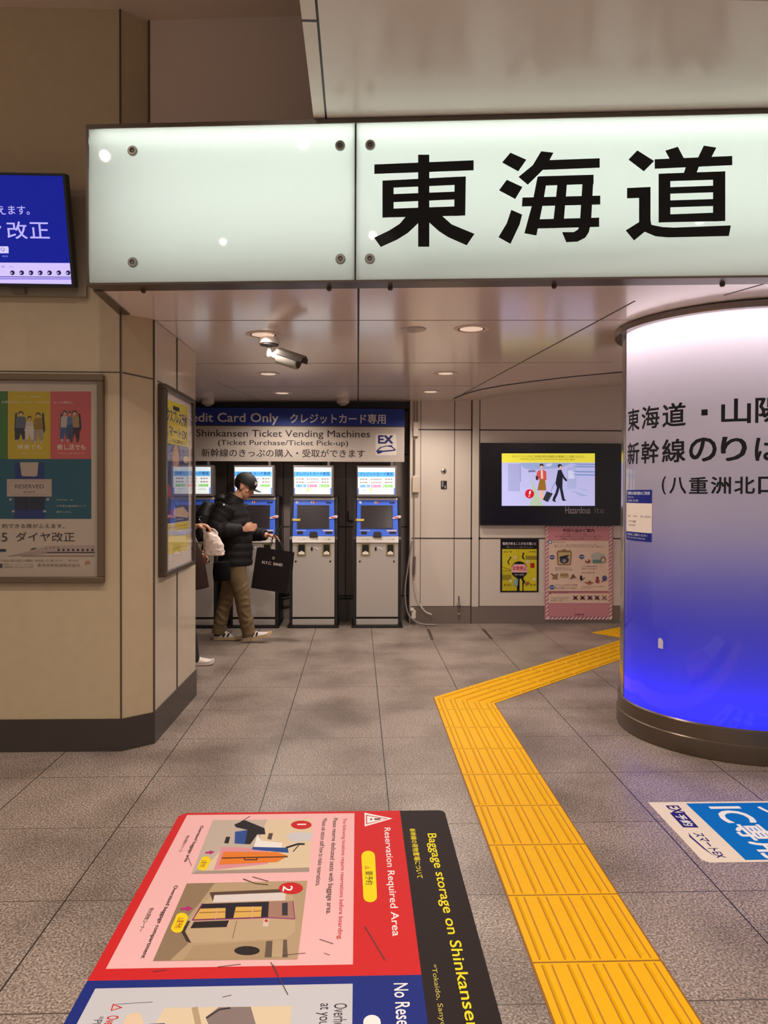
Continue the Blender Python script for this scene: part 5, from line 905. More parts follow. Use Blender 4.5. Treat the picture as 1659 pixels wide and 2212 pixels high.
('p',(60,40,42),[(-1.8266,1.134),(-1.8082,1.1445),(-1.7862,1.1471),(-1.7936,1.1408)]),
('p',(40,30,60),[(-1.7313,1.1183),(-1.4672,1.1185),(-1.4672,1.1233),(-1.7313,1.1231)]),
('p',(150,120,116),[(-1.9437,1.0986),(-1.7788,1.1233),(-1.7791,1.1255),(-1.944,1.1008)]),
('p',(150,120,116),[(-1.779,1.1233),(-1.7277,1.1203),(-1.7275,1.1226),(-1.7789,1.1255)]),
('p',(30,24,36),[(-1.6703,1.1282),(-1.6596,1.1282),(-1.6596,1.1409),(-1.6703,1.1409)]),
('p',(30,24,36),[(-1.6438,1.1282),(-1.6332,1.1282),(-1.6331,1.1409),(-1.6438,1.1409)]),
('p',(30,24,36),[(-1.6174,1.1282),(-1.6067,1.1282),(-1.6067,1.1409),(-1.6173,1.1409)]),
('p',(30,24,36),[(-1.5909,1.1283),(-1.5802,1.1283),(-1.5802,1.141),(-1.5909,1.141)]),
('p',(30,24,36),[(-1.5644,1.1283),(-1.5537,1.1283),(-1.5537,1.141),(-1.5644,1.141)]),
('p',(30,24,36),[(-1.5379,1.1283),(-1.5272,1.1283),(-1.5272,1.141),(-1.5379,1.141)]),
('p',(30,24,36),[(-1.5114,1.1283),(-1.5007,1.1283),(-1.5007,1.141),(-1.5113,1.141)]),
('p',(30,24,36),[(-1.4848,1.1283),(-1.4742,1.1284),(-1.4741,1.1411),(-1.4848,1.141)]),
('p',(110,90,100),[(-1.7305,1.1416),(-1.7307,1.1427),(-1.7312,1.1438),(-1.732,1.1446),(-1.733,1.1451),(-1.7341,1.1453),(-1.7353,1.1451),(-1.7363,1.1446),(-1.7371,1.1438),(-1.7376,1.1427),(-1.7378,1.1416),(-1.7376,1.1404),(-1.7371,1.1394),(-1.7363,1.1385),(-1.7353,1.138),(-1.7342,1.1378),(-1.733,1.138),(-1.732,1.1386),(-1.7312,1.1394),(-1.7307,1.1404)]),
('p',(110,90,100),[(-1.7048,1.1453),(-1.7049,1.1465),(-1.7055,1.1475),(-1.7063,1.1483),(-1.7073,1.1489),(-1.7084,1.149),(-1.7096,1.1489),(-1.7106,1.1483),(-1.7114,1.1475),(-1.7119,1.1465),(-1.7121,1.1453),(-1.7119,1.1442),(-1.7114,1.1431),(-1.7106,1.1423),(-1.7096,1.1418),(-1.7085,1.1416),(-1.7073,1.1418),(-1.7063,1.1423),(-1.7055,1.1431),(-1.705,1.1442)]),
('p',(110,90,100),[(-1.6871,1.1498),(-1.6873,1.151),(-1.6878,1.152),(-1.6886,1.1528),(-1.6897,1.1534),(-1.6908,1.1535),(-1.6919,1.1534),(-1.693,1.1528),(-1.6938,1.152),(-1.6943,1.151),(-1.6945,1.1498),(-1.6943,1.1487),(-1.6938,1.1476),(-1.693,1.1468),(-1.6919,1.1463),(-1.6908,1.1461),(-1.6897,1.1463),(-1.6887,1.1468),(-1.6878,1.1476),(-1.6873,1.1487)]),
('p',(110,90,100),[(-1.6651,1.1491),(-1.6653,1.1502),(-1.6658,1.1513),(-1.6666,1.1521),(-1.6676,1.1526),(-1.6688,1.1528),(-1.6699,1.1526),(-1.6709,1.1521),(-1.6717,1.1513),(-1.6723,1.1502),(-1.6724,1.1491),(-1.6723,1.1479),(-1.6717,1.1469),(-1.6709,1.1461),(-1.6699,1.1455),(-1.6688,1.1454),(-1.6676,1.1455),(-1.6666,1.1461),(-1.6658,1.1469),(-1.6653,1.1479)]),
('p',(170,146,140),[(-1.8743,1.1001),(-1.4683,1.1003),(-1.4683,1.1056),(-1.8743,1.1053)]),
('p',(40,30,80),[(-1.9986,1.1257),(-1.954,1.1257),(-1.954,1.1395),(-1.9986,1.1395)]),
('t',(110,84,80),'ダイヤ改正に関する詳しい情報は「EX予約」をご覧ください。',(-2.0061,1.0688,-1.6377,1.082),0.0),
('t',(140,112,106),'お問い合わせは',(-1.612,1.07,-1.5586,1.082),0.0),
('t',(150,122,116),'JR東海テレフォンセンター\u3000050-3772-3910',(-1.966,1.0491,-1.8048,1.0588),0.0),
('t',(150,122,116),'営業時間 6:00-24:00 年中無休',(-1.966,1.0356,-1.8049,1.0446),0.0),
('t',(140,112,106),'東海旅客鉄道株式会社',(-1.7829,1.0409,-1.5476,1.0588),0.0),
('p',(40,30,80),[(-1.9989,1.049),(-1.9733,1.0491),(-1.9733,1.0576),(-1.9988,1.0576)]),
('p',(40,30,80),[(-1.9989,1.0364),(-1.9733,1.0364),(-1.9733,1.0446),(-1.9989,1.0446)]),
('t',(190,120,50),'JR',(-1.5226,1.0506,-1.4901,1.0738),0.03),
],
'sposter': [
('p',(222,204,60),[(4.5345,2.0143),(5.1784,2.0317),(5.2006,1.7626),(4.5403,1.7537)]),
('p',(60,74,130),[(4.5446,1.754),(5.2006,1.7626),(5.206,1.2651),(4.5542,1.2676)]),
('p',(222,204,60),[(4.5478,1.2635),(5.206,1.2619),(5.206,1.171),(4.554,1.1635)]),
('p',(226,206,100),[(4.5541,1.2018),(5.206,1.1898),(5.2059,1.0706),(4.5646,1.0803)]),
('p',(40,44,70),[(4.7693,1.9975),(4.9399,2.0004),(4.9349,1.9738),(4.7739,1.9706)]),
('t',(50,60,130),'エクスプレス予約',(4.5406,1.8899,5.1507,1.9718),0.04),
('t',(90,96,150),'スマートEX',(4.549,1.8034,5.1507,1.8679),0.04),
('t',(60,50,40),'こんなに便利なこと',(4.6653,1.7664,5.1451,1.7933),0.02),
('p',(190,150,130),[(4.7337,1.6982),(4.8406,1.7618),(4.9145,1.731),(4.9395,1.6197),(4.7687,1.6141)]),
('p',(90,110,180),[(4.566,1.7499),(4.7222,1.743),(4.7221,1.6636),(4.5615,1.6347)]),
('p',(110,124,180),[(4.9397,1.7561),(5.1922,1.7559),(5.1922,1.6716),(4.965,1.6742)]),
('p',(170,80,80),[(4.5871,1.4483),(4.6424,1.5207),(4.7103,1.482),(4.7217,1.4139)]),
('p',(206,176,150),[(4.7682,1.3102),(4.7919,1.3556),(5.0426,1.3623),(5.206,1.3152),(5.178,1.2848)]),
('p',(70,110,190),[(4.792,1.4075),(4.9393,1.4059),(4.8891,1.3593)]),
('p',(150,50,70),[(4.6087,1.293),(4.7683,1.3676),(4.78,1.3098)]),
('p',(150,90,80),[(4.8404,1.6106),(4.9395,1.6493),(4.9522,1.5903)]),
('p',(220,190,160),[(5.2062,1.6785),(5.2021,1.686),(5.1901,1.6925),(5.1717,1.6971),(5.1486,1.6996),(5.1232,1.6996),(5.0981,1.6972),(5.0757,1.6927),(5.058,1.6865),(5.0467,1.6792),(5.0428,1.6715),(5.0467,1.6642),(5.058,1.6579),(5.0756,1.6532),(5.0981,1.6506),(5.1232,1.6503),(5.1485,1.6525),(5.1716,1.6569),(5.1901,1.6631),(5.2021,1.6706)]),
('p',(50,60,120),[(4.5614,1.5799),(4.722,1.5898),(4.6989,1.5214),(4.5655,1.4813)]),
('t',(245,242,240),'新幹線',(4.8037,1.2813,5.0425,1.2846),0.02),
('t',(190,100,40),'のりかた',(4.6418,1.2443,5.1366,1.2367),0.03),
('t',(50,60,130),'会員登録はこちら',(4.5866,1.2165,5.206,1.2212),0.03),
('p',(206,206,206),[(4.5866,1.2276),(5.206,1.1961),(5.206,1.171),(4.5866,1.2055)]),
('t',(60,70,150),'アプリで簡単',(4.6195,1.1859,5.0689,1.1835),0.03),
('t',(170,70,50),'年会費無料',(4.6083,1.1044,5.1228,1.1015),0.03),
('t',(170,70,50),'キャンペーン',(4.6304,1.0804,5.1779,1.082),0.03),
],
'tvleft': [
('t',(178,172,246),'え',(-0.3778,0.366,-0.3274,0.409),0.01),
('t',(178,172,246),'ます。',(-0.3137,0.3669,-0.2027,0.411),0.01),
('t',(178,172,246),'予約できる席がふ',(-0.7835,0.3598,-0.3896,0.4081),0.01),
('t',(178,172,246),'改',(-0.3314,0.2439,-0.2242,0.3321),0.01),
('t',(178,172,246),'正',(-0.2119,0.2481,-0.1084,0.3297),0.01),
('t',(178,172,246),'3.15ダイヤ',(-0.8652,0.2363,-0.359,0.3259),0.01),
('p',(200,196,250),[(-0.6728,0.1995),(-0.3354,0.2055),(-0.3311,0.1985),(-0.334,0.1702),(-0.6773,0.1633)]),
('t',(90,86,160),'Q',(-0.3746,0.1787,-0.3527,0.1982),0.0),
('t',(120,130,230),'検索',(-0.371,0.1498,-0.3385,0.1592),0.0),
('p',(196,186,250),[(-1.0458,0.1166),(-0.0029,0.124),(-0.0027,0.0066),(-1.0632,-0.0049)]),
('p',(30,30,130),[(-1.056,0.0455),(-0.0028,0.0534),(-0.0028,0.0501),(-1.0566,0.0413)]),
('p',(140,130,220),[(-1.0572,0.0374),(-0.0027,0.0469),(-0.0028,0.0377),(-1.0586,0.0276)]),
('t',(110,104,170),'席',(-0.3801,0.0947,-0.3623,0.1063),0.0),
('t',(110,104,170),'のぞみ',(-0.3368,0.0953,-0.3158,0.1053),0.0),
('p',(26,22,60),[(-0.3117,0.0697),(-0.312,0.0735),(-0.3134,0.0769),(-0.3159,0.0796),(-0.3193,0.0813),(-0.3232,0.0819),(-0.3272,0.0812),(-0.3309,0.0794),(-0.334,0.0766),(-0.3361,0.0732),(-0.3371,0.0693),(-0.3369,0.0655),(-0.3355,0.0621),(-0.3329,0.0594),(-0.3296,0.0577),(-0.3257,0.0571),(-0.3217,0.0578),(-0.318,0.0596),(-0.3149,0.0624),(-0.3127,0.0658)]),
('p',(26,22,60),[(-0.2622,0.0703),(-0.2625,0.0741),(-0.2639,0.0775),(-0.2665,0.0802),(-0.2699,0.0819),(-0.2737,0.0825),(-0.2777,0.0818),(-0.2814,0.08),(-0.2845,0.0773),(-0.2867,0.0738),(-0.2877,0.07),(-0.2874,0.0662),(-0.286,0.0627),(-0.2834,0.06),(-0.2801,0.0583),(-0.2762,0.0577),(-0.2722,0.0584),(-0.2685,0.0602),(-0.2654,0.063),(-0.2632,0.0665)]),
('p',(26,22,60),[(-0.2127,0.0709),(-0.213,0.0748),(-0.2144,0.0782),(-0.217,0.0809),(-0.2204,0.0826),(-0.2242,0.0831),(-0.2282,0.0825),(-0.2319,0.0807),(-0.235,0.0779),(-0.2372,0.0744),(-0.2381,0.0706),(-0.2379,0.0668),(-0.2364,0.0634),(-0.2339,0.0607),(-0.2305,0.0589),(-0.2266,0.0584),(-0.2226,0.059),(-0.2189,0.0608),(-0.2158,0.0636),(-0.2137,0.0671)]),
('p',(26,22,60),[(-0.1631,0.0716),(-0.1634,0.0754),(-0.1649,0.0788),(-0.1675,0.0815),(-0.1708,0.0832),(-0.1747,0.0838),(-0.1787,0.0831),(-0.1824,0.0813),(-0.1855,0.0786),(-0.1876,0.0751),(-0.1886,0.0712),(-0.1883,0.0674),(-0.1869,0.064),(-0.1843,0.0613),(-0.1809,0.0596),(-0.177,0.059),(-0.173,0.0597),(-0.1693,0.0615),(-0.1663,0.0643),(-0.1641,0.0677)]),
('p',(26,22,60),[(-0.1135,0.0722),(-0.1138,0.076),(-0.1153,0.0795),(-0.1179,0.0822),(-0.1213,0.0839),(-0.1252,0.0844),(-0.1291,0.0838),(-0.1328,0.082),(-0.1359,0.0792),(-0.138,0.0757),(-0.139,0.0719),(-0.1387,0.0681),(-0.1373,0.0646),(-0.1347,0.0619),(-0.1313,0.0602),(-0.1274,0.0596),(-0.1234,0.0603),(-0.1197,0.0621),(-0.1166,0.0649),(-0.1145,0.0684)]),
('p',(26,22,60),[(-0.0639,0.0729),(-0.0642,0.0767),(-0.0657,0.0801),(-0.0683,0.0828),(-0.0717,0.0845),(-0.0756,0.0851),(-0.0795,0.0844),(-0.0833,0.0826),(-0.0863,0.0798),(-0.0884,0.0764),(-0.0894,0.0725),(-0.0891,0.0687),(-0.0876,0.0653),(-0.085,0.0626),(-0.0816,0.0608),(-0.0777,0.0603),(-0.0737,0.0609),(-0.07,0.0627),(-0.067,0.0655),(-0.0649,0.069)]),
('p',(26,22,60),[(-0.0142,0.0735),(-0.0145,0.0773),(-0.016,0.0807),(-0.0186,0.0834),(-0.022,0.0852),(-0.0259,0.0857),(-0.0299,0.0851),(-0.0336,0.0833),(-0.0367,0.0805),(-0.0388,0.077),(-0.0397,0.0732),(-0.0394,0.0693),(-0.0379,0.0659),(-0.0353,0.0632),(-0.0319,0.0615),(-0.028,0.0609),(-0.024,0.0616),(-0.0203,0.0634),(-0.0173,0.0662),(-0.0152,0.0697)]),
('p',(150,150,210),[(-0.3236,0.0679),(-0.3237,0.0697),(-0.3244,0.0713),(-0.3256,0.0726),(-0.3272,0.0734),(-0.329,0.0737),(-0.3309,0.0734),(-0.3327,0.0725),(-0.3341,0.0712),(-0.3351,0.0695),(-0.3356,0.0677),(-0.3355,0.0659),(-0.3348,0.0643),(-0.3336,0.063),(-0.332,0.0622),(-0.3302,0.0619),(-0.3283,0.0622),(-0.3266,0.0631),(-0.3251,0.0644),(-0.3241,0.0661)]),
('p',(150,150,210),[(-0.2741,0.0685),(-0.2742,0.0703),(-0.2749,0.0719),(-0.2761,0.0732),(-0.2777,0.074),(-0.2795,0.0743),(-0.2814,0.074),(-0.2832,0.0731),(-0.2847,0.0718),(-0.2857,0.0702),(-0.2861,0.0684),(-0.286,0.0666),(-0.2853,0.0649),(-0.2841,0.0636),(-0.2825,0.0628),(-0.2807,0.0626),(-0.2788,0.0629),(-0.2771,0.0637),(-0.2756,0.0651),(-0.2746,0.0667)]),
('p',(150,150,210),[(-0.2246,0.0692),(-0.2247,0.071),(-0.2254,0.0726),(-0.2266,0.0739),(-0.2282,0.0747),(-0.23,0.0749),(-0.2319,0.0746),(-0.2337,0.0738),(-0.2351,0.0725),(-0.2362,0.0708),(-0.2366,0.069),(-0.2365,0.0672),(-0.2358,0.0656),(-0.2346,0.0643),(-0.233,0.0635),(-0.2312,0.0632),(-0.2293,0.0635),(-0.2275,0.0644),(-0.2261,0.0657),(-0.2251,0.0673)]),
('p',(150,150,210),[(-0.175,0.0698),(-0.1751,0.0716),(-0.1758,0.0732),(-0.1771,0.0745),(-0.1787,0.0753),(-0.1805,0.0756),(-0.1824,0.0753),(-0.1841,0.0744),(-0.1856,0.0731),(-0.1866,0.0715),(-0.1871,0.0696),(-0.187,0.0678),(-0.1863,0.0662),(-0.185,0.0649),(-0.1834,0.0641),(-0.1816,0.0638),(-0.1797,0.0642),(-0.178,0.065),(-0.1765,0.0663),(-0.1755,0.068)]),
('p',(150,150,210),[(-0.1254,0.0704),(-0.1256,0.0722),(-0.1263,0.0739),(-0.1275,0.0751),(-0.1291,0.076),(-0.1309,0.0762),(-0.1328,0.0759),(-0.1346,0.0751),(-0.136,0.0737),(-0.137,0.0721),(-0.1375,0.0703),(-0.1374,0.0685),(-0.1367,0.0668),(-0.1354,0.0656),(-0.1338,0.0647),(-0.132,0.0645),(-0.1301,0.0648),(-0.1283,0.0656),(-0.1269,0.067),(-0.1259,0.0686)]),
('p',(150,150,210),[(-0.0758,0.0711),(-0.0759,0.0729),(-0.0766,0.0745),(-0.0779,0.0758),(-0.0795,0.0766),(-0.0813,0.0769),(-0.0832,0.0765),(-0.085,0.0757),(-0.0864,0.0744),(-0.0874,0.0727),(-0.0879,0.0709),(-0.0877,0.0691),(-0.087,0.0675),(-0.0858,0.0662),(-0.0842,0.0654),(-0.0823,0.0651),(-0.0805,0.0654),(-0.0787,0.0663),(-0.0772,0.0676),(-0.0762,0.0692)]),
('p',(150,150,210),[(-0.0261,0.0717),(-0.0262,0.0735),(-0.027,0.0751),(-0.0282,0.0764),(-0.0298,0.0772),(-0.0316,0.0775),(-0.0335,0.0772),(-0.0353,0.0763),(-0.0367,0.075),(-0.0377,0.0734),(-0.0382,0.0716),(-0.0381,0.0697),(-0.0373,0.0681),(-0.0361,0.0668),(-0.0345,0.066),(-0.0327,0.0658),(-0.0308,0.0661),(-0.029,0.0669),(-0.0276,0.0682),(-0.0266,0.0699)]),
],
'pillar': [
],
'kanji': [
('p',(20,20,21),[(1.3732,3.002),(1.8372,3.0124),(1.8374,2.9658),(1.3733,2.9578)]),
('p',(20,20,21),[(1.5785,3.0435),(1.6306,3.0424),(1.6325,2.6138),(1.5802,2.6145)]),
('p',(20,20,21),[(1.4115,2.9258),(1.4639,2.9274),(1.4646,2.7543),(1.4121,2.7525)]),
('p',(20,20,21),[(1.7494,2.9364),(1.8013,2.938),(1.7996,2.7567),(1.7477,2.755)]),
('p',(20,20,21),[(1.443,2.9265),(1.7689,2.9374),(1.7691,2.8998),(1.4431,2.8914)]),
('p',(20,20,21),[(1.4432,2.8614),(1.7692,2.8687),(1.7694,2.8324),(1.4433,2.8237)]),
('p',(20,20,21),[(1.4434,2.7937),(1.7696,2.8),(1.7698,2.7559),(1.4436,2.7533)]),
('p',(20,20,21),[(1.5222,2.756),(1.5849,2.7576),(1.585,2.729),(1.5329,2.6803),(1.4833,2.6498),(1.4047,2.6156),(1.373,2.6592),(1.4438,2.692),(1.4935,2.7226)]),
('p',(20,20,21),[(1.6266,2.7582),(1.6892,2.7585),(1.7362,2.7162),(1.8428,2.6705),(1.8068,2.6179),(1.7209,2.6568),(1.6765,2.686),(1.6268,2.7309)]),
('p',(20,20,21),[(2.0074,3.0438),(2.081,3.0101),(2.044,2.9567),(1.969,2.9994)]),
('p',(20,20,21),[(1.9914,2.919),(2.0637,2.8841),(2.0306,2.8292),(1.9556,2.8706)]),
('p',(20,20,21),[(2.0128,2.7792),(2.0632,2.7564),(2.0519,2.7114),(2.0099,2.6215),(1.9542,2.6534),(1.9926,2.7175)]),
('p',(20,20,21),[(2.1488,3.0474),(2.2052,3.0398),(2.1862,3.0029),(2.1532,2.9572),(2.0881,2.894),(2.0454,2.9309),(2.1107,2.9838)]),
('p',(20,20,21),[(2.1759,3.0057),(2.4172,3.0098),(2.4175,2.9663),(2.1506,2.9611)]),
('p',(20,20,21),[(2.1367,2.9318),(2.3897,2.9347),(2.39,2.8924),(2.1369,2.888)]),
('p',(20,20,21),[(2.1328,2.9293),(2.179,2.931),(2.1567,2.7974),(2.1294,2.6586),(2.074,2.6697),(2.108,2.7983)]),
('p',(20,20,21),[(2.3413,2.9331),(2.3897,2.9334),(2.3798,2.7192),(2.37,2.6705),(2.3535,2.645),(2.3179,2.6275),(2.2668,2.6257),(2.2473,2.6723),(2.301,2.6715),(2.3214,2.6841),(2.3288,2.7174)]),
('p',(20,20,21),[(2.064,2.8351),(2.421,2.838),(2.4213,2.7969),(2.0617,2.7939)]),
('p',(20,20,21),[(2.0904,2.7327),(2.4166,2.7366),(2.4169,2.6942),(2.0842,2.6902)]),
('p',(20,20,21),[(2.2253,2.9018),(2.2687,2.9036),(2.2523,2.6929),(2.2036,2.691)]),
('p',(20,20,21),[(2.5881,3.0422),(2.6644,2.9921),(2.618,2.9458),(2.548,3.0008)]),
('p',(20,20,21),[(2.5426,2.8704),(2.6489,2.8736),(2.6493,2.825),(2.543,2.823)]),
('p',(20,20,21),[(2.5973,2.8438),(2.6492,2.8455),(2.6502,2.715),(2.5984,2.7056)]),
('p',(20,20,21),[(2.5984,2.7133),(2.6502,2.7201),(2.6541,2.7021),(2.6316,2.6743),(2.5762,2.629),(2.5378,2.6757)]),
('p',(20,20,21),[(2.6339,2.7076),(2.6605,2.6982),(2.7048,2.6886),(2.7553,2.6853),(3.0126,2.6916),(3.0043,2.6433),(2.7304,2.6409),(2.6736,2.6468),(2.6228,2.6693)]),
('p',(20,20,21),[(2.7144,3.0383),(2.7709,3.055),(2.8004,2.9984),(2.74,2.9894)]),
('p',(20,20,21),[(2.8877,3.0577),(2.9441,3.0476),(2.9183,2.996),(2.8582,2.9947)]),
('p',(20,20,21),[(2.6668,2.9997),(3.0157,3.008),(3.0162,2.9661),(2.6672,2.9563)]),
('p',(20,20,21),[(2.8094,2.9676),(2.8684,2.969),(2.8538,2.926),(2.796,2.9245)]),
('p',(20,20,21),[(2.6851,2.933),(2.738,2.9346),(2.7399,2.7111),(2.6869,2.7093)]),
('p',(20,20,21),[(2.9301,2.9373),(2.9852,2.9388),(2.9873,2.7123),(2.9323,2.7106)]),
('p',(20,20,21),[(2.7153,2.9337),(2.9539,2.9381),(2.9543,2.9012),(2.7156,2.898)]),
('p',(20,20,21),[(2.7159,2.8699),(2.9545,2.8745),(2.9548,2.844),(2.7161,2.8405)]),
('p',(20,20,21),[(2.7164,2.8098),(2.9551,2.8134),(2.9554,2.7816),(2.7166,2.7779)]),
('p',(20,20,21),[(2.7169,2.7459),(2.9557,2.751),(2.956,2.7115),(2.7172,2.7101)]),
],
}
K0 = (22, 20, 22)
# ------------------------------------------------------------------ lit station sign
sign = thing('station_sign', S(0, 0, 2.46), 'long lit white sign with three large black characters under the bulkhead', 'sign')
ZB, ZT, ZG0, ZG1 = 2.452, 3.218, 2.464, 3.196
LEN = 5.6
bm = B()
def sbox(bm, s0, s1, n0, n1, z0, z1, mi=0):
    prism(bm, [S(s0, n0, z0), S(s1, n0, z0), S(s1, n1, z0), S(s0, n1, z0)], (0, 0, z1 - z0), mi)
sbox(bm, -.012, LEN, -.004, .11, ZB, ZG0 - .002); sbox(bm, -.012, LEN, -.004, .30, ZG1 + .002, ZT); sbox(bm, -.012, -.001, -.004, .30, ZG0 - .002, ZG1 + .002)
sbox(bm, LEN, LEN + .01, 0, .30, ZB, ZT)
build('frame', bm, BRONZE, sign)
bm = B(); sbox(bm, -.002, LEN, .28, .295, ZB + .05, ZG1); sbox(bm, 0, LEN, .112, .28, ZB + .06, ZB + .072); build('reflector', bm, mat('reflector_white', (240, 244, 240), .8), sign)
MILK = frosted('sign_glass', (227, 232, 229), refl=.30)
bm = B(); sbox(bm, .002, 1.2805, 0, .008, ZG0, ZG1); g1 = build('glass_panel', bm, MILK, sign); g1['label'] = 'blank glass panel'
bm = B(); sbox(bm, 1.2885, LEN - .01, 0, .008, ZG0, ZG1); g2 = build('glass_panel', bm, MILK, sign); g2['label'] = 'glass panel with black characters'
bm = B(); sbox(bm, 1.2805, 1.2885, .001, .02, ZG0, ZG1); build('divider', bm, BLACK, sign)
pr = Print(S(0, -.0012, 0), SD, Vector((0, 0, 1)), rough=.5)
KJ = (20, 20, 21)
pr.art(ART['kanji'])
pr.text(KJ, '新', 3.22, 2.62, 3.70, 3.06, .034); pr.text(KJ, '幹', 3.81, 2.62, 4.29, 3.06, .034); pr.text(KJ, '線', 4.40, 2.62, 4.88, 3.06, .034)
pr.done('lettering', sign)
BOLT = mat('bolt_steel', (150, 146, 136), .3, metal=.8); BOLTD = mat('bolt_socket', (70, 64, 58), .5)
for s_, z in ((.217, 3.087), (.217, 2.557), (1.212, 3.091), (1.215, 2.560), (1.354, 3.091), (1.354, 2.559)):
    bm = B(); c = S(s_, -.002, z)
    lathe(bm, [(.024, 0), (.024, .008), (.020, .013), (.012, .013), (.011, .009)], c, -SN, 24, 0); lathe(bm, [(.0105, .006), (.0105, .0095), (.004, .0095), (.004, .004)], c, -SN, 12, 1)
    build('bolt', bm, [BOLT, BOLTD], sign, smooth=True)
for s_ in (.233, 1.15, 1.446, 2.228, 3.012):
    bm = B(); lathe(bm, [(.012, 0), (.012, -.012), (.008, -.014), (.008, -.016)], S(s_, .09, ZB), (0, 0, 1), 12); build('screw', bm, BRONZE, sign, smooth=True)
# fluorescent tubes inside the box, one along the top, one along the bottom
TUBE = mat('lamp_tube', (250, 255, 250), emit=16.0)
bm = B(); sbox(bm, .03, LEN - .05, .045, .075, ZG1 - .035, ZG1 - .015)
build('lamp_tube', bm, TUBE, sign)
area('sign_inner_light', S(LEN / 2, .24, 2.86), (LEN - .1, .5), 15.5, (.985, 1.0, .975), -SN)

# ------------------------------------------------------------------ glossy canopy over the sign
BK = mat('canopy_panel', (224, 213, 202), .20, spec=.55)
def canopy(x0, x1, yf, mat_, z=3.224, top=4.13):
    bm = B(); a = lambda x: SL.y + .03 + (x - SL.x) * SD.y / SD.x
    prism(bm, [(x0, yf, z), (x1, yf, z), (x1, a(x1), z), (x0, a(x0), z)], (0, 0, top - z)); return bm
struct('ceiling_4', canopy(-.150, 4.4, 2.692, BK), BK)
struct('trim_11', canopy(-.214, -.160, 2.692, None, 3.226, 3.9), mat('canopy_edge', (224, 212, 198), .3))
bm = canopy(-.161, -.149, 2.70, None, 3.232, 3.9); box(bm, (-.215, 2.868, 3.2245), (-.159, 2.880, 3.235)); box(bm, (-.22, 2.60, 3.24), (4.4, 2.692, 3.9)); struct('trim_12', bm, DARK)
bm = B()
for n0, n1 in ((.0, .045),): prism(bm, [(-1.307, 3.80, 2.4475), (-1.262, 3.80, 2.4475), (-1.275, 4.303, 2.4475), (-1.335, 4.303, 2.4475)], (0, 0, .006))
struct('trim_13', bm, BRONZE)

# ------------------------------------------------------------------ round back-lit pillar
PCX, PCY, PR = 2.337, 4.638, .675
pil = thing('round_lightbox_pillar', (PCX, PCY, 0), 'round back-lit pillar fading from white to blue, with black lettering', 'pillar')
bm = B(); lathe(bm, [(.684, 0), (.690, .01), (.690, .10), (.684, .105), (.684, .183), (.676, .190), (.60, .190)], (PCX, PCY, 0), seg=96); build('plinth', bm, mat('bronze_plinth', (104, 90, 76), .28, metal=.6), pil, smooth=True)
bm = B(); lathe(bm, [(.50, 2.452), (.715, 2.452), (.722, 2.46), (.722, 2.486), (.50, 2.486)], (PCX, PCY, 0), seg=96); build('top_ring', bm, mat('ring_metal', (128, 116, 108), .25, metal=.5), pil, smooth=True)
def pc(u, v, h=0):
    a = PI + u / PR; return Vector((PCX + (PR + h) * math.cos(a), PCY + (PR + h) * math.sin(a), v))
bm = B(); n = 72
U0, U1 = -.035, 3.6
rows = [[bm.verts.new(pc(U0 + (U1 - U0) * i / n, z)) for i in range(n + 1)] for z in (.19, 2.452)]
for i in range(n): bm.faces.new((rows[0][i], rows[0][i + 1], rows[1][i + 1], rows[1][i]))
gp = build('glass_shell', bm, frosted('pillar_glass', (222, 218, 222), refl=.24, film=((.66, (126, 128, 220)), (1.42, (222, 218, 224)))), pil, smooth=True)
bm = B(); circ = 2 * PI * PR
rows = [[bm.verts.new(pc(U1 + (U0 + circ - U1) * i / 24, z, -.004)) for i in range(25)] for z in (.19, 2.452)]
for i in range(24): bm.faces.new((rows[0][i], rows[0][i + 1], rows[1][i + 1], rows[1][i]))
build('metal_panel', bm, mat('pillar_metal', (176, 170, 176), .16, metal=.8), pil, smooth=True)
bm = B()
prism(bm, [pc(U0 - .004, .19, .001), pc(U0 + .004, .19, .001), pc(U0 + .004, .19, -.01), pc(U0 - .004, .19, -.01)], (0, 0, 2.262)); build('seam', bm, mat('seam', (70, 66, 74), .5), pil)
bm = B(); lathe(bm, [(.52, .19), (.52, 2.45)], (PCX, PCY, 0), seg=64); build('core', bm, mat('pillar_core', (214, 210, 214), .7), pil, smooth=True)
bm = B(); lathe(bm, [(.545, .20), (.66, .20), (.66, .206), (.545, .206)], (PCX, PCY, 0), seg=64); l1 = build('lamp_ring', bm, mat('blue_led', (30, 34, 226), emit=8.0), pil); l1['label'] = 'blue lamp ring at the foot'
bm = B(); lathe(bm, [(.545, 2.445), (.66, 2.445), (.66, 2.451), (.545, 2.451)], (PCX, PCY, 0), seg=64); l2 = build('lamp_ring', bm, mat('white_led', (250, 236, 238), emit=7.2), pil); l2['label'] = 'white lamp ring at the head'
pr = Print((0, 0, 0), (1, 0, 0), (0, 0, 1), step=.00004, fn=lambda u, v, h: pc(u, v, .0012 + h), cut=[.02 + .05 * k for k in range(60)])
for row, v0, v1, u, pw, chars in ((0, 1.840, 1.974, .010, .1665, '東海道・山陽'), (1, 1.637, 1.770, .010, .1665, '新幹線のりば'), (2, 1.460, 1.553, .365, .1165, '（八重洲北口）')):
    for k, c in enumerate(chars):
        u0 = u + k * pw; w = .146 if row < 2 else .101
        if c == '・': pr.rect(K0, u0 + .065, (v0 + v1) / 2 - .016, u0 + .098, (v0 + v1) / 2 + .017)
        elif c == '（': pr.text(K0, '(', u0 - .022, v0 - .005, u0 + .006, v1 + .006, .02)
        elif c == '）': pr.text(K0, ')', u0 + .02, v0 - .005, u0 + .048, v1 + .006, .02)
        else:
            if row == 2: u0 -= .087
            pr.text(K0, c, u0, v0, u0 + w * (.88 if c in 'りは' else 1), v1, .026)
pr.done('lettering', pil)
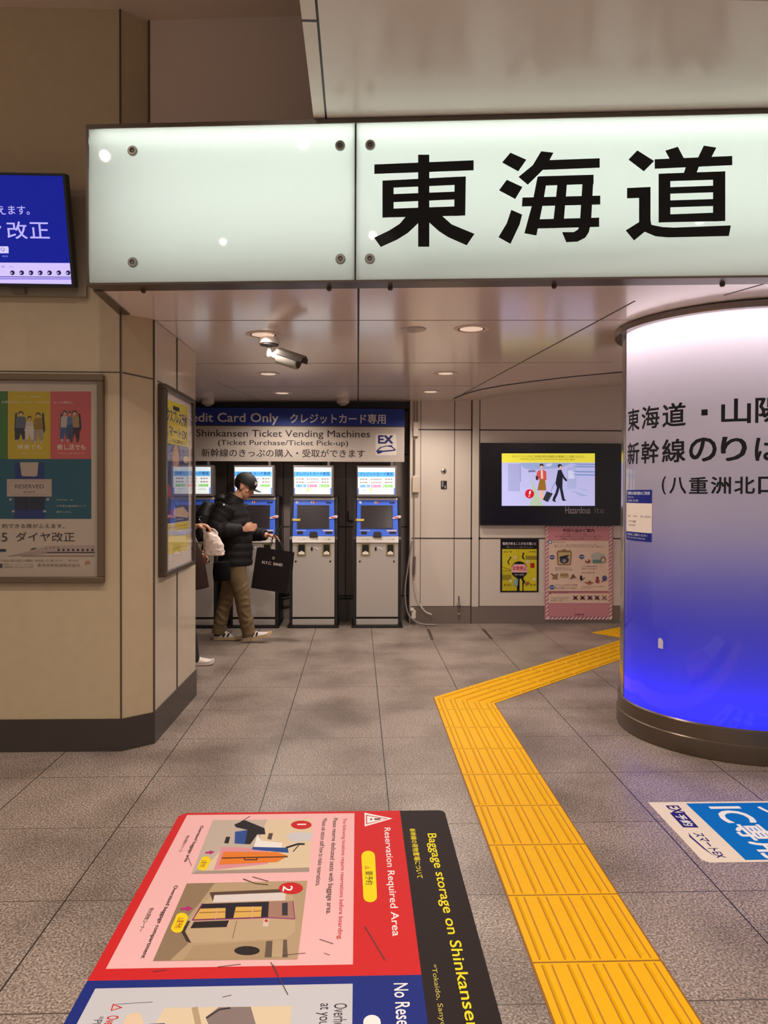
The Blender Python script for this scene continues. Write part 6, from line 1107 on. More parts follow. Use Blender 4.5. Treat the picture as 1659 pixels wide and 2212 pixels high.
nt_ = Print((0, 0, 0), (1, 0, 0), (0, 0, 1), step=.00005, fn=lambda u, v, h: pc(u, v, .003 + h), cut=[.02 + .05 * k for k in range(8)])
nt_.rect((236, 222, 212), .004, 1.176, .274, 1.482); nt_.rect((34, 44, 130), .004, 1.402, .274, 1.482); nt_.rect((34, 44, 130), .004, 1.176, .274, 1.228)
nt_.text((216, 214, 230), '駅構内の案内図のご利用', .02, 1.452, .255, 1.472, .02); nt_.text((200, 200, 225), 'Station map', .02, 1.432, .10, 1.445); nt_.text((200, 200, 225), '車站地圖 / 站內地圖', .02, 1.410, .15, 1.424)
nt_.text((110, 96, 96), '日本語', .03, 1.318, .06, 1.328); nt_.text((110, 96, 96), 'English', .10, 1.318, .14, 1.328); nt_.text((110, 96, 96), '中文 / 한국어', .175, 1.316, .262, 1.330)
nt_.text((90, 70, 74), 'スマホでも確認', .03, 1.285, .13, 1.298); nt_.text((130, 116, 112), 'お手元の端末で', .04, 1.262, .13, 1.274); nt_.text((216, 214, 230), '出発前にご確認ください', .02, 1.205, .24, 1.219, .01); nt_.text((216, 214, 230), 'Please check before departure', .02, 1.186, .22, 1.198)
tag(nt_.done('notice_sticker', None, pc(.14, 1.18)), 'small white notice with blue bands stuck on the round pillar', 'sticker', kind='thing')
bm = B(); prism(bm, [pc(.328, .568, .002), pc(.362, .568, .002), pc(.362, .612, .002), pc(.352, .626, .002), pc(.336, .628, .002), pc(.328, .618, .002)], (-.002, -.004, 0))
tag(build('sensor_tag', bm, mat('tag_white', (214, 206, 220), .3), loc=pc(.345, .57)), 'tiny pale plastic tag low on the blue part of the pillar', 'tag', kind='thing')

# ------------------------------------------------------------------ tactile paving
YL = mat('tactile_yellow', (243, 180, 0), .55, spec=.2, noise=.05, nscale=40); YD = mat('tactile_joint', (150, 96, 10), .6); BARS = []; YC = mat('tactile_edge_shade', (176, 118, 6), .6)
tp = thing('tactile_paving', (.75, 3.8, 0), 'long bent yellow tactile path of raised bars leading past the pillar', 'tactile paving')
d45 = Vector((math.sin(PI / 4), math.cos(PI / 4), 0)); a45 = Vector((math.cos(PI / 4), -math.sin(PI / 4), 0))
OX, IX, OY, IY = .548, .948, 5.375, 5.209
FAR = 3.4
bm = B()
o2 = Vector((OX, OY, 0)) + d45 * FAR; i2 = Vector((IX, IY, 0)) + d45 * FAR
prism(bm, [(OX, .6, .0005), (IX, .6, .0005), (IX, IY, .0005), (OX, OY, .0005)], (0, 0, .003)); prism(bm, [(OX, OY, .0005), (IX, IY, .0005), tuple(i2 + Vector((0, 0, .0005))), tuple(o2 + Vector((0, 0, .0005)))], (0, 0, .003))
build('base_sheet', bm, YL, tp)
bm = B()
def bar(bm, a, b, w=.028, h=.0062):
    a, b = Vector(a), Vector(b); t = (b - a).normalized(); s = Vector((t.y, -t.x, 0))
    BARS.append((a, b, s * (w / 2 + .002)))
    A = [a - s * w / 2, a + s * w / 2, b + s * w / 2, b - s * w / 2]; Tt = [a - s * w * .32 + t * .006, a + s * w * .32 + t * .006, b + s * w * .32 - t * .006, b - s * w * .32 - t * .006]
    v = [bm.verts.new((p.x, p.y, .0034)) for p in A] + [bm.verts.new((p.x, p.y, .0034 + h)) for p in Tt]
    for q in ((4, 5, 6, 7), (0, 1, 5, 4), (1, 2, 6, 5), (2, 3, 7, 6), (3, 0, 4, 7)): bm.faces.new([v[i] for i in q])
rowsY = [.75 + .3925 * k for k in range(12)]
for k in range(len(rowsY)):
    y0 = rowsY[k] + .012; 
    for j in range(5):
        x = OX + .04 + j * .08; ymit = OY - (x - OX) * (OY - IY) / (IX - OX)
        y1 = min(rowsY[k] + .3925 - .012, ymit - .01)
        if y1 - y0 > .03: bar(bm, (x, y0, 0), (x, y1, 0))
for k in range(9):
    for j in range(5):
        f = (.04 + j * .08) / .4; st = Vector((OX, OY, 0)).lerp(Vector((IX, IY, 0)), f)
        t0 = k * .3925 + .012 + (0 if k else .0); bar(bm, st + d45 * t0, st + d45 * (k * .3925 + .3805))
build('raised_bars', bm, YL, tp)
bm = B()
for y in rowsY[1:]: strip(bm, (OX, y, .0034), (IX, y, .0034), .006, (0, 0, 1), .0006)
for k in range(1, 9):
    a = Vector((OX, OY, .0034)) + d45 * (.3925 * k); strip(bm, a, Vector((IX, IY, .0034)) + d45 * (.3925 * k) , .005, (0, 0, 1), .0006)
for x in (OX - .003, IX + .003): strip(bm, (x, .6, .0002), (x, OY if x < .7 else IY, .0002), .008, (0, 0, 1), .002)
build('joint', bm, YD, tp)
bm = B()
for a, b_, s in BARS:  # painted shade: darker yellow lines along both sides of each raised bar
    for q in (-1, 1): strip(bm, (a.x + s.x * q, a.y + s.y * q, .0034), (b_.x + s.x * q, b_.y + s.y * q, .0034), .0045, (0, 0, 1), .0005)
build('bar_edge_shade', bm, YC, tp)
e1 = Vector((.61, -.79, 0)); e2 = Vector((.79, .61, 0)); c0 = Vector((2.447, 7.838, 0))
wp = thing('warning_paving', c0 + e1 * .2 + e2 * .2, 'yellow dotted warning paving half hidden behind the pillar, near the back wall', 'tactile paving')
bm = B(); prism(bm, [c0 + Vector((0, 0, .0005)), c0 + e1 * .4 + Vector((0, 0, .0005)), c0 + e1 * .4 + e2 * .8 + Vector((0, 0, .0005)), c0 + e2 * .8 + Vector((0, 0, .0005))], (0, 0, .003)); build('base_sheet', bm, YL, wp)
bm = B()
for i in range(5):
    for j in range(10):
        q = c0 + e1 * (.04 + .08 * i) + e2 * (.04 + .08 * j); lathe(bm, [(.018, .0034), (.012, .009)], (q.x, q.y, 0), seg=10)
build('raised_dots', bm, YL, wp)

# ------------------------------------------------------------------ floor stickers
BG = (44, 34, 34); RD = (212, 42, 44); PK = (246, 190, 190); NV = (34, 48, 130)
fs_ = thing('baggage_floor_sticker', (-.2, 2.8, 0), 'large red, pink, blue and black baggage notice stuck on the floor', 'floor sticker')
def first(e): return e[2][0] if e[0] == 'p' else e[3][:2]
for nm, test in (('header_band', lambda u, v: v > 1.0), ('red_panel', lambda u, v: v <= 1.0 and u < 1.186), ('blue_panel', lambda u, v: v <= 1.0 and u >= 1.186)):
    pr = Print((-.803, 3.462, .0006), (0, -1, 0), (1, 0, 0), step=.00002, rough=.6)
    if nm == 'header_band': pr.p(BG, [(0, 1.0), (2.5, 1.0), (2.5, 1.205), (.03, 1.205), (.01, 1.198), (0, 1.18)])
    elif nm == 'red_panel': pr.p(RD, [(0, .03), (.03, 0), (1.186, 0), (1.186, 1.0), (0, 1.0)]); pr.rect(PK, .022, .036, 1.13, .792)
    else: pr.rect(NV, 1.186, 0, 2.5, 1.0); pr.rect((206, 205, 210), 1.222, .036, 2.46, .792)
    pr.art([e for e in ART['baggage'] if test(*first(e))]); pr.done(nm, fs_)
pr = Print((1.375, 3.525, .0006), (0, -1, 0), (1, 0, 0), step=.00003, rough=.6)
pr.p((238, 222, 204), [(0, 0), (.56, 0), (.585, .02), (.585, 1.3), (0, 1.3)]); pr.rect((0, 112, 200), .018, .175, .568, 1.28); pr.art(ART['ic'])
tag(pr.done('ticket_gate_floor_sticker', None, (1.6, 3.2, 0)), 'white and blue IC notice stuck on the floor before the pillar', 'floor sticker', kind='thing')

# ------------------------------------------------------------------ framed posters on the pier
GLZ = glass('poster_glass', (.86, .85, .83))
fp = thing('framed_poster', (-1.85, 4.29, .951), 'large bronze-framed timetable poster with yellow, red and teal blocks on the pier front', 'poster')
bm = B()
for lo_, hi_ in (((-2.32, .951), (-1.414, .985)), ((-2.32, 2.075), (-1.414, 2.111)), ((-1.447, .985), (-1.414, 2.075)), ((-2.32, .985), (-2.287, 2.075))):
    box(bm, (lo_[0], 4.262, lo_[1]), (hi_[0], 4.304, hi_[1]), bev=.004)
build('frame', bm, mat('bronze_frame', (110, 92, 72), .3, metal=.6), fp)
pr = Print((0, 4.29, 0), (1, 0, 0), (0, 0, 1), step=.00005); pr.rect((214, 196, 180), -2.29, .98, -1.444, 2.08); pr.art(ART['lposter']); pr.clip(-2.29, .98, -1.444, 2.08); pr.done('print', fp)
bm = B(); box(bm, (-2.288, 4.270, .984), (-1.446, 4.273, 2.076)); build('glass_pane', bm, GLZ, fp)
sp_ = thing('framed_poster', (-1.16, 4.93, .96), 'narrow-looking yellow and blue poster in a dark frame on the pier side', 'poster')
bm = B()
for (y0, z0), (y1, z1) in (((4.515, .955), (5.325, .985)), ((4.515, 2.068), (5.325, 2.098)), ((4.515, .985), (4.550, 2.068)), ((5.290, .985), (5.325, 2.068))):
    box(bm, (-1.176, y0, z0), (-1.128, y1, z1), bev=.003)
build('frame', bm, mat('dark_bronze_frame', (86, 74, 62), .3, metal=.6), sp_)
pr = Print((-1.15, 0, 0), (0, 1, 0), (0, 0, 1), step=.00005); pr.rect((220, 206, 196), 4.545, .98, 5.295, 2.072); pr.art(ART['sposter']); pr.clip(4.545, .98, 5.295, 2.072); pr.done('print', sp_)
bm = B(); box(bm, (-1.139, 4.548, .984), (-1.136, 5.292, 2.07)); build('glass_pane', bm, glass('clear_poster_glass'), sp_)

# ------------------------------------------------------------------ tilted screen on the pier
tv = thing('hanging_screen', (-2.05, 4.2, 2.573), 'blue information screen tilted forward on the pier front', 'screen')
tu = Vector((0, -.127, .56)).normalized(); tn = Vector((1, 0, 0)).cross(tu); tp0 = Vector((-1.545, 4.2, 2.573))
def TV(u, v, h=0): return tp0 + Vector((u, 0, 0)) + tu * v + tn * h
bm = B(); prism(bm, [TV(-1.02, -.002, -.003), TV(.002, -.002, -.003), TV(.002, .574, -.003), TV(-1.02, .574, -.003)], -tn * .05)
for u0, u1, v0, v1 in ((-1.02, .002, -.002, .014), (-1.02, .002, .562, .574), (-.012, .002, .014, .562), (-1.02, -1.006, .014, .562)):
    prism(bm, [TV(u0, v0, -.003), TV(u1, v0, -.003), TV(u1, v1, -.003), TV(u0, v1, -.003)], tn * .006)
build('bezel', bm, BLACK, tv)
pr = Print(tp0 - tn * .002, (1, 0, 0), tu, step=.00005, emit=.85, rough=.2); pr.rect((10, 24, 140), -1.01, .01, -.01, .566); pr.art(ART['tvleft']); pr.clip(-1.008, .012, -.011, .564); pr.done('display', tv)
bm = B(); box(bm, (-1.95, 4.235, 2.66), (-1.65, 4.272, 3.0)); box(bm, (-1.90, 4.245, 2.545), (-1.83, 4.272, 2.68), bev=.008); build('wall_bracket', bm, mat('bracket', (120, 108, 92), .4), tv)

# ------------------------------------------------------------------ back wall screen and posters
ts = thing('wall_screen', (2.12, 8.41, 1.1), 'black wall panel with a lit yellow and lavender warning screen', 'screen')
bm = B(); box(bm, (1.353, 8.36, 1.099), (2.93, 8.412, 2.012), bev=.004); build('surround', bm, mat('black_glass', (20, 17, 20), .25), ts)
pr = Print((0, 8.358, 0), (1, 0, 0), (0, 0, 1), step=.0001, emit=.72, rough=.3); pr.art(ART['tvback']); pr.done('display', ts)
pr = Print((0, 8.3585, 0), (1, 0, 0), (0, 0, 1), step=.0001, emit=.0); pr.text((170, 162, 166), 'Hazardous', 2.304, 1.232, 2.585, 1.308, .01); pr.text((120, 112, 118), 'ite', 2.63, 1.236, 2.74, 1.302, .0); pr.done('lettering', ts)
pr = Print((0, 8.416, 0), (1, 0, 0), (0, 0, 1), step=.0001); pr.rect((26, 20, 22), 1.592, .350, 2.023, .946); pr.art(ART['yposter'])
tag(pr.done('yellow_poster', None, (1.8, 8.416, .35)), 'small black and yellow safety poster below the black screen', 'poster', kind='thing')
pr = Print((0, 8.405, 0), (1, 0, 0), (0, 0, 1), step=.0001); pr.rect((206, 136, 142), 2.091, .042, 2.858, 1.092); pr.art(ART['pposter']); pr.clip(2.091, .042, 2.858, 1.092)
tag(pr.done('pink_poster', None, (2.47, 8.405, .05)), 'tall pink striped luggage poster reaching down to the skirting', 'poster', kind='thing')
bm = B(); lathe(bm, [(.03, 0), (.03, .006), (.022, .012)], (.953, 8.42, 1.70), (0, -1, 0), 20); lathe(bm, [(.012, .012), (.012, .016)], (.957, 8.42, 1.695), (0, -1, 0), 12, 1)
tag(build('flush_lock', bm, [CHROME, BLACK], loc=(.953, 8.42, 1.70), smooth=True), 'small round lock above the dark latch plate on the beige cabinet door', 'lock', kind='thing')
lp = thing('latch_plate', (.954, 8.42, 1.497), 'small dark rectangular flush handle on the beige cabinet door', 'handle')
bm = B(); box(bm, (.922, 8.412, 1.500), (.988, 8.421, 1.592), bev=.004); build('plate', bm, mat('dark_plate', (60, 54, 54), .3, metal=.5), lp)
bm = B(); box(bm, (.932, 8.406, 1.522), (.950, 8.413, 1.585), bev=.002); box(bm, (.960, 8.406, 1.506), (.978, 8.413, 1.540), bev=.002); build('lever', bm, CHROME, lp)
fb = thing('floor_bolt', (1.126, 8.41, .05), 'thin steel drop bolt at the foot of the cabinet door', 'bolt')
bm = B(); tube(bm, [(1.126, 8.404, .05), (1.126, 8.404, .31)], .007, 10); build('rod', bm, mat('dull_steel', (120, 108, 100), .4, metal=.5), fb)
for q0, q1 in (((1.105, 8.396, .205), (1.147, 8.421, .232)), ((1.112, 8.396, .10), (1.140, 8.412, .12))):
    bm = B(); box(bm, q0, q1, bev=.003); build('keeper', bm, CHROME, fb)

# conduit, junction boxes, loose cable on the jamb
cc = thing('cable_conduit', (.64, 8.41, .3), 'beige cable conduit with two junction boxes running down the wall corner', 'conduit')
bm = B(); tube(bm, [(.622, 8.405, .45), (.622, 8.405, 2.47)], .008, 8); tube(bm, [(.655, 8.405, 2.1), (.655, 8.405, 2.47)], .008, 8); build('pipe', bm, mat('conduit', (150, 136, 122), .5), cc)
for z0, z1, w in ((2.08, 2.24, .058), (1.46, 1.64, .074)):
    bm = B(); box(bm, (.638 - w / 2, 8.372, z0), (.638 + w / 2, 8.421, z1), bev=.006); build('junction_box', bm, mat('box_beige', (214, 196, 178), .45), cc)
for q0, q1, r_ in (((.622, 8.40, .55), (.628, 8.395, .75), .016), ((.622, 8.40, 1.66), (.622, 8.40, 2.05), .012)):
    bm = B(); tube(bm, [q0, q1], r_, 10); build('sleeve', bm, mat('sleeve', (110, 92, 84), .5), cc)
def curve_pts(P, n=10):
    P = [Vector(p) for p in P]; out = []
    for i in range(len(P) - 1):
        a, b, c, d = P[max(i - 1, 0)], P[i], P[i + 1], P[min(i + 2, len(P) - 1)]
        for k in range(n):
            t = k / n; out.append(.5 * ((2 * b) + (c - a) * t + (2 * a - 5 * b + 4 * c - d) * t * t + (3 * b - a - 3 * c + d) * t ** 3))
    out.append(P[-1]); return out
lc = thing('loose_cable', (.62, 8.3, .01), 'pale loose cable looping down beside the machines to the floor', 'cable')
bm = B(); tube(bm, curve_pts([(.60, 8.40, .92), (.555, 8.39, .62), (.525, 8.37, .38), (.545, 8.35, .16), (.60, 8.33, .07), (.70, 8.30, .018), (.86, 8.27, .012)]), .009, 8); build('wire', bm, mat('grey_wire', (150, 140, 134), .5), lc, smooth=True)
bm = B(); tube(bm, curve_pts([(.622, 8.40, .48), (.66, 8.385, .28), (.74, 8.37, .15), (.82, 8.36, .11)]), .009, 8); w2 = build('wire', bm, mat('pale_wire', (206, 196, 184), .5), lc, smooth=True)
bm = B(); box(bm, (.595, 8.35, .06), (.645, 8.405, .16), bev=.012); tube(bm, [(.60, 8.36, .15), (.605, 8.37, .185)], .022, 10); build('plug', bm, mat('plug_white', (226, 216, 200), .4), lc)

# ------------------------------------------------------------------ ceiling fittings
REFL = mat('lamp_reflector', (236, 220, 202), .18, metal=.7); RIMM = mat('lamp_rim', (226, 208, 194), .35); LAMP = mat('lamp_face', (250, 222, 200), emit=.55)
def downlight(x, y, label, r=.085):
    z = zs(x); t = thing('downlight', (x, y, z), label, 'ceiling light', 'round recessed downlights in the low ceiling')
    bm = B(); lathe(bm, [(r * .86, -.001), (r * 1.16, -.001), (r * 1.16, -.004), (r * .92, -.007), (r * .86, -.004)], (x, y, z), seg=32); build('rim', bm, RIMM, t, smooth=True)
    bm = B(); lathe(bm, [(r * .90, -.004), (r * .86, -.002), (r * .60, -.001)], (x, y, z), seg=32); build('reflector', bm, REFL, t, smooth=True)
    bm = B(); lathe(bm, [(r * .80, -.003), (r * .76, -.0045), (.0, -.0045)], (x, y, z), seg=24); build('lamp', bm, LAMP, t, smooth=True)
    return t
for (x, y), lb in zip(DOWN, ('round downlight directly above the security camera', 'round downlight beside the flush round cover, close to the lit sign', 'round downlight just behind the security camera', 'round downlight between the flush round cover and the beige cabinet doors', 'farthest round downlight, just in front of the blue sign', 'farthest round downlight, above the beige cabinet doors')):
    downlight(x, y, lb, .085 if y > 5 else .095)
bm = B(); x, y = .342, 4.72; lathe(bm, [(.08, .0), (.08, -.003), (.07, -.005)], (x, y, zs(x)), seg=32); tag(build('ceiling_speaker', bm, mat('speaker_cover', (172, 156, 144), .3), loc=(x, y, zs(x)), smooth=True), 'flush unlit round cover in the low ceiling next to a downlight', 'ceiling speaker', kind='thing')
for x, y, lb in ((-1.60, 8.16, 'small white ceiling camera close beside the stone pier'), (-.162, 8.16, 'small white ceiling camera close to the ceiling seam above the blue sign')):
    z = zs(x); t = thing('ceiling_camera', (x, y, z), lb, 'camera', 'small white cameras over the machines')
    bm = B(); lathe(bm, [(.066, 0), (.066, -.05), (.058, -.056), (.050, -.056)], (x, y, z), seg=28); build('housing', bm, mat('camera_shell', (196, 184, 172), .4), t, smooth=True)
    bm = B(); lathe(bm, [(.046, -.056), (.046, -.066), (.03, -.078), (.0, -.082)], (x, y, z), seg=24); build('lens_dome', bm, mat('lens', (150, 140, 132), .2), t, smooth=True)
# bullet camera
cx, cy = -.575, 4.95; cz = zs(cx)
ct = thing('security_camera', (cx, cy, cz), 'white bullet security camera with a dark sunshield hanging from the low ceiling', 'camera')
bm = B(); lathe(bm, [(.062, 0), (.066, -.012), (.066, -.042), (.058, -.047)], (cx, cy, cz), seg=32); build('mount', bm, WHITE, ct, smooth=True)
bm = B(); lathe(bm, [(.060, -.047), (.060, -.053), (.03, -.056), (.012, -.066)], (cx, cy, cz), seg=32); build('mount_plate', bm, DARK, ct, smooth=True)
bm = B(); lathe(bm, [(.008, -.058), (.012, -.075), (.018, -.10), (.019, -.118), (.012, -.128)], (cx, cy, cz), seg=20); build('arm', bm, WHITE, ct, smooth=True)
hd = Vector((.88, -.32, -.33)).normalized(); hs = hd.cross(Vector((0, 0, 1))).normalized(); hu = hs.cross(hd); h0 = Vector((cx + .035, cy - .01, cz - .118))
def hp(a, s_, u): return h0 + hd * a + hs * s_ + hu * u
bm = B(); tube(bm, [(cx + .012, cy, cz - .113), hp(.02, 0, 0)], .016, 14); tube(bm, [hp(-.005, 0, 0), hp(.03, 0, 0)], .026, 18); build('knuckle', bm, WHITE, ct, smooth=True)
bm = B(); tube(bm, [hp(.028, 0, 0), hp(.034, 0, 0), hp(.175, 0, 0), hp(.180, 0, 0)], [.040, .045, .045, .040], 28); build('housing', bm, mat('camera_body', (170, 164, 156), .45), ct, smooth=True)
bm = B()
A = [(.020, -.05, .01), (.020, -.042, .038), (.020, 0, .055), (.020, .042, .038), (.020, .05, .01)]
for i in range(4):
    (a0, s0, u0), (a1, s1, u1) = A[i], A[i + 1]
    prism(bm, [hp(a0, s0, u0), hp(a1, s1, u1), hp(.215, s1, u1), hp(.215, s0, u0)], hu * .003)
build('sunshield', bm, mat('sunshield', (92, 84, 78), .35), ct)
bm = B(); tube(bm, [hp(.176, 0, 0), hp(.183, 0, 0)], .034, 24); build('lens', bm, mat('lens_glass', (20, 20, 24), .05), ct, smooth=True)

# ------------------------------------------------------------------ sign over the machines
os_ = thing('machine_sign', (-.7, 8.4, 1.79), 'long blue and white ticket machine sign over the row of machines', 'sign')
bm = B(); box(bm, (-3.2, 8.305, 1.793), (.507, 8.46, 2.374)); build('panel_box', bm, mat('sign_side', (96, 86, 82), .4), os_)
pr = Print((0, 8.304, 0), (1, 0, 0), (0, 0, 1), step=.00008); pr.rect((34, 52, 134), -3.2, 2.186, .507, 2.374); bb = pr.done('blue_band', os_)
pr = Print((0, 8.304, 0), (1, 0, 0), (0, 0, 1), step=.00008); pr.rect((178, 166, 156), -3.2, 1.793, .507, 2.174); pr.rect((66, 58, 58), -3.2, 2.174, .507, 2.186); pr.done('white_band', os_)
pr = Print((0, 8.3025, 0), (1, 0, 0), (0, 0, 1), step=.00008); pr.art(ART['osign']); pr.done('lettering', os_)

dh = thing('grab_bar', (-.107, 8.79, 1.12), 'small steel bar handle on the dark wall between the two machines nearest the beige wall', 'handle')
bm = B(); tube(bm, [(-.118, 8.765, 1.125), (-.118, 8.765, 1.245)], .010, 10); build('bar', bm, CHROME, dh)
bm = B(); box(bm, (-.125, 8.765, 1.115), (-.055, 8.80, 1.135), bev=.003); build('bracket', bm, BLACK, dh)

# ------------------------------------------------------------------ ticket machines
BLU = mat('machine_blue', (66, 112, 236), .3, spec=.5); SHL = mat('machine_shell', (30, 26, 28), .45)
OLV = mat('slot_frame', (150, 134, 84), .4); TCK = mat('ticket_guide', (220, 208, 196), .4); SCR = mat('touch_glass', (46, 40, 44), .2, spec=.9)
MX = .2125
def make_machine(label):
    t = thing('ticket_machine', (MX, 8.2, 0), label, 'ticket machine', 'blue and grey ticket vending machines in a row')
    X = lambda x: MX + x
    def bx(name, lo, hi, m, bev=.003, parent=t):
        bm = B(); box(bm, (X(lo[0]), lo[1], lo[2]), (X(hi[0]), hi[1], hi[2]), bev=bev); return build(name, bm, m, parent)
    bm = B(); box(bm, (X(-.226), 8.225, .026), (X(.226), 8.66, .917)); box(bm, (X(-.226), 8.30, .917), (X(.226), 8.66, 1.42))
    for s_ in (-1, 1): prism(bm, [(X(s_ * .258), 8.215, .026), (X(s_ * .258), 8.66, .026), (X(s_ * .258), 8.66, 1.41), (X(s_ * .258), 8.30, 1.41), (X(s_ * .258), 8.24, .98), (X(s_ * .258), 8.215, .95)], (-s_ * .030, 0, 0))
    build('body', bm, SHL, t)
    bx('front_door', (-.226, 8.200, .112), (.226, 8.226, .917), SILVER, .004)
    bx('kick_plate', (-.226, 8.202, .027), (.226, 8.226, .088), SILVER, .002)
    bx('base_plate', (-.275, 8.15, .0), (.275, 8.66, .024), BLACK, .002)
    bm = B(); prism(bm, [(X(-.228), 8.185, .918), (X(-.228), 8.215, .985), (X(-.228), 8.31, .985), (X(-.228), 8.31, .918)], (.456, 0, 0)); sh = build('shelf', bm, SILVER, t)
    pr = Print((X(0), 8.1998, .952), (1, 0, 0), Vector((0, .03, .067)).normalized(), step=.0003)
    for x0 in (-.16, -.02, .11): pr.text((110, 100, 100), 'きっぷ・領収証', x0, -.008, x0 + .075, .008)
    pr.done('shelf_lettering', sh)
    sv = Vector((0, .075, .393)).normalized()
    def sl(x, v, h=0): return Vector((X(x), 8.212, .986)) + sv * v + Vector((0, -sv.z, sv.y)) * h
    bm = B(); prism(bm, [sl(-.226, 0), sl(.226, 0), sl(.218, .398), sl(-.218, .398)], Vector((0, sv.z, -sv.y)) * .05); bp = build('blue_panel', bm, BLU, t)
    bm = B(); prism(bm, [sl(-.222, .398, .004), sl(.222, .398, .004), sl(.218, .424, .004), sl(-.218, .424, .004)], Vector((0, sv.z, -sv.y)) * .08); build('top_cap', bm, SILVER, t)
    bm = B(); 
    for a, b_, c, d in ((-.180, .166, .082, .090), (-.180, .166, .330, .338), (-.180, -.172, .09, .33), (.158, .166, .09, .33)): prism(bm, [sl(a, c, .001), sl(b_, c, .001), sl(b_, d, .001), sl(a, d, .001)], Vector((0, -sv.z, sv.y)) * .006)
    build('screen_bezel', bm, mat('bezel_grey', (50, 46, 58), .4), t)
    bm = B(); prism(bm, [sl(-.172, .09, .002), sl(.158, .09, .002), sl(.158, .33, .002), sl(-.172, .33, .002)], Vector((0, -sv.z, sv.y)) * .002); build('touch_screen', bm, SCR, t)
    for x0, x1, v0, v1, m_, nm in ((-.175, -.115, .022, .050, BLACK, 'card_slot'), (.06 + .07, .20, .028, .048, BLACK, 'note_slot')):
        bm = B(); prism(bm, [sl(x0, v0, .001), sl(x1, v0, .001), sl(x1, v1, .001), sl(x0, v1, .001)], Vector((0, -sv.z, sv.y)) * .004); build(nm, bm, m_, t)
    bm = B(); prism(bm, [sl(-.045, -.01, .0), sl(.045, -.01, .0), sl(.040, .034, .0), sl(.030, .046, .0), sl(-.030, .046, .0), sl(-.040, .034, .0)], Vector((0, -sv.z, sv.y)) * .022); build('coin_cup', bm, mat('coin_cup', (46, 40, 42), .3), t)
    st = Print(sl(0, 0, .0012), (1, 0, 0), sv, step=.0004, rough=.4)
    st.disc((206, 206, 220), -.185, .372, .016); st.rect((230, 226, 230), -.03, .36, .0, .384); st.rect((60, 60, 90), -.02, .362, -.008, .382); st.rect((196, 60, 70), .0, .36, .018, .384)
    st.rect((210, 216, 240), -.195, .056, -.08, .062); st.rect((222, 206, 226), .10, .052, .21, .068); st.rect((30, 40, 110), .13, .36, .19, .372)
    st.done('markings', bp)
    st = Print(sl(0, 0, .0085), (1, 0, 0), sv, step=.0004); st.p((222, 198, 90), [(-.235, .165), (-.145, .165), (-.145, .19), (-.165, .186), (-.235, .19)]); st.rect((216, 110, 60), -.235, .168, -.222, .186); st.done('yellow_sticker', bp)
    st = Print(sl(0, 0, .0085), (1, 0, 0), sv, step=.0004); st.p((226, 200, 200), [(.165, .186), (.245, .196), (.258, .206), (.258, .224), (.235, .228), (.165, .204)]); st.rect((190, 54, 70), .185, .196, .235, .206); st.done('red_white_sticker', bp)
    for a, b_ in ((-.176, -.080), (.095, .186)):
        bm = B()
        for q in (((a, .777), (b_, .790)), ((a, .895), (b_, .907)), ((a, .79), (a + .012, .895)), ((b_ - .012, .79), (b_, .895))): box(bm, (X(q[0][0]), 8.193, q[0][1]), (X(q[1][0]), 8.203, q[1][1]))
        so = build('ticket_slot', bm, OLV, t)
        bm = B(); box(bm, (X(a + .012), 8.197, .79), (X(b_ - .012), 8.199, .895)); build('slot_opening', bm, BLACK, so)
        bm = B(); prism(bm, [(X(a + .014), 8.188, .79), (X(b_ - .014), 8.188, .79), (X(b_ - .018), 8.195, .812), (X((a + b_) / 2), 8.196, .828), (X(a + .018), 8.195, .812)], (0, .003, 0)); build('ticket_guide', bm, TCK, so)
    bm = B(); box(bm, (X(-.028), 8.193, .830), (X(-.008), 8.202, .868), bev=.003); build('receipt_slot', bm, BLACK, t)
    for x0, z0 in ((.012, .86), (.034, .852), (.046, .842)):
        bm = B(); ball(bm, (X(x0), 8.2, z0), (.008, .006, .009), u=8, v=6); build('indicator', bm, mat('indicator', (230, 214, 200), .3), t)
    for x0 in (-.19, .18):
        bm = B(); lathe(bm, [(.010, 0), (.010, .004), (.006, .006)], (X(x0), 8.2, .715), (0, -1, 0), 12); build('lock', bm, BLACK, t)
    hb = bx('header_housing', (-.224, 8.245, 1.412), (.212, 8.42, 1.748), mat('header_grey', (128, 120, 118), .4, metal=.3), .004)
    pr = Print((X(0), 8.2425, 0), (1, 0, 0), (0, 0, 1), step=.0002, emit=.58, rough=.3); pr.rect((240, 246, 246), -.212, 1.438, .190, 1.728); pr.art(ART['header']); pr.clip(-.212, 1.438, .19, 1.728); pr.done('header_display', t)
    bm = B(); box(bm, (X(.145), 8.28, 1.748), (X(.170), 8.30, 1.792)); build('hanger', bm, mat('hanger', (110, 102, 100), .4), t)
    return t
m4 = make_machine('ticket machine at the end of the row next to the loose cable and beige wall')
for dx, lb in ((-.689, 'second ticket machine from the beige wall, beside the black shopping bag'), (-1.328, 'ticket machine directly behind the man in the black cap'), (-1.988, 'ticket machine mostly hidden behind the stone pier, only its lit header showing')):
    c = copy_tree(m4); c.location = (MX + dx, 8.2, 0); c['label'] = lb
pr = Print((0, 8.70, 0), (1, 0, 0), (0, 0, 1), step=.0003); pr.p((206, 206, 200), [(-.905, .30), (-.70, .33), (-.70, .56), (-.905, .60)]); pr.art(ART['sheet']); pr.clip(-.905, .29, -.70, .61)
tag(pr.done('paper_notice', None, (-.8, 8.70, .3)), 'crumpled white patterned sheet low between two ticket machines', 'paper', kind='thing')
bm = B(); tube(bm, curve_pts([(-.95, 8.69, .27), (-.83, 8.67, .25), (-.70, 8.69, .30)]), .012, 8); tag(build('black_cable', bm, BLACK, loc=(-.83, 8.69, .26), smooth=True), 'black cable sagging below the white sheet between the machines', 'cable', kind='thing')

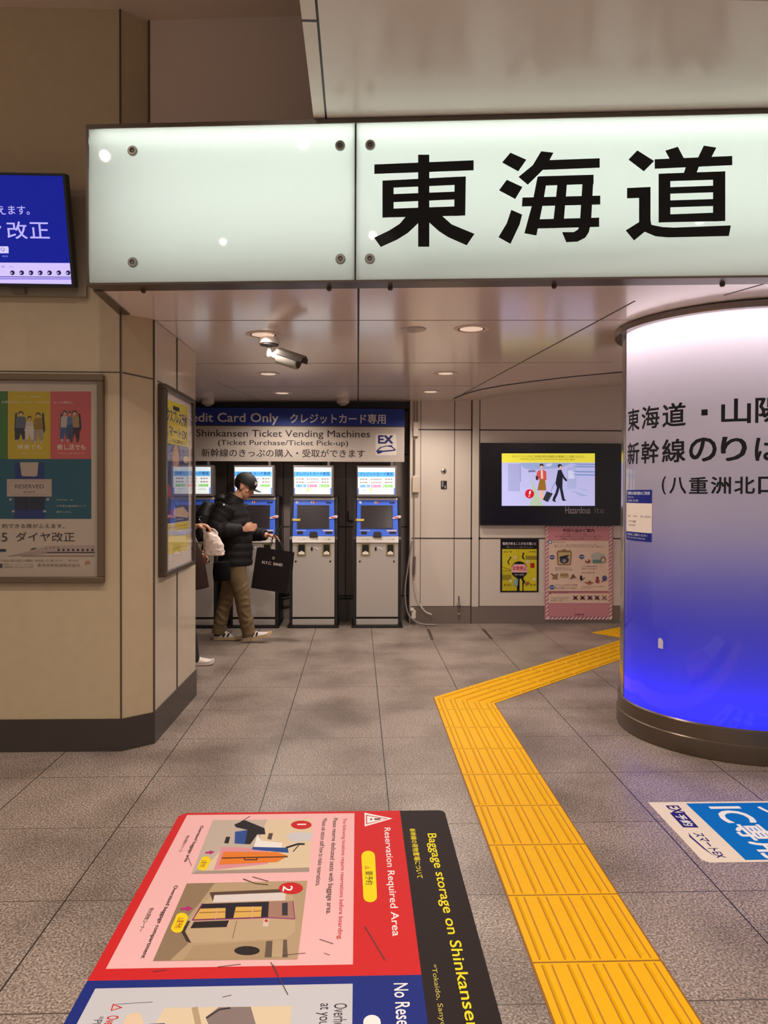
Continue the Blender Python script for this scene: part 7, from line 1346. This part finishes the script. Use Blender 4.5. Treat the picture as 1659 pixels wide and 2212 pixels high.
# ------------------------------------------------------------------ people
SKIN = mat('skin', (206, 152, 122), .5, noise=.04, nscale=30); HAIR = mat('hair', (26, 20, 20), .5)
EYE = mat('eye', (30, 22, 20), .3); LIP = mat('lip', (164, 98, 86), .5)
PUFF = mat('black_puffer', (26, 23, 24), .62, spec=.25, noise=.15, nscale=14, bump=.25, bscale=45); KHAKI = mat('khaki_cotton', (112, 92, 62), .8, noise=.14, nscale=9, bump=.3, bscale=26)
def head_parts(bm, c, p, yawn=0.0):
    """skull, jaw, nose, brow, ears around centre c, face pitched down by p, looking along +x"""
    R = Matrix.Rotation(yawn, 3, 'Z') @ Matrix.Rotation(p, 3, 'Y')
    P = lambda x, y, z: Vector(c) + R @ Vector((x, y, z))
    ball(bm, P(-.012, 0, .030), (.098, .076, .092), mtx=R, u=24, v=16); ball(bm, P(.022, 0, -.038), (.068, .060, .078), mtx=R, u=20, v=14)
    ball(bm, P(.044, 0, -.086), (.034, .034, .026), mtx=R); ball(bm, P(.078, 0, .016), (.014, .044, .012), mtx=R)
    tube(bm, [P(.080, 0, .012), P(.094, 0, -.014), P(.102, 0, -.030), P(.088, 0, -.038)], [.008, .011, .014, .012], 10)
    for s_ in (-1, 1):
        ball(bm, P(-.008, s_ * .076, -.008), (.019, .009, .031), mtx=R); ball(bm, P(.052, s_ * .045, -.022), (.022, .018, .018), mtx=R); ball(bm, P(.086, s_ * .010, -.034), (.010, .009, .008), mtx=R)
    ball(bm, P(.081, 0, -.058), (.014, .024, .007), mtx=R); ball(bm, P(.078, 0, -.069), (.014, .021, .008), mtx=R)
    return P, R
def head_fn(P, R, c):
    Ri = R.inverted()
    def f(q):
        l = Ri @ (q - Vector(c))
        for s_ in (-1, 1):
            if abs(l.y - s_ * .032) < .014 and abs(l.z - .002) < .0065 and l.x > .05: return 1
            if abs(l.y - s_ * .033) < .020 and abs(l.z - .024) < .0055 and l.x > .05: return 3
        if abs(l.y) < .024 and -.075 < l.z < -.053 and l.x > .078: return 2
        return 0
    return f
def hand(bm, w, d, curl, palm, side, L=.175, spread=.35):
    """palm and five fingers; w wrist, d pointing direction, palm = palm normal, side = thumb side"""
    w, d, palm, side = Vector(w), Vector(d).normalized(), Vector(palm).normalized(), Vector(side).normalized()
    a = w + d * .045
    ball(bm, a, (.050, .040, .016), mtx=Matrix((d, side, palm)).transposed())
    for k, (o, ln) in enumerate(((.030, .072), (.010, .082), (-.010, .076), (-.029, .058))):
        p = w + d * .082 + side * o; dd = d.copy(); pts = [p - d * .02, p]
        for j, f in enumerate((.45, .32, .23)):
            dd = (dd * math.cos(curl) + palm * math.sin(curl)).normalized(); pts.append(pts[-1] + dd * ln * f)
        tube(bm, pts, [.0095, .0098, .0090, .0080, .0068], 8)
    tb = (d * .62 + side * .72 + palm * .30).normalized(); p = w + d * .022 + side * .026
    t2 = (d * .88 + side * .1 + palm * .5).normalized(); tube(bm, [p, p + tb * .036, p + tb * .036 + t2 * .030, p + tb * .036 + t2 * .052], [.013, .012, .0105, .008], 8)
def limb(bm, P, R, n=6, puff=0.0, per=.06, seg=16, ref=(0, 1, 0)):
    """smooth tapered limb through joints, optionally ringed like a quilted sleeve"""
    Q = curve_pts(P, n); rr = []; m = len(P) - 1
    for i in range(len(Q)):
        t = i / n; k = min(int(t), m - 1); f = t - k; a, b = R[k], R[k + 1]
        a = a if isinstance(a, tuple) else (a, a); b = b if isinstance(b, tuple) else (b, b)
        rr.append([a[0] + (b[0] - a[0]) * f, a[1] + (b[1] - a[1]) * f])
    if puff:
        L = 0
        for i in range(len(Q)):
            if i: L += (Q[i] - Q[i - 1]).length
            g = 1 + puff * (abs(math.sin(PI * L / per)) - .6); rr[i] = [rr[i][0] * g, rr[i][1] * g]
    tube(bm, Q, [tuple(r) for r in rr], seg, ref=ref)
def shoe(parent, heel, toe, lift, mats, label=None, y=0.0, L=.29):
    """trainer: sole, upper, tongue, dark side mark; heel and toe are floor points"""
    heel, toe = Vector(heel), Vector(toe); d = (toe - heel).normalized(); s_ = Vector((-d.y, d.x, 0)); 
    pitch = lift; dz = Vector((d.x * math.cos(pitch), d.y * math.cos(pitch), math.sin(pitch))); uz = s_.cross(dz) * -1
    if uz.z < 0: uz = -uz
    P = lambda a, b, c: heel + dz * (a * L) + s_ * b + uz * c
    out = [(-.0, .028), (.06, .036), (.2, .037), (.4, .036), (.6, .044), (.78, .048), (.9, .040), (.98, .020)]
    ring = [(a, w) for a, w in out] + [(1.0, 0)] + [(a, -w * .95) for a, w in out[::-1]]
    bm = B(); prism(bm, [P(a, w, .002 + (.018 if a > .95 else .004 if a > .85 else 0)) for a, w in ring], uz * .030); so = build('sole', bm, mats[1], parent, smooth=True)
    bm = B()
    secs = [(.02, .030, .085), (.10, .034, .098), (.22, .034, .100), (.34, .035, .092), (.48, .038, .075), (.62, .042, .060), (.78, .043, .050), (.90, .034, .042), (.97, .016, .034)]
    R_ = []
    for a, w, h in secs:
        R_.append([bm.verts.new(P(a, w * math.cos(t) * (1.0 if math.sin(t) < .5 else .82), .026 + max(0, math.sin(t)) * (h - .026) )) for t in [PI * k / 10 for k in range(11)]])
    for A_, B_ in zip(R_[:-1], R_[1:]):
        for k in range(10): bm.faces.new((A_[k], A_[k + 1], B_[k + 1], B_[k]))
        bm.faces.new((A_[0], B_[0], B_[10], A_[10]))
    bm.faces.new(R_[0]); bm.faces.new(R_[-1][::-1])
    up_ = build('upper', bm, mats[0], parent, smooth=True)
    bm = B()
    for a in (.40, .47, .54): 
        h = .085 - (a - .40) * .22; tube(bm, [P(a, .022, h - .014), P(a + .01, 0, h), P(a, -.022, h - .014)], .0045, 6)
    build('lace', bm, mats[0], parent)
    if len(mats) > 2:
        bm = B()
        for sg in (-1, 1):
            for a in (.32, .46): prism(bm, [P(a, sg * .040, .034), P(a + .06, sg * .0405, .034), P(a + .12, sg * .034, .066), P(a + .06, sg * .033, .070)], s_ * sg * .004)
            prism(bm, [P(.02, sg * .033, .040), P(.22, sg * .0365, .040), P(.22, sg * .0365, .052), P(.02, sg * .033, .056)], s_ * sg * .003)
        build('side_mark', bm, mats[2], parent)

# ---- the man walking right past the machines
YM = 7.48
man = thing('person', (-1.17, YM, 0), 'person in black cap, puffer jacket and khaki trousers walking past the ticket machines', 'person')
V = lambda x, y, z: Vector((x, YM + y, z))
bm = B(); hc = V(-1.105, -.005, 1.512)
P, R = head_parts(bm, hc, math.radians(26), math.radians(-8))
limb(bm, [V(-1.205, 0, 1.36), V(-1.165, 0, 1.42), V(-1.12, 0, 1.47)], [.062, .056, .056])
limb(bm, [V(-1.215, 0, .86), V(-1.205, 0, 1.05), V(-1.215, 0, 1.25), V(-1.22, 0, 1.37)], [(.155, .10), (.14, .095), (.17, .105), (.11, .07)])
ARM = {-1: [V(-1.255, -.19, 1.325), V(-1.345, -.245, 1.125), V(-1.22, -.24, 1.10), V(-1.100, -.185, 1.108)], 1: [V(-1.20, .19, 1.325), V(-1.155, .23, 1.07), V(-1.03, .20, 1.035), V(-.905, .13, 1.030)]}
for k in (-1, 1): limb(bm, ARM[k], [.052, .046, .042, .028])
hand(bm, ARM[-1][-1], (.9, .25, .12), .55, (0, 1, -.2), (.1, .2, 1), .17)
hand(bm, ARM[1][-1], (.95, -.05, -.12), .62, (.05, -.25, -.95), (.0, -.95, .25), .17)
LEG = {-1: [V(-1.20, -.09, .86), V(-1.125, -.095, .46), V(-1.045, -.085, .11)], 1: [V(-1.235, .09, .86), V(-1.29, .07, .46), V(-1.375, .05, .11)]}
for k in (-1, 1): limb(bm, LEG[k], [.085, .058, .038]); limb(bm, [LEG[k][2], LEG[k][2] + Vector((.01, 0, -.05)), LEG[k][2] + Vector((.07, 0, -.070 if k > 0 else -.06))], [.034, .028, .018])
body = fused('body', bm, [SKIN, EYE, LIP, HAIR], man, .0058, 1, head_fn(P, R, hc))
# trousers
bm = B()
limb(bm, [V(-1.215, 0, .80), V(-1.21, 0, .90), V(-1.21, 0, .98)], [(.160, .105), (.160, .105), (.15, .10)], seg=24)
def wr(P, R, seed):
    random.seed(seed); Q = curve_pts(P, 12); n = len(Q); rr = []
    for i in range(n):
        t = i / (n - 1) * (len(R) - 1); k = min(int(t), len(R) - 2); f = t - k
        w = 1 + .022 * math.sin(i * .9 + seed) + (.035 * math.sin(i * 1.5) if t > 2.9 else 0)
        rr.append(((R[k][0] * (1 - f) + R[k + 1][0] * f) * w, (R[k][1] * (1 - f) + R[k + 1][1] * f) * w))
    tube(bm, Q, rr, 18)
wr([V(-1.19, -.085, .88), V(-1.165, -.092, .66), V(-1.122, -.098, .47), V(-1.098, -.094, .30), V(-1.072, -.088, .17), V(-1.045, -.085, .062)], [(.095, .100), (.088, .094), (.072, .078), (.064, .068), (.062, .066), (.060, .070)], 1)
wr([V(-1.235, .085, .88), V(-1.25, .08, .66), V(-1.285, .072, .47), V(-1.325, .06, .30), V(-1.35, .054, .17), V(-1.372, .05, .058)], [(.095, .100), (.086, .092), (.070, .074), (.062, .066), (.062, .066), (.062, .070)], 4)
random.seed(5)
for leg in ([V(-1.165, -.092, .66), V(-1.122, -.098, .47), V(-1.098, -.094, .30), V(-1.06, -.086, .12)], [V(-1.25, .08, .66), V(-1.285, .072, .47), V(-1.325, .06, .30), V(-1.36, .052, .12)]):
    for i in range(9):
        t = i / 9 * 3; k = min(int(t), 2); c = leg[k].lerp(leg[k + 1], t - k); sl = random.uniform(-.04, .04); r_ = .074 - .006 * k
        tube(bm, [c + Vector((r_ * .92 * math.cos(a), r_ * .96 * math.sin(a), sl * math.cos(a) + .02 * math.sin(a * 2 + i))) for a in [-2.4 + .5 * j for j in range(7)]], [.006, .013, .017, .018, .016, .012, .006], 8)
fused('trousers', bm, KHAKI, man, .009, 2)
# jacket: quilted trunk, hood collar, sleeves
bm = B()
limb(bm, [V(-1.205, 0, .745), V(-1.20, 0, .93), V(-1.195, 0, 1.10), V(-1.215, 0, 1.25), V(-1.225, 0, 1.345)], [(.200, .172), (.200, .166), (.200, .156), (.205, .140), (.165, .100)], 14, .05, .075, 28)
limb(bm, [V(-1.225, 0, 1.33), V(-1.205, 0, 1.385), V(-1.185, 0, 1.425)], [(.150, .105), (.105, .092), (.088, .078)], 5, .05, .05, 24)
limb(bm, [V(-1.33, -.06, 1.36), V(-1.335, 0, 1.385), V(-1.33, .06, 1.36)], [.05, .06, .05], 5)
for k in (-1, 1):
    a = ARM[k]; limb(bm, [a[0] + Vector((.0, -.01 * k, .0)), a[1], a[2], a[3] + Vector((-.012, 0, 0))], [(.098, .100), (.083, .085), (.074, .074), (.052, .052)], 12, .07, .062, 18)
jk = fused('jacket', bm, PUFF, man, .0085, 1)
bm = B(); ball(bm, V(-1.262, -.285, 1.338), (.010, .006, .010)); lg = build('jacket_logo', bm, WHITE, jk)
# hair, cap
bm = B(); ball(bm, P(-.020, 0, .030), (.100, .081, .096), mtx=R, u=24, v=16)
Ri = R.inverted()
bmesh.ops.bisect_plane(bm, geom=bm.verts[:] + bm.edges[:] + bm.faces[:], plane_co=P(-.028, 0, 0), plane_no=R @ Vector((1, 0, .45)), clear_outer=True)
bmesh.ops.bisect_plane(bm, geom=bm.verts[:] + bm.edges[:] + bm.faces[:], plane_co=P(0, 0, -.040), plane_no=R @ Vector((0, 0, -1)), clear_outer=True)
build('hair', bm, HAIR, man, smooth=True)
cap = B(); ball(cap, P(-.008, 0, .046), (.112, .094, .096), mtx=R, u=28, v=18)
bmesh.ops.bisect_plane(cap, geom=cap.verts[:] + cap.edges[:] + cap.faces[:], plane_co=P(0, 0, .034), plane_no=R @ Vector((-.12, 0, -1)), clear_outer=True)
ball(cap, P(-.012, 0, .144), (.010, .010, .006), mtx=R, u=8, v=6)
CAPM = mat('black_cap', (26, 23, 25), .7, noise=.1, nscale=40)
cp = build('cap', cap, CAPM, man, smooth=True)
bm = B(); top_, bot_ = [], []
for k in range(13):
    a = -PI / 2 + PI * k / 12; ex = .085 + .105 * math.cos(a) ** .8 if math.cos(a) > 0 else .085
    for lst, dz in ((top_, .006), (bot_, 0)): lst.append(((.062 + .105 * max(0, math.cos(a)) ** .8), .084 * math.sin(a), .030 - .018 * math.sin(a) ** 2 - .012 * max(0, math.cos(a)) + dz))
vt = [bm.verts.new(P(*q)) for q in top_]; vb = [bm.verts.new(P(*q)) for q in bot_]
bm.faces.new(vt); bm.faces.new(vb[::-1])
for k in range(12): bm.faces.new((vb[k], vb[k + 1], vt[k + 1], vt[k]))
bm.faces.new((vb[12], vb[0], vt[0], vt[12]))
build('brim', bm, CAPM, cp)
bm = B()
for q in ((.104, -.036, .082), (.100, -.046, .070), (.103, -.028, .070), (.098, -.048, .088)): ball(bm, P(q[0] - .006, q[1], q[2]), (.006, .009, .008), mtx=R, u=8, v=6)
build('cap_badge', bm, WHITE, cp)
TRN = [mat('trainer_white', (226, 216, 208), .5), mat('gum_sole', (206, 178, 138), .6), mat('trainer_mark', (40, 34, 40), .5)]
shp = bpy.data.objects.new('shoe', None); COL.objects.link(shp); shp.parent = man; shoe(shp, (-1.415, YM + .05, 0), (-1.13, YM + .03, 0), math.radians(1.5), TRN)
shp = bpy.data.objects.new('shoe', None); COL.objects.link(shp); shp.parent = man; shoe(shp, (-1.105, YM - .085, .004), (-.82, YM - .10, .004), math.radians(13), TRN)

# things he carries
ph = thing('phone', V(-.80, .11, 1.06), 'dark phone held in the left hand of the person in the cap', 'phone')
Rp = Matrix.Translation(V(-.805, .095, 1.062)) @ Matrix.Rotation(math.radians(-52), 4, 'Y')
bm = B(); box(bm, (-.074, -.036, -.004), (.074, .036, .004), bev=.003, mtx=Rp); build('case', bm, BLACK, ph)
bm = B(); box(bm, (-.068, -.032, .004), (.068, .032, .0048), mtx=Rp); build('phone_screen', bm, mat('phone_glass', (18, 18, 22), .08), ph)
bag = thing('shopping_bag', V(-.81, .05, .5), 'black paper shopping bag with small white lettering hanging from the hand', 'bag')
BGM = mat('black_paper', (50, 42, 44), .5, noise=.06, nscale=12)
Rb = Matrix.Translation(V(-.815, .10, .885)) @ Matrix.Rotation(math.radians(7), 4, 'Y') @ Matrix.Rotation(math.radians(-14), 4, 'Z')
bm = B()
def bp_(x, y, z): return Rb @ Vector((x, y, z))
W_, D_, HH = .188, .055, .405
front = [(-W_, -D_, -HH), (W_, -D_, -HH), (W_, -D_ * .5, 0), (-W_, -D_ * .5, 0)]; back = [(-W_, D_, -HH), (W_, D_, -HH), (W_, D_ * .5, 0), (-W_, D_ * .5, 0)]
vf = [bm.verts.new(bp_(*q)) for q in front]; vb = [bm.verts.new(bp_(*q)) for q in back]
gl = [bm.verts.new(bp_(-W_ + .022, 0, 0)), bm.verts.new(bp_(-W_ + .0, 0, -HH + .06))]; gr = [bm.verts.new(bp_(W_ - .022, 0, 0)), bm.verts.new(bp_(W_, 0, -HH + .06))]
bm.faces.new(vf); bm.faces.new(vb[::-1]); bm.faces.new((vf[0], vb[0], vb[1], vf[1]))
bm.faces.new((vf[3], gl[0], gl[1], vf[0])); bm.faces.new((gl[0], vb[3], vb[0], gl[1])); bm.faces.new((vf[0], gl[1], vb[0]))
bm.faces.new((vf[2], vf[1], gr[1], gr[0])); bm.faces.new((gr[0], gr[1], vb[1], vb[2])); bm.faces.new((vf[1], vb[1], gr[1]))
bmesh.ops.solidify(bm, geom=bm.faces[:], thickness=.0012)
build('bag_body', bm, BGM, bag)
gp_ = V(-.83, .115, 1.012)
for dy in (-D_ * .5, D_ * .5):
    bm = B(); tube(bm, curve_pts([bp_(-.075, dy, -.02), bp_(-.055, dy * .8, .06), gp_ + Vector((-.004, dy * .2, 0)), bp_(.055, dy * .8, .06), bp_(.075, dy, -.02)]), (.004), 6); build('handle', bm, BLACK, bag)
fu = (bp_(1, 0, 0) - bp_(0, 0, 0)).normalized(); fv = Vector(bp_(0, -D_ * .5, 0) - bp_(0, -D_, -HH)).normalized()
pr = Print(bp_(0, -D_, -HH) + fu.cross(fv) * .0022, fu, fv, step=.0002); pr.text((226, 214, 208), 'N.Y.C.', -.112, .255, -.012, .284, .03); pr.text((226, 214, 208), 'SAND', .006, .255, .104, .284, .03); pr.disc((190, 180, 176), .0, .325, .014); pr.disc((50, 42, 44), .0, .325, .008); pr.done('lettering', bag)
bk = thing('backpack', V(-1.47, 0, .96), 'black backpack on the back of the person in the cap', 'bag')
bm = B(); limb(bm, [V(-1.475, 0, .98), V(-1.49, 0, 1.10), V(-1.48, 0, 1.24), V(-1.44, 0, 1.355)], [(.13, .085), (.155, .105), (.150, .098), (.10, .055)], 6, seg=20); fused('pack', bm, mat('backpack_fabric', (26, 24, 27), .6, noise=.1, nscale=20), bk, .010, 2)
bm = B(); limb(bm, [V(-1.50, -.12, 1.02), V(-1.51, -.13, 1.12), V(-1.50, -.12, 1.18)], [.03, .04, .03], 5); fused('side_pocket', bm, mat('pocket_fabric', (34, 31, 34), .6), bk, .008, 1)
bm = B(); tube(bm, [V(-1.50, -.163, 1.205) + Vector((.018 * math.cos(t), 0, .018 * math.sin(t))) for t in [PI * .3 + k * .4 for k in range(10)]], .0035, 6); build('buckle_ring', bm, CHROME, bk)

# ---- second person, mostly hidden behind the pier
Y2 = 6.50
p2 = thing('person', (-1.58, Y2, 0), 'person in dark brown coat and white trainers mostly hidden behind the stone pier', 'person')
V2 = lambda x, y, z: Vector((x, Y2 + y, z))
bm = B(); hc = V2(-1.62, 0, 1.50); P, R = head_parts(bm, hc, math.radians(12))
limb(bm, [V2(-1.65, 0, 1.33), V2(-1.645, 0, 1.44)], [.055, .05])
limb(bm, [V2(-1.62, 0, .84), V2(-1.62, 0, 1.04), V2(-1.63, 0, 1.22), V2(-1.64, 0, 1.34)], [(.15, .10), (.13, .09), (.16, .10), (.10, .06)])
A2 = {-1: [V2(-1.64, -.18, 1.29), V2(-1.60, -.24, 1.05), V2(-1.47, -.24, 1.10), V2(-1.335, -.20, 1.185)], 1: [V2(-1.64, .18, 1.29), V2(-1.62, .22, 1.03), V2(-1.52, .20, .95), V2(-1.42, .16, .92)]}
for k in (-1, 1): limb(bm, A2[k], [.048, .042, .038, .030])
hand(bm, A2[-1][-1], (.90, .1, .0), .75, (.1, .2, -1), (0, -1, 0)); hand(bm, A2[1][-1], (.8, 0, -.4), .5, (0, -1, -.2), (.3, 0, 1))
L2 = {-1: [V2(-1.56, -.09, .85), V2(-1.45, -.09, .46), V2(-1.385, -.09, .10)], 1: [V2(-1.64, .09, .85), V2(-1.68, .09, .46), V2(-1.74, .09, .10)]}
for k in (-1, 1): limb(bm, L2[k], [.08, .052, .036]); limb(bm, [L2[k][2], L2[k][2] + Vector((.02, 0, -.05)), L2[k][2] + Vector((.055, 0, -.070))], [.032, .028, .018])
fused('body', bm, [SKIN, EYE, LIP, HAIR], p2, .0065, 1, head_fn(P, R, hc))
bm = B(); ball(bm, P(-.018, 0, .036), (.108, .088, .098), mtx=R, u=24, v=16); bmesh.ops.bisect_plane(bm, geom=bm.verts[:] + bm.edges[:] + bm.faces[:], plane_co=P(.04, 0, .03), plane_no=R @ Vector((1, 0, -.6)), clear_outer=True); build('hair', bm, HAIR, p2, smooth=True)
bm = B(); limb(bm, [V2(-1.49, 0, .64), V2(-1.50, 0, .85), V2(-1.545, 0, 1.05), V2(-1.62, 0, 1.22), V2(-1.64, 0, 1.33)], [(.23, .225), (.21, .195), (.19, .145), (.20, .13), (.13, .085)], 6, seg=24)
for k in (-1, 1): limb(bm, [A2[k][0], A2[k][1], A2[k][2], A2[k][3] + (A2[k][2] - A2[k][3]) * .45], [.082, .070, .062, .052], 6)
fused('coat', bm, mat('brown_coat', (52, 35, 29), .85, spec=.1, noise=.12, nscale=12), p2, .010, 2)
bm = B()
for k in (-1, 1): limb(bm, L2[k] + [L2[k][2] + Vector((.004, 0, -.055))], [.098, .070, .054, .056], 6)
fused('trousers', bm, mat('black_trousers', (24, 22, 24), .7), p2, .009, 1)
TR2 = [mat('trainer_white_leather', (234, 222, 214), .45), mat('trainer_white_sole', (224, 212, 204), .6)]
shp = bpy.data.objects.new('shoe', None); COL.objects.link(shp); shp.parent = p2; shoe(shp, (-1.475, Y2 - .085, 0), (-1.20, Y2 - .06, 0), math.radians(1), TR2, L=.27)
shp = bpy.data.objects.new('shoe', None); COL.objects.link(shp); shp.parent = p2; shoe(shp, (-1.79, Y2 + .09, 0), (-1.52, Y2 + .09, 0), math.radians(1), TR2, L=.27)
wb = thing('plastic_bag', V2(-1.20, -.2, .93), 'crumpled white plastic bag hanging from a hand beside the pier', 'bag')
bm = B(); random.seed(3)
limb(bm, [V2(-1.185, -.19, .935), V2(-1.19, -.19, 1.00), V2(-1.215, -.19, 1.07), V2(-1.245, -.195, 1.125)], [(.05, .082), (.055, .088), (.045, .068), (.02, .030)], 6, seg=18)
limb(bm, [V2(-1.235, -.195, 1.09), V2(-1.265, -.20, 1.135), V2(-1.275, -.20, 1.175)], [.022, .012, .007], 4, seg=8); limb(bm, [V2(-1.19, -.185, 1.07), V2(-1.165, -.185, 1.115), V2(-1.20, -.19, 1.155), V2(-1.268, -.20, 1.175)], [.022, .010, .006, .005], 4, seg=8)
for v in bm.verts: v.co += Vector((random.uniform(-1, 1), random.uniform(-1, 1), random.uniform(-1, 1))) * .007
fused('bag_body', bm, mat('white_plastic_film', (236, 218, 208), .45, bump=.4, bscale=30), wb, .007, 1)
hb = thing('handbag', V2(-1.20, .0, .70), 'dark handbag hanging below the white plastic bag', 'bag')
bm = B(); limb(bm, [V2(-1.155, .02, .70), V2(-1.16, .02, .77), V2(-1.165, .02, .865)], [(.05, .075), (.055, .078), (.04, .066)], 5, seg=16); fused('pouch', bm, mat('handbag_black', (15, 14, 16), .75, spec=.1), hb, .008, 1)
bm = B(); tube(bm, curve_pts([V2(-1.20, .02, .85), V2(-1.22, .06, 1.0), V2(-1.32, .10, 1.02), V2(-1.36, .15, .93)]), .007, 8); build('strap', bm, BLACK, hb)
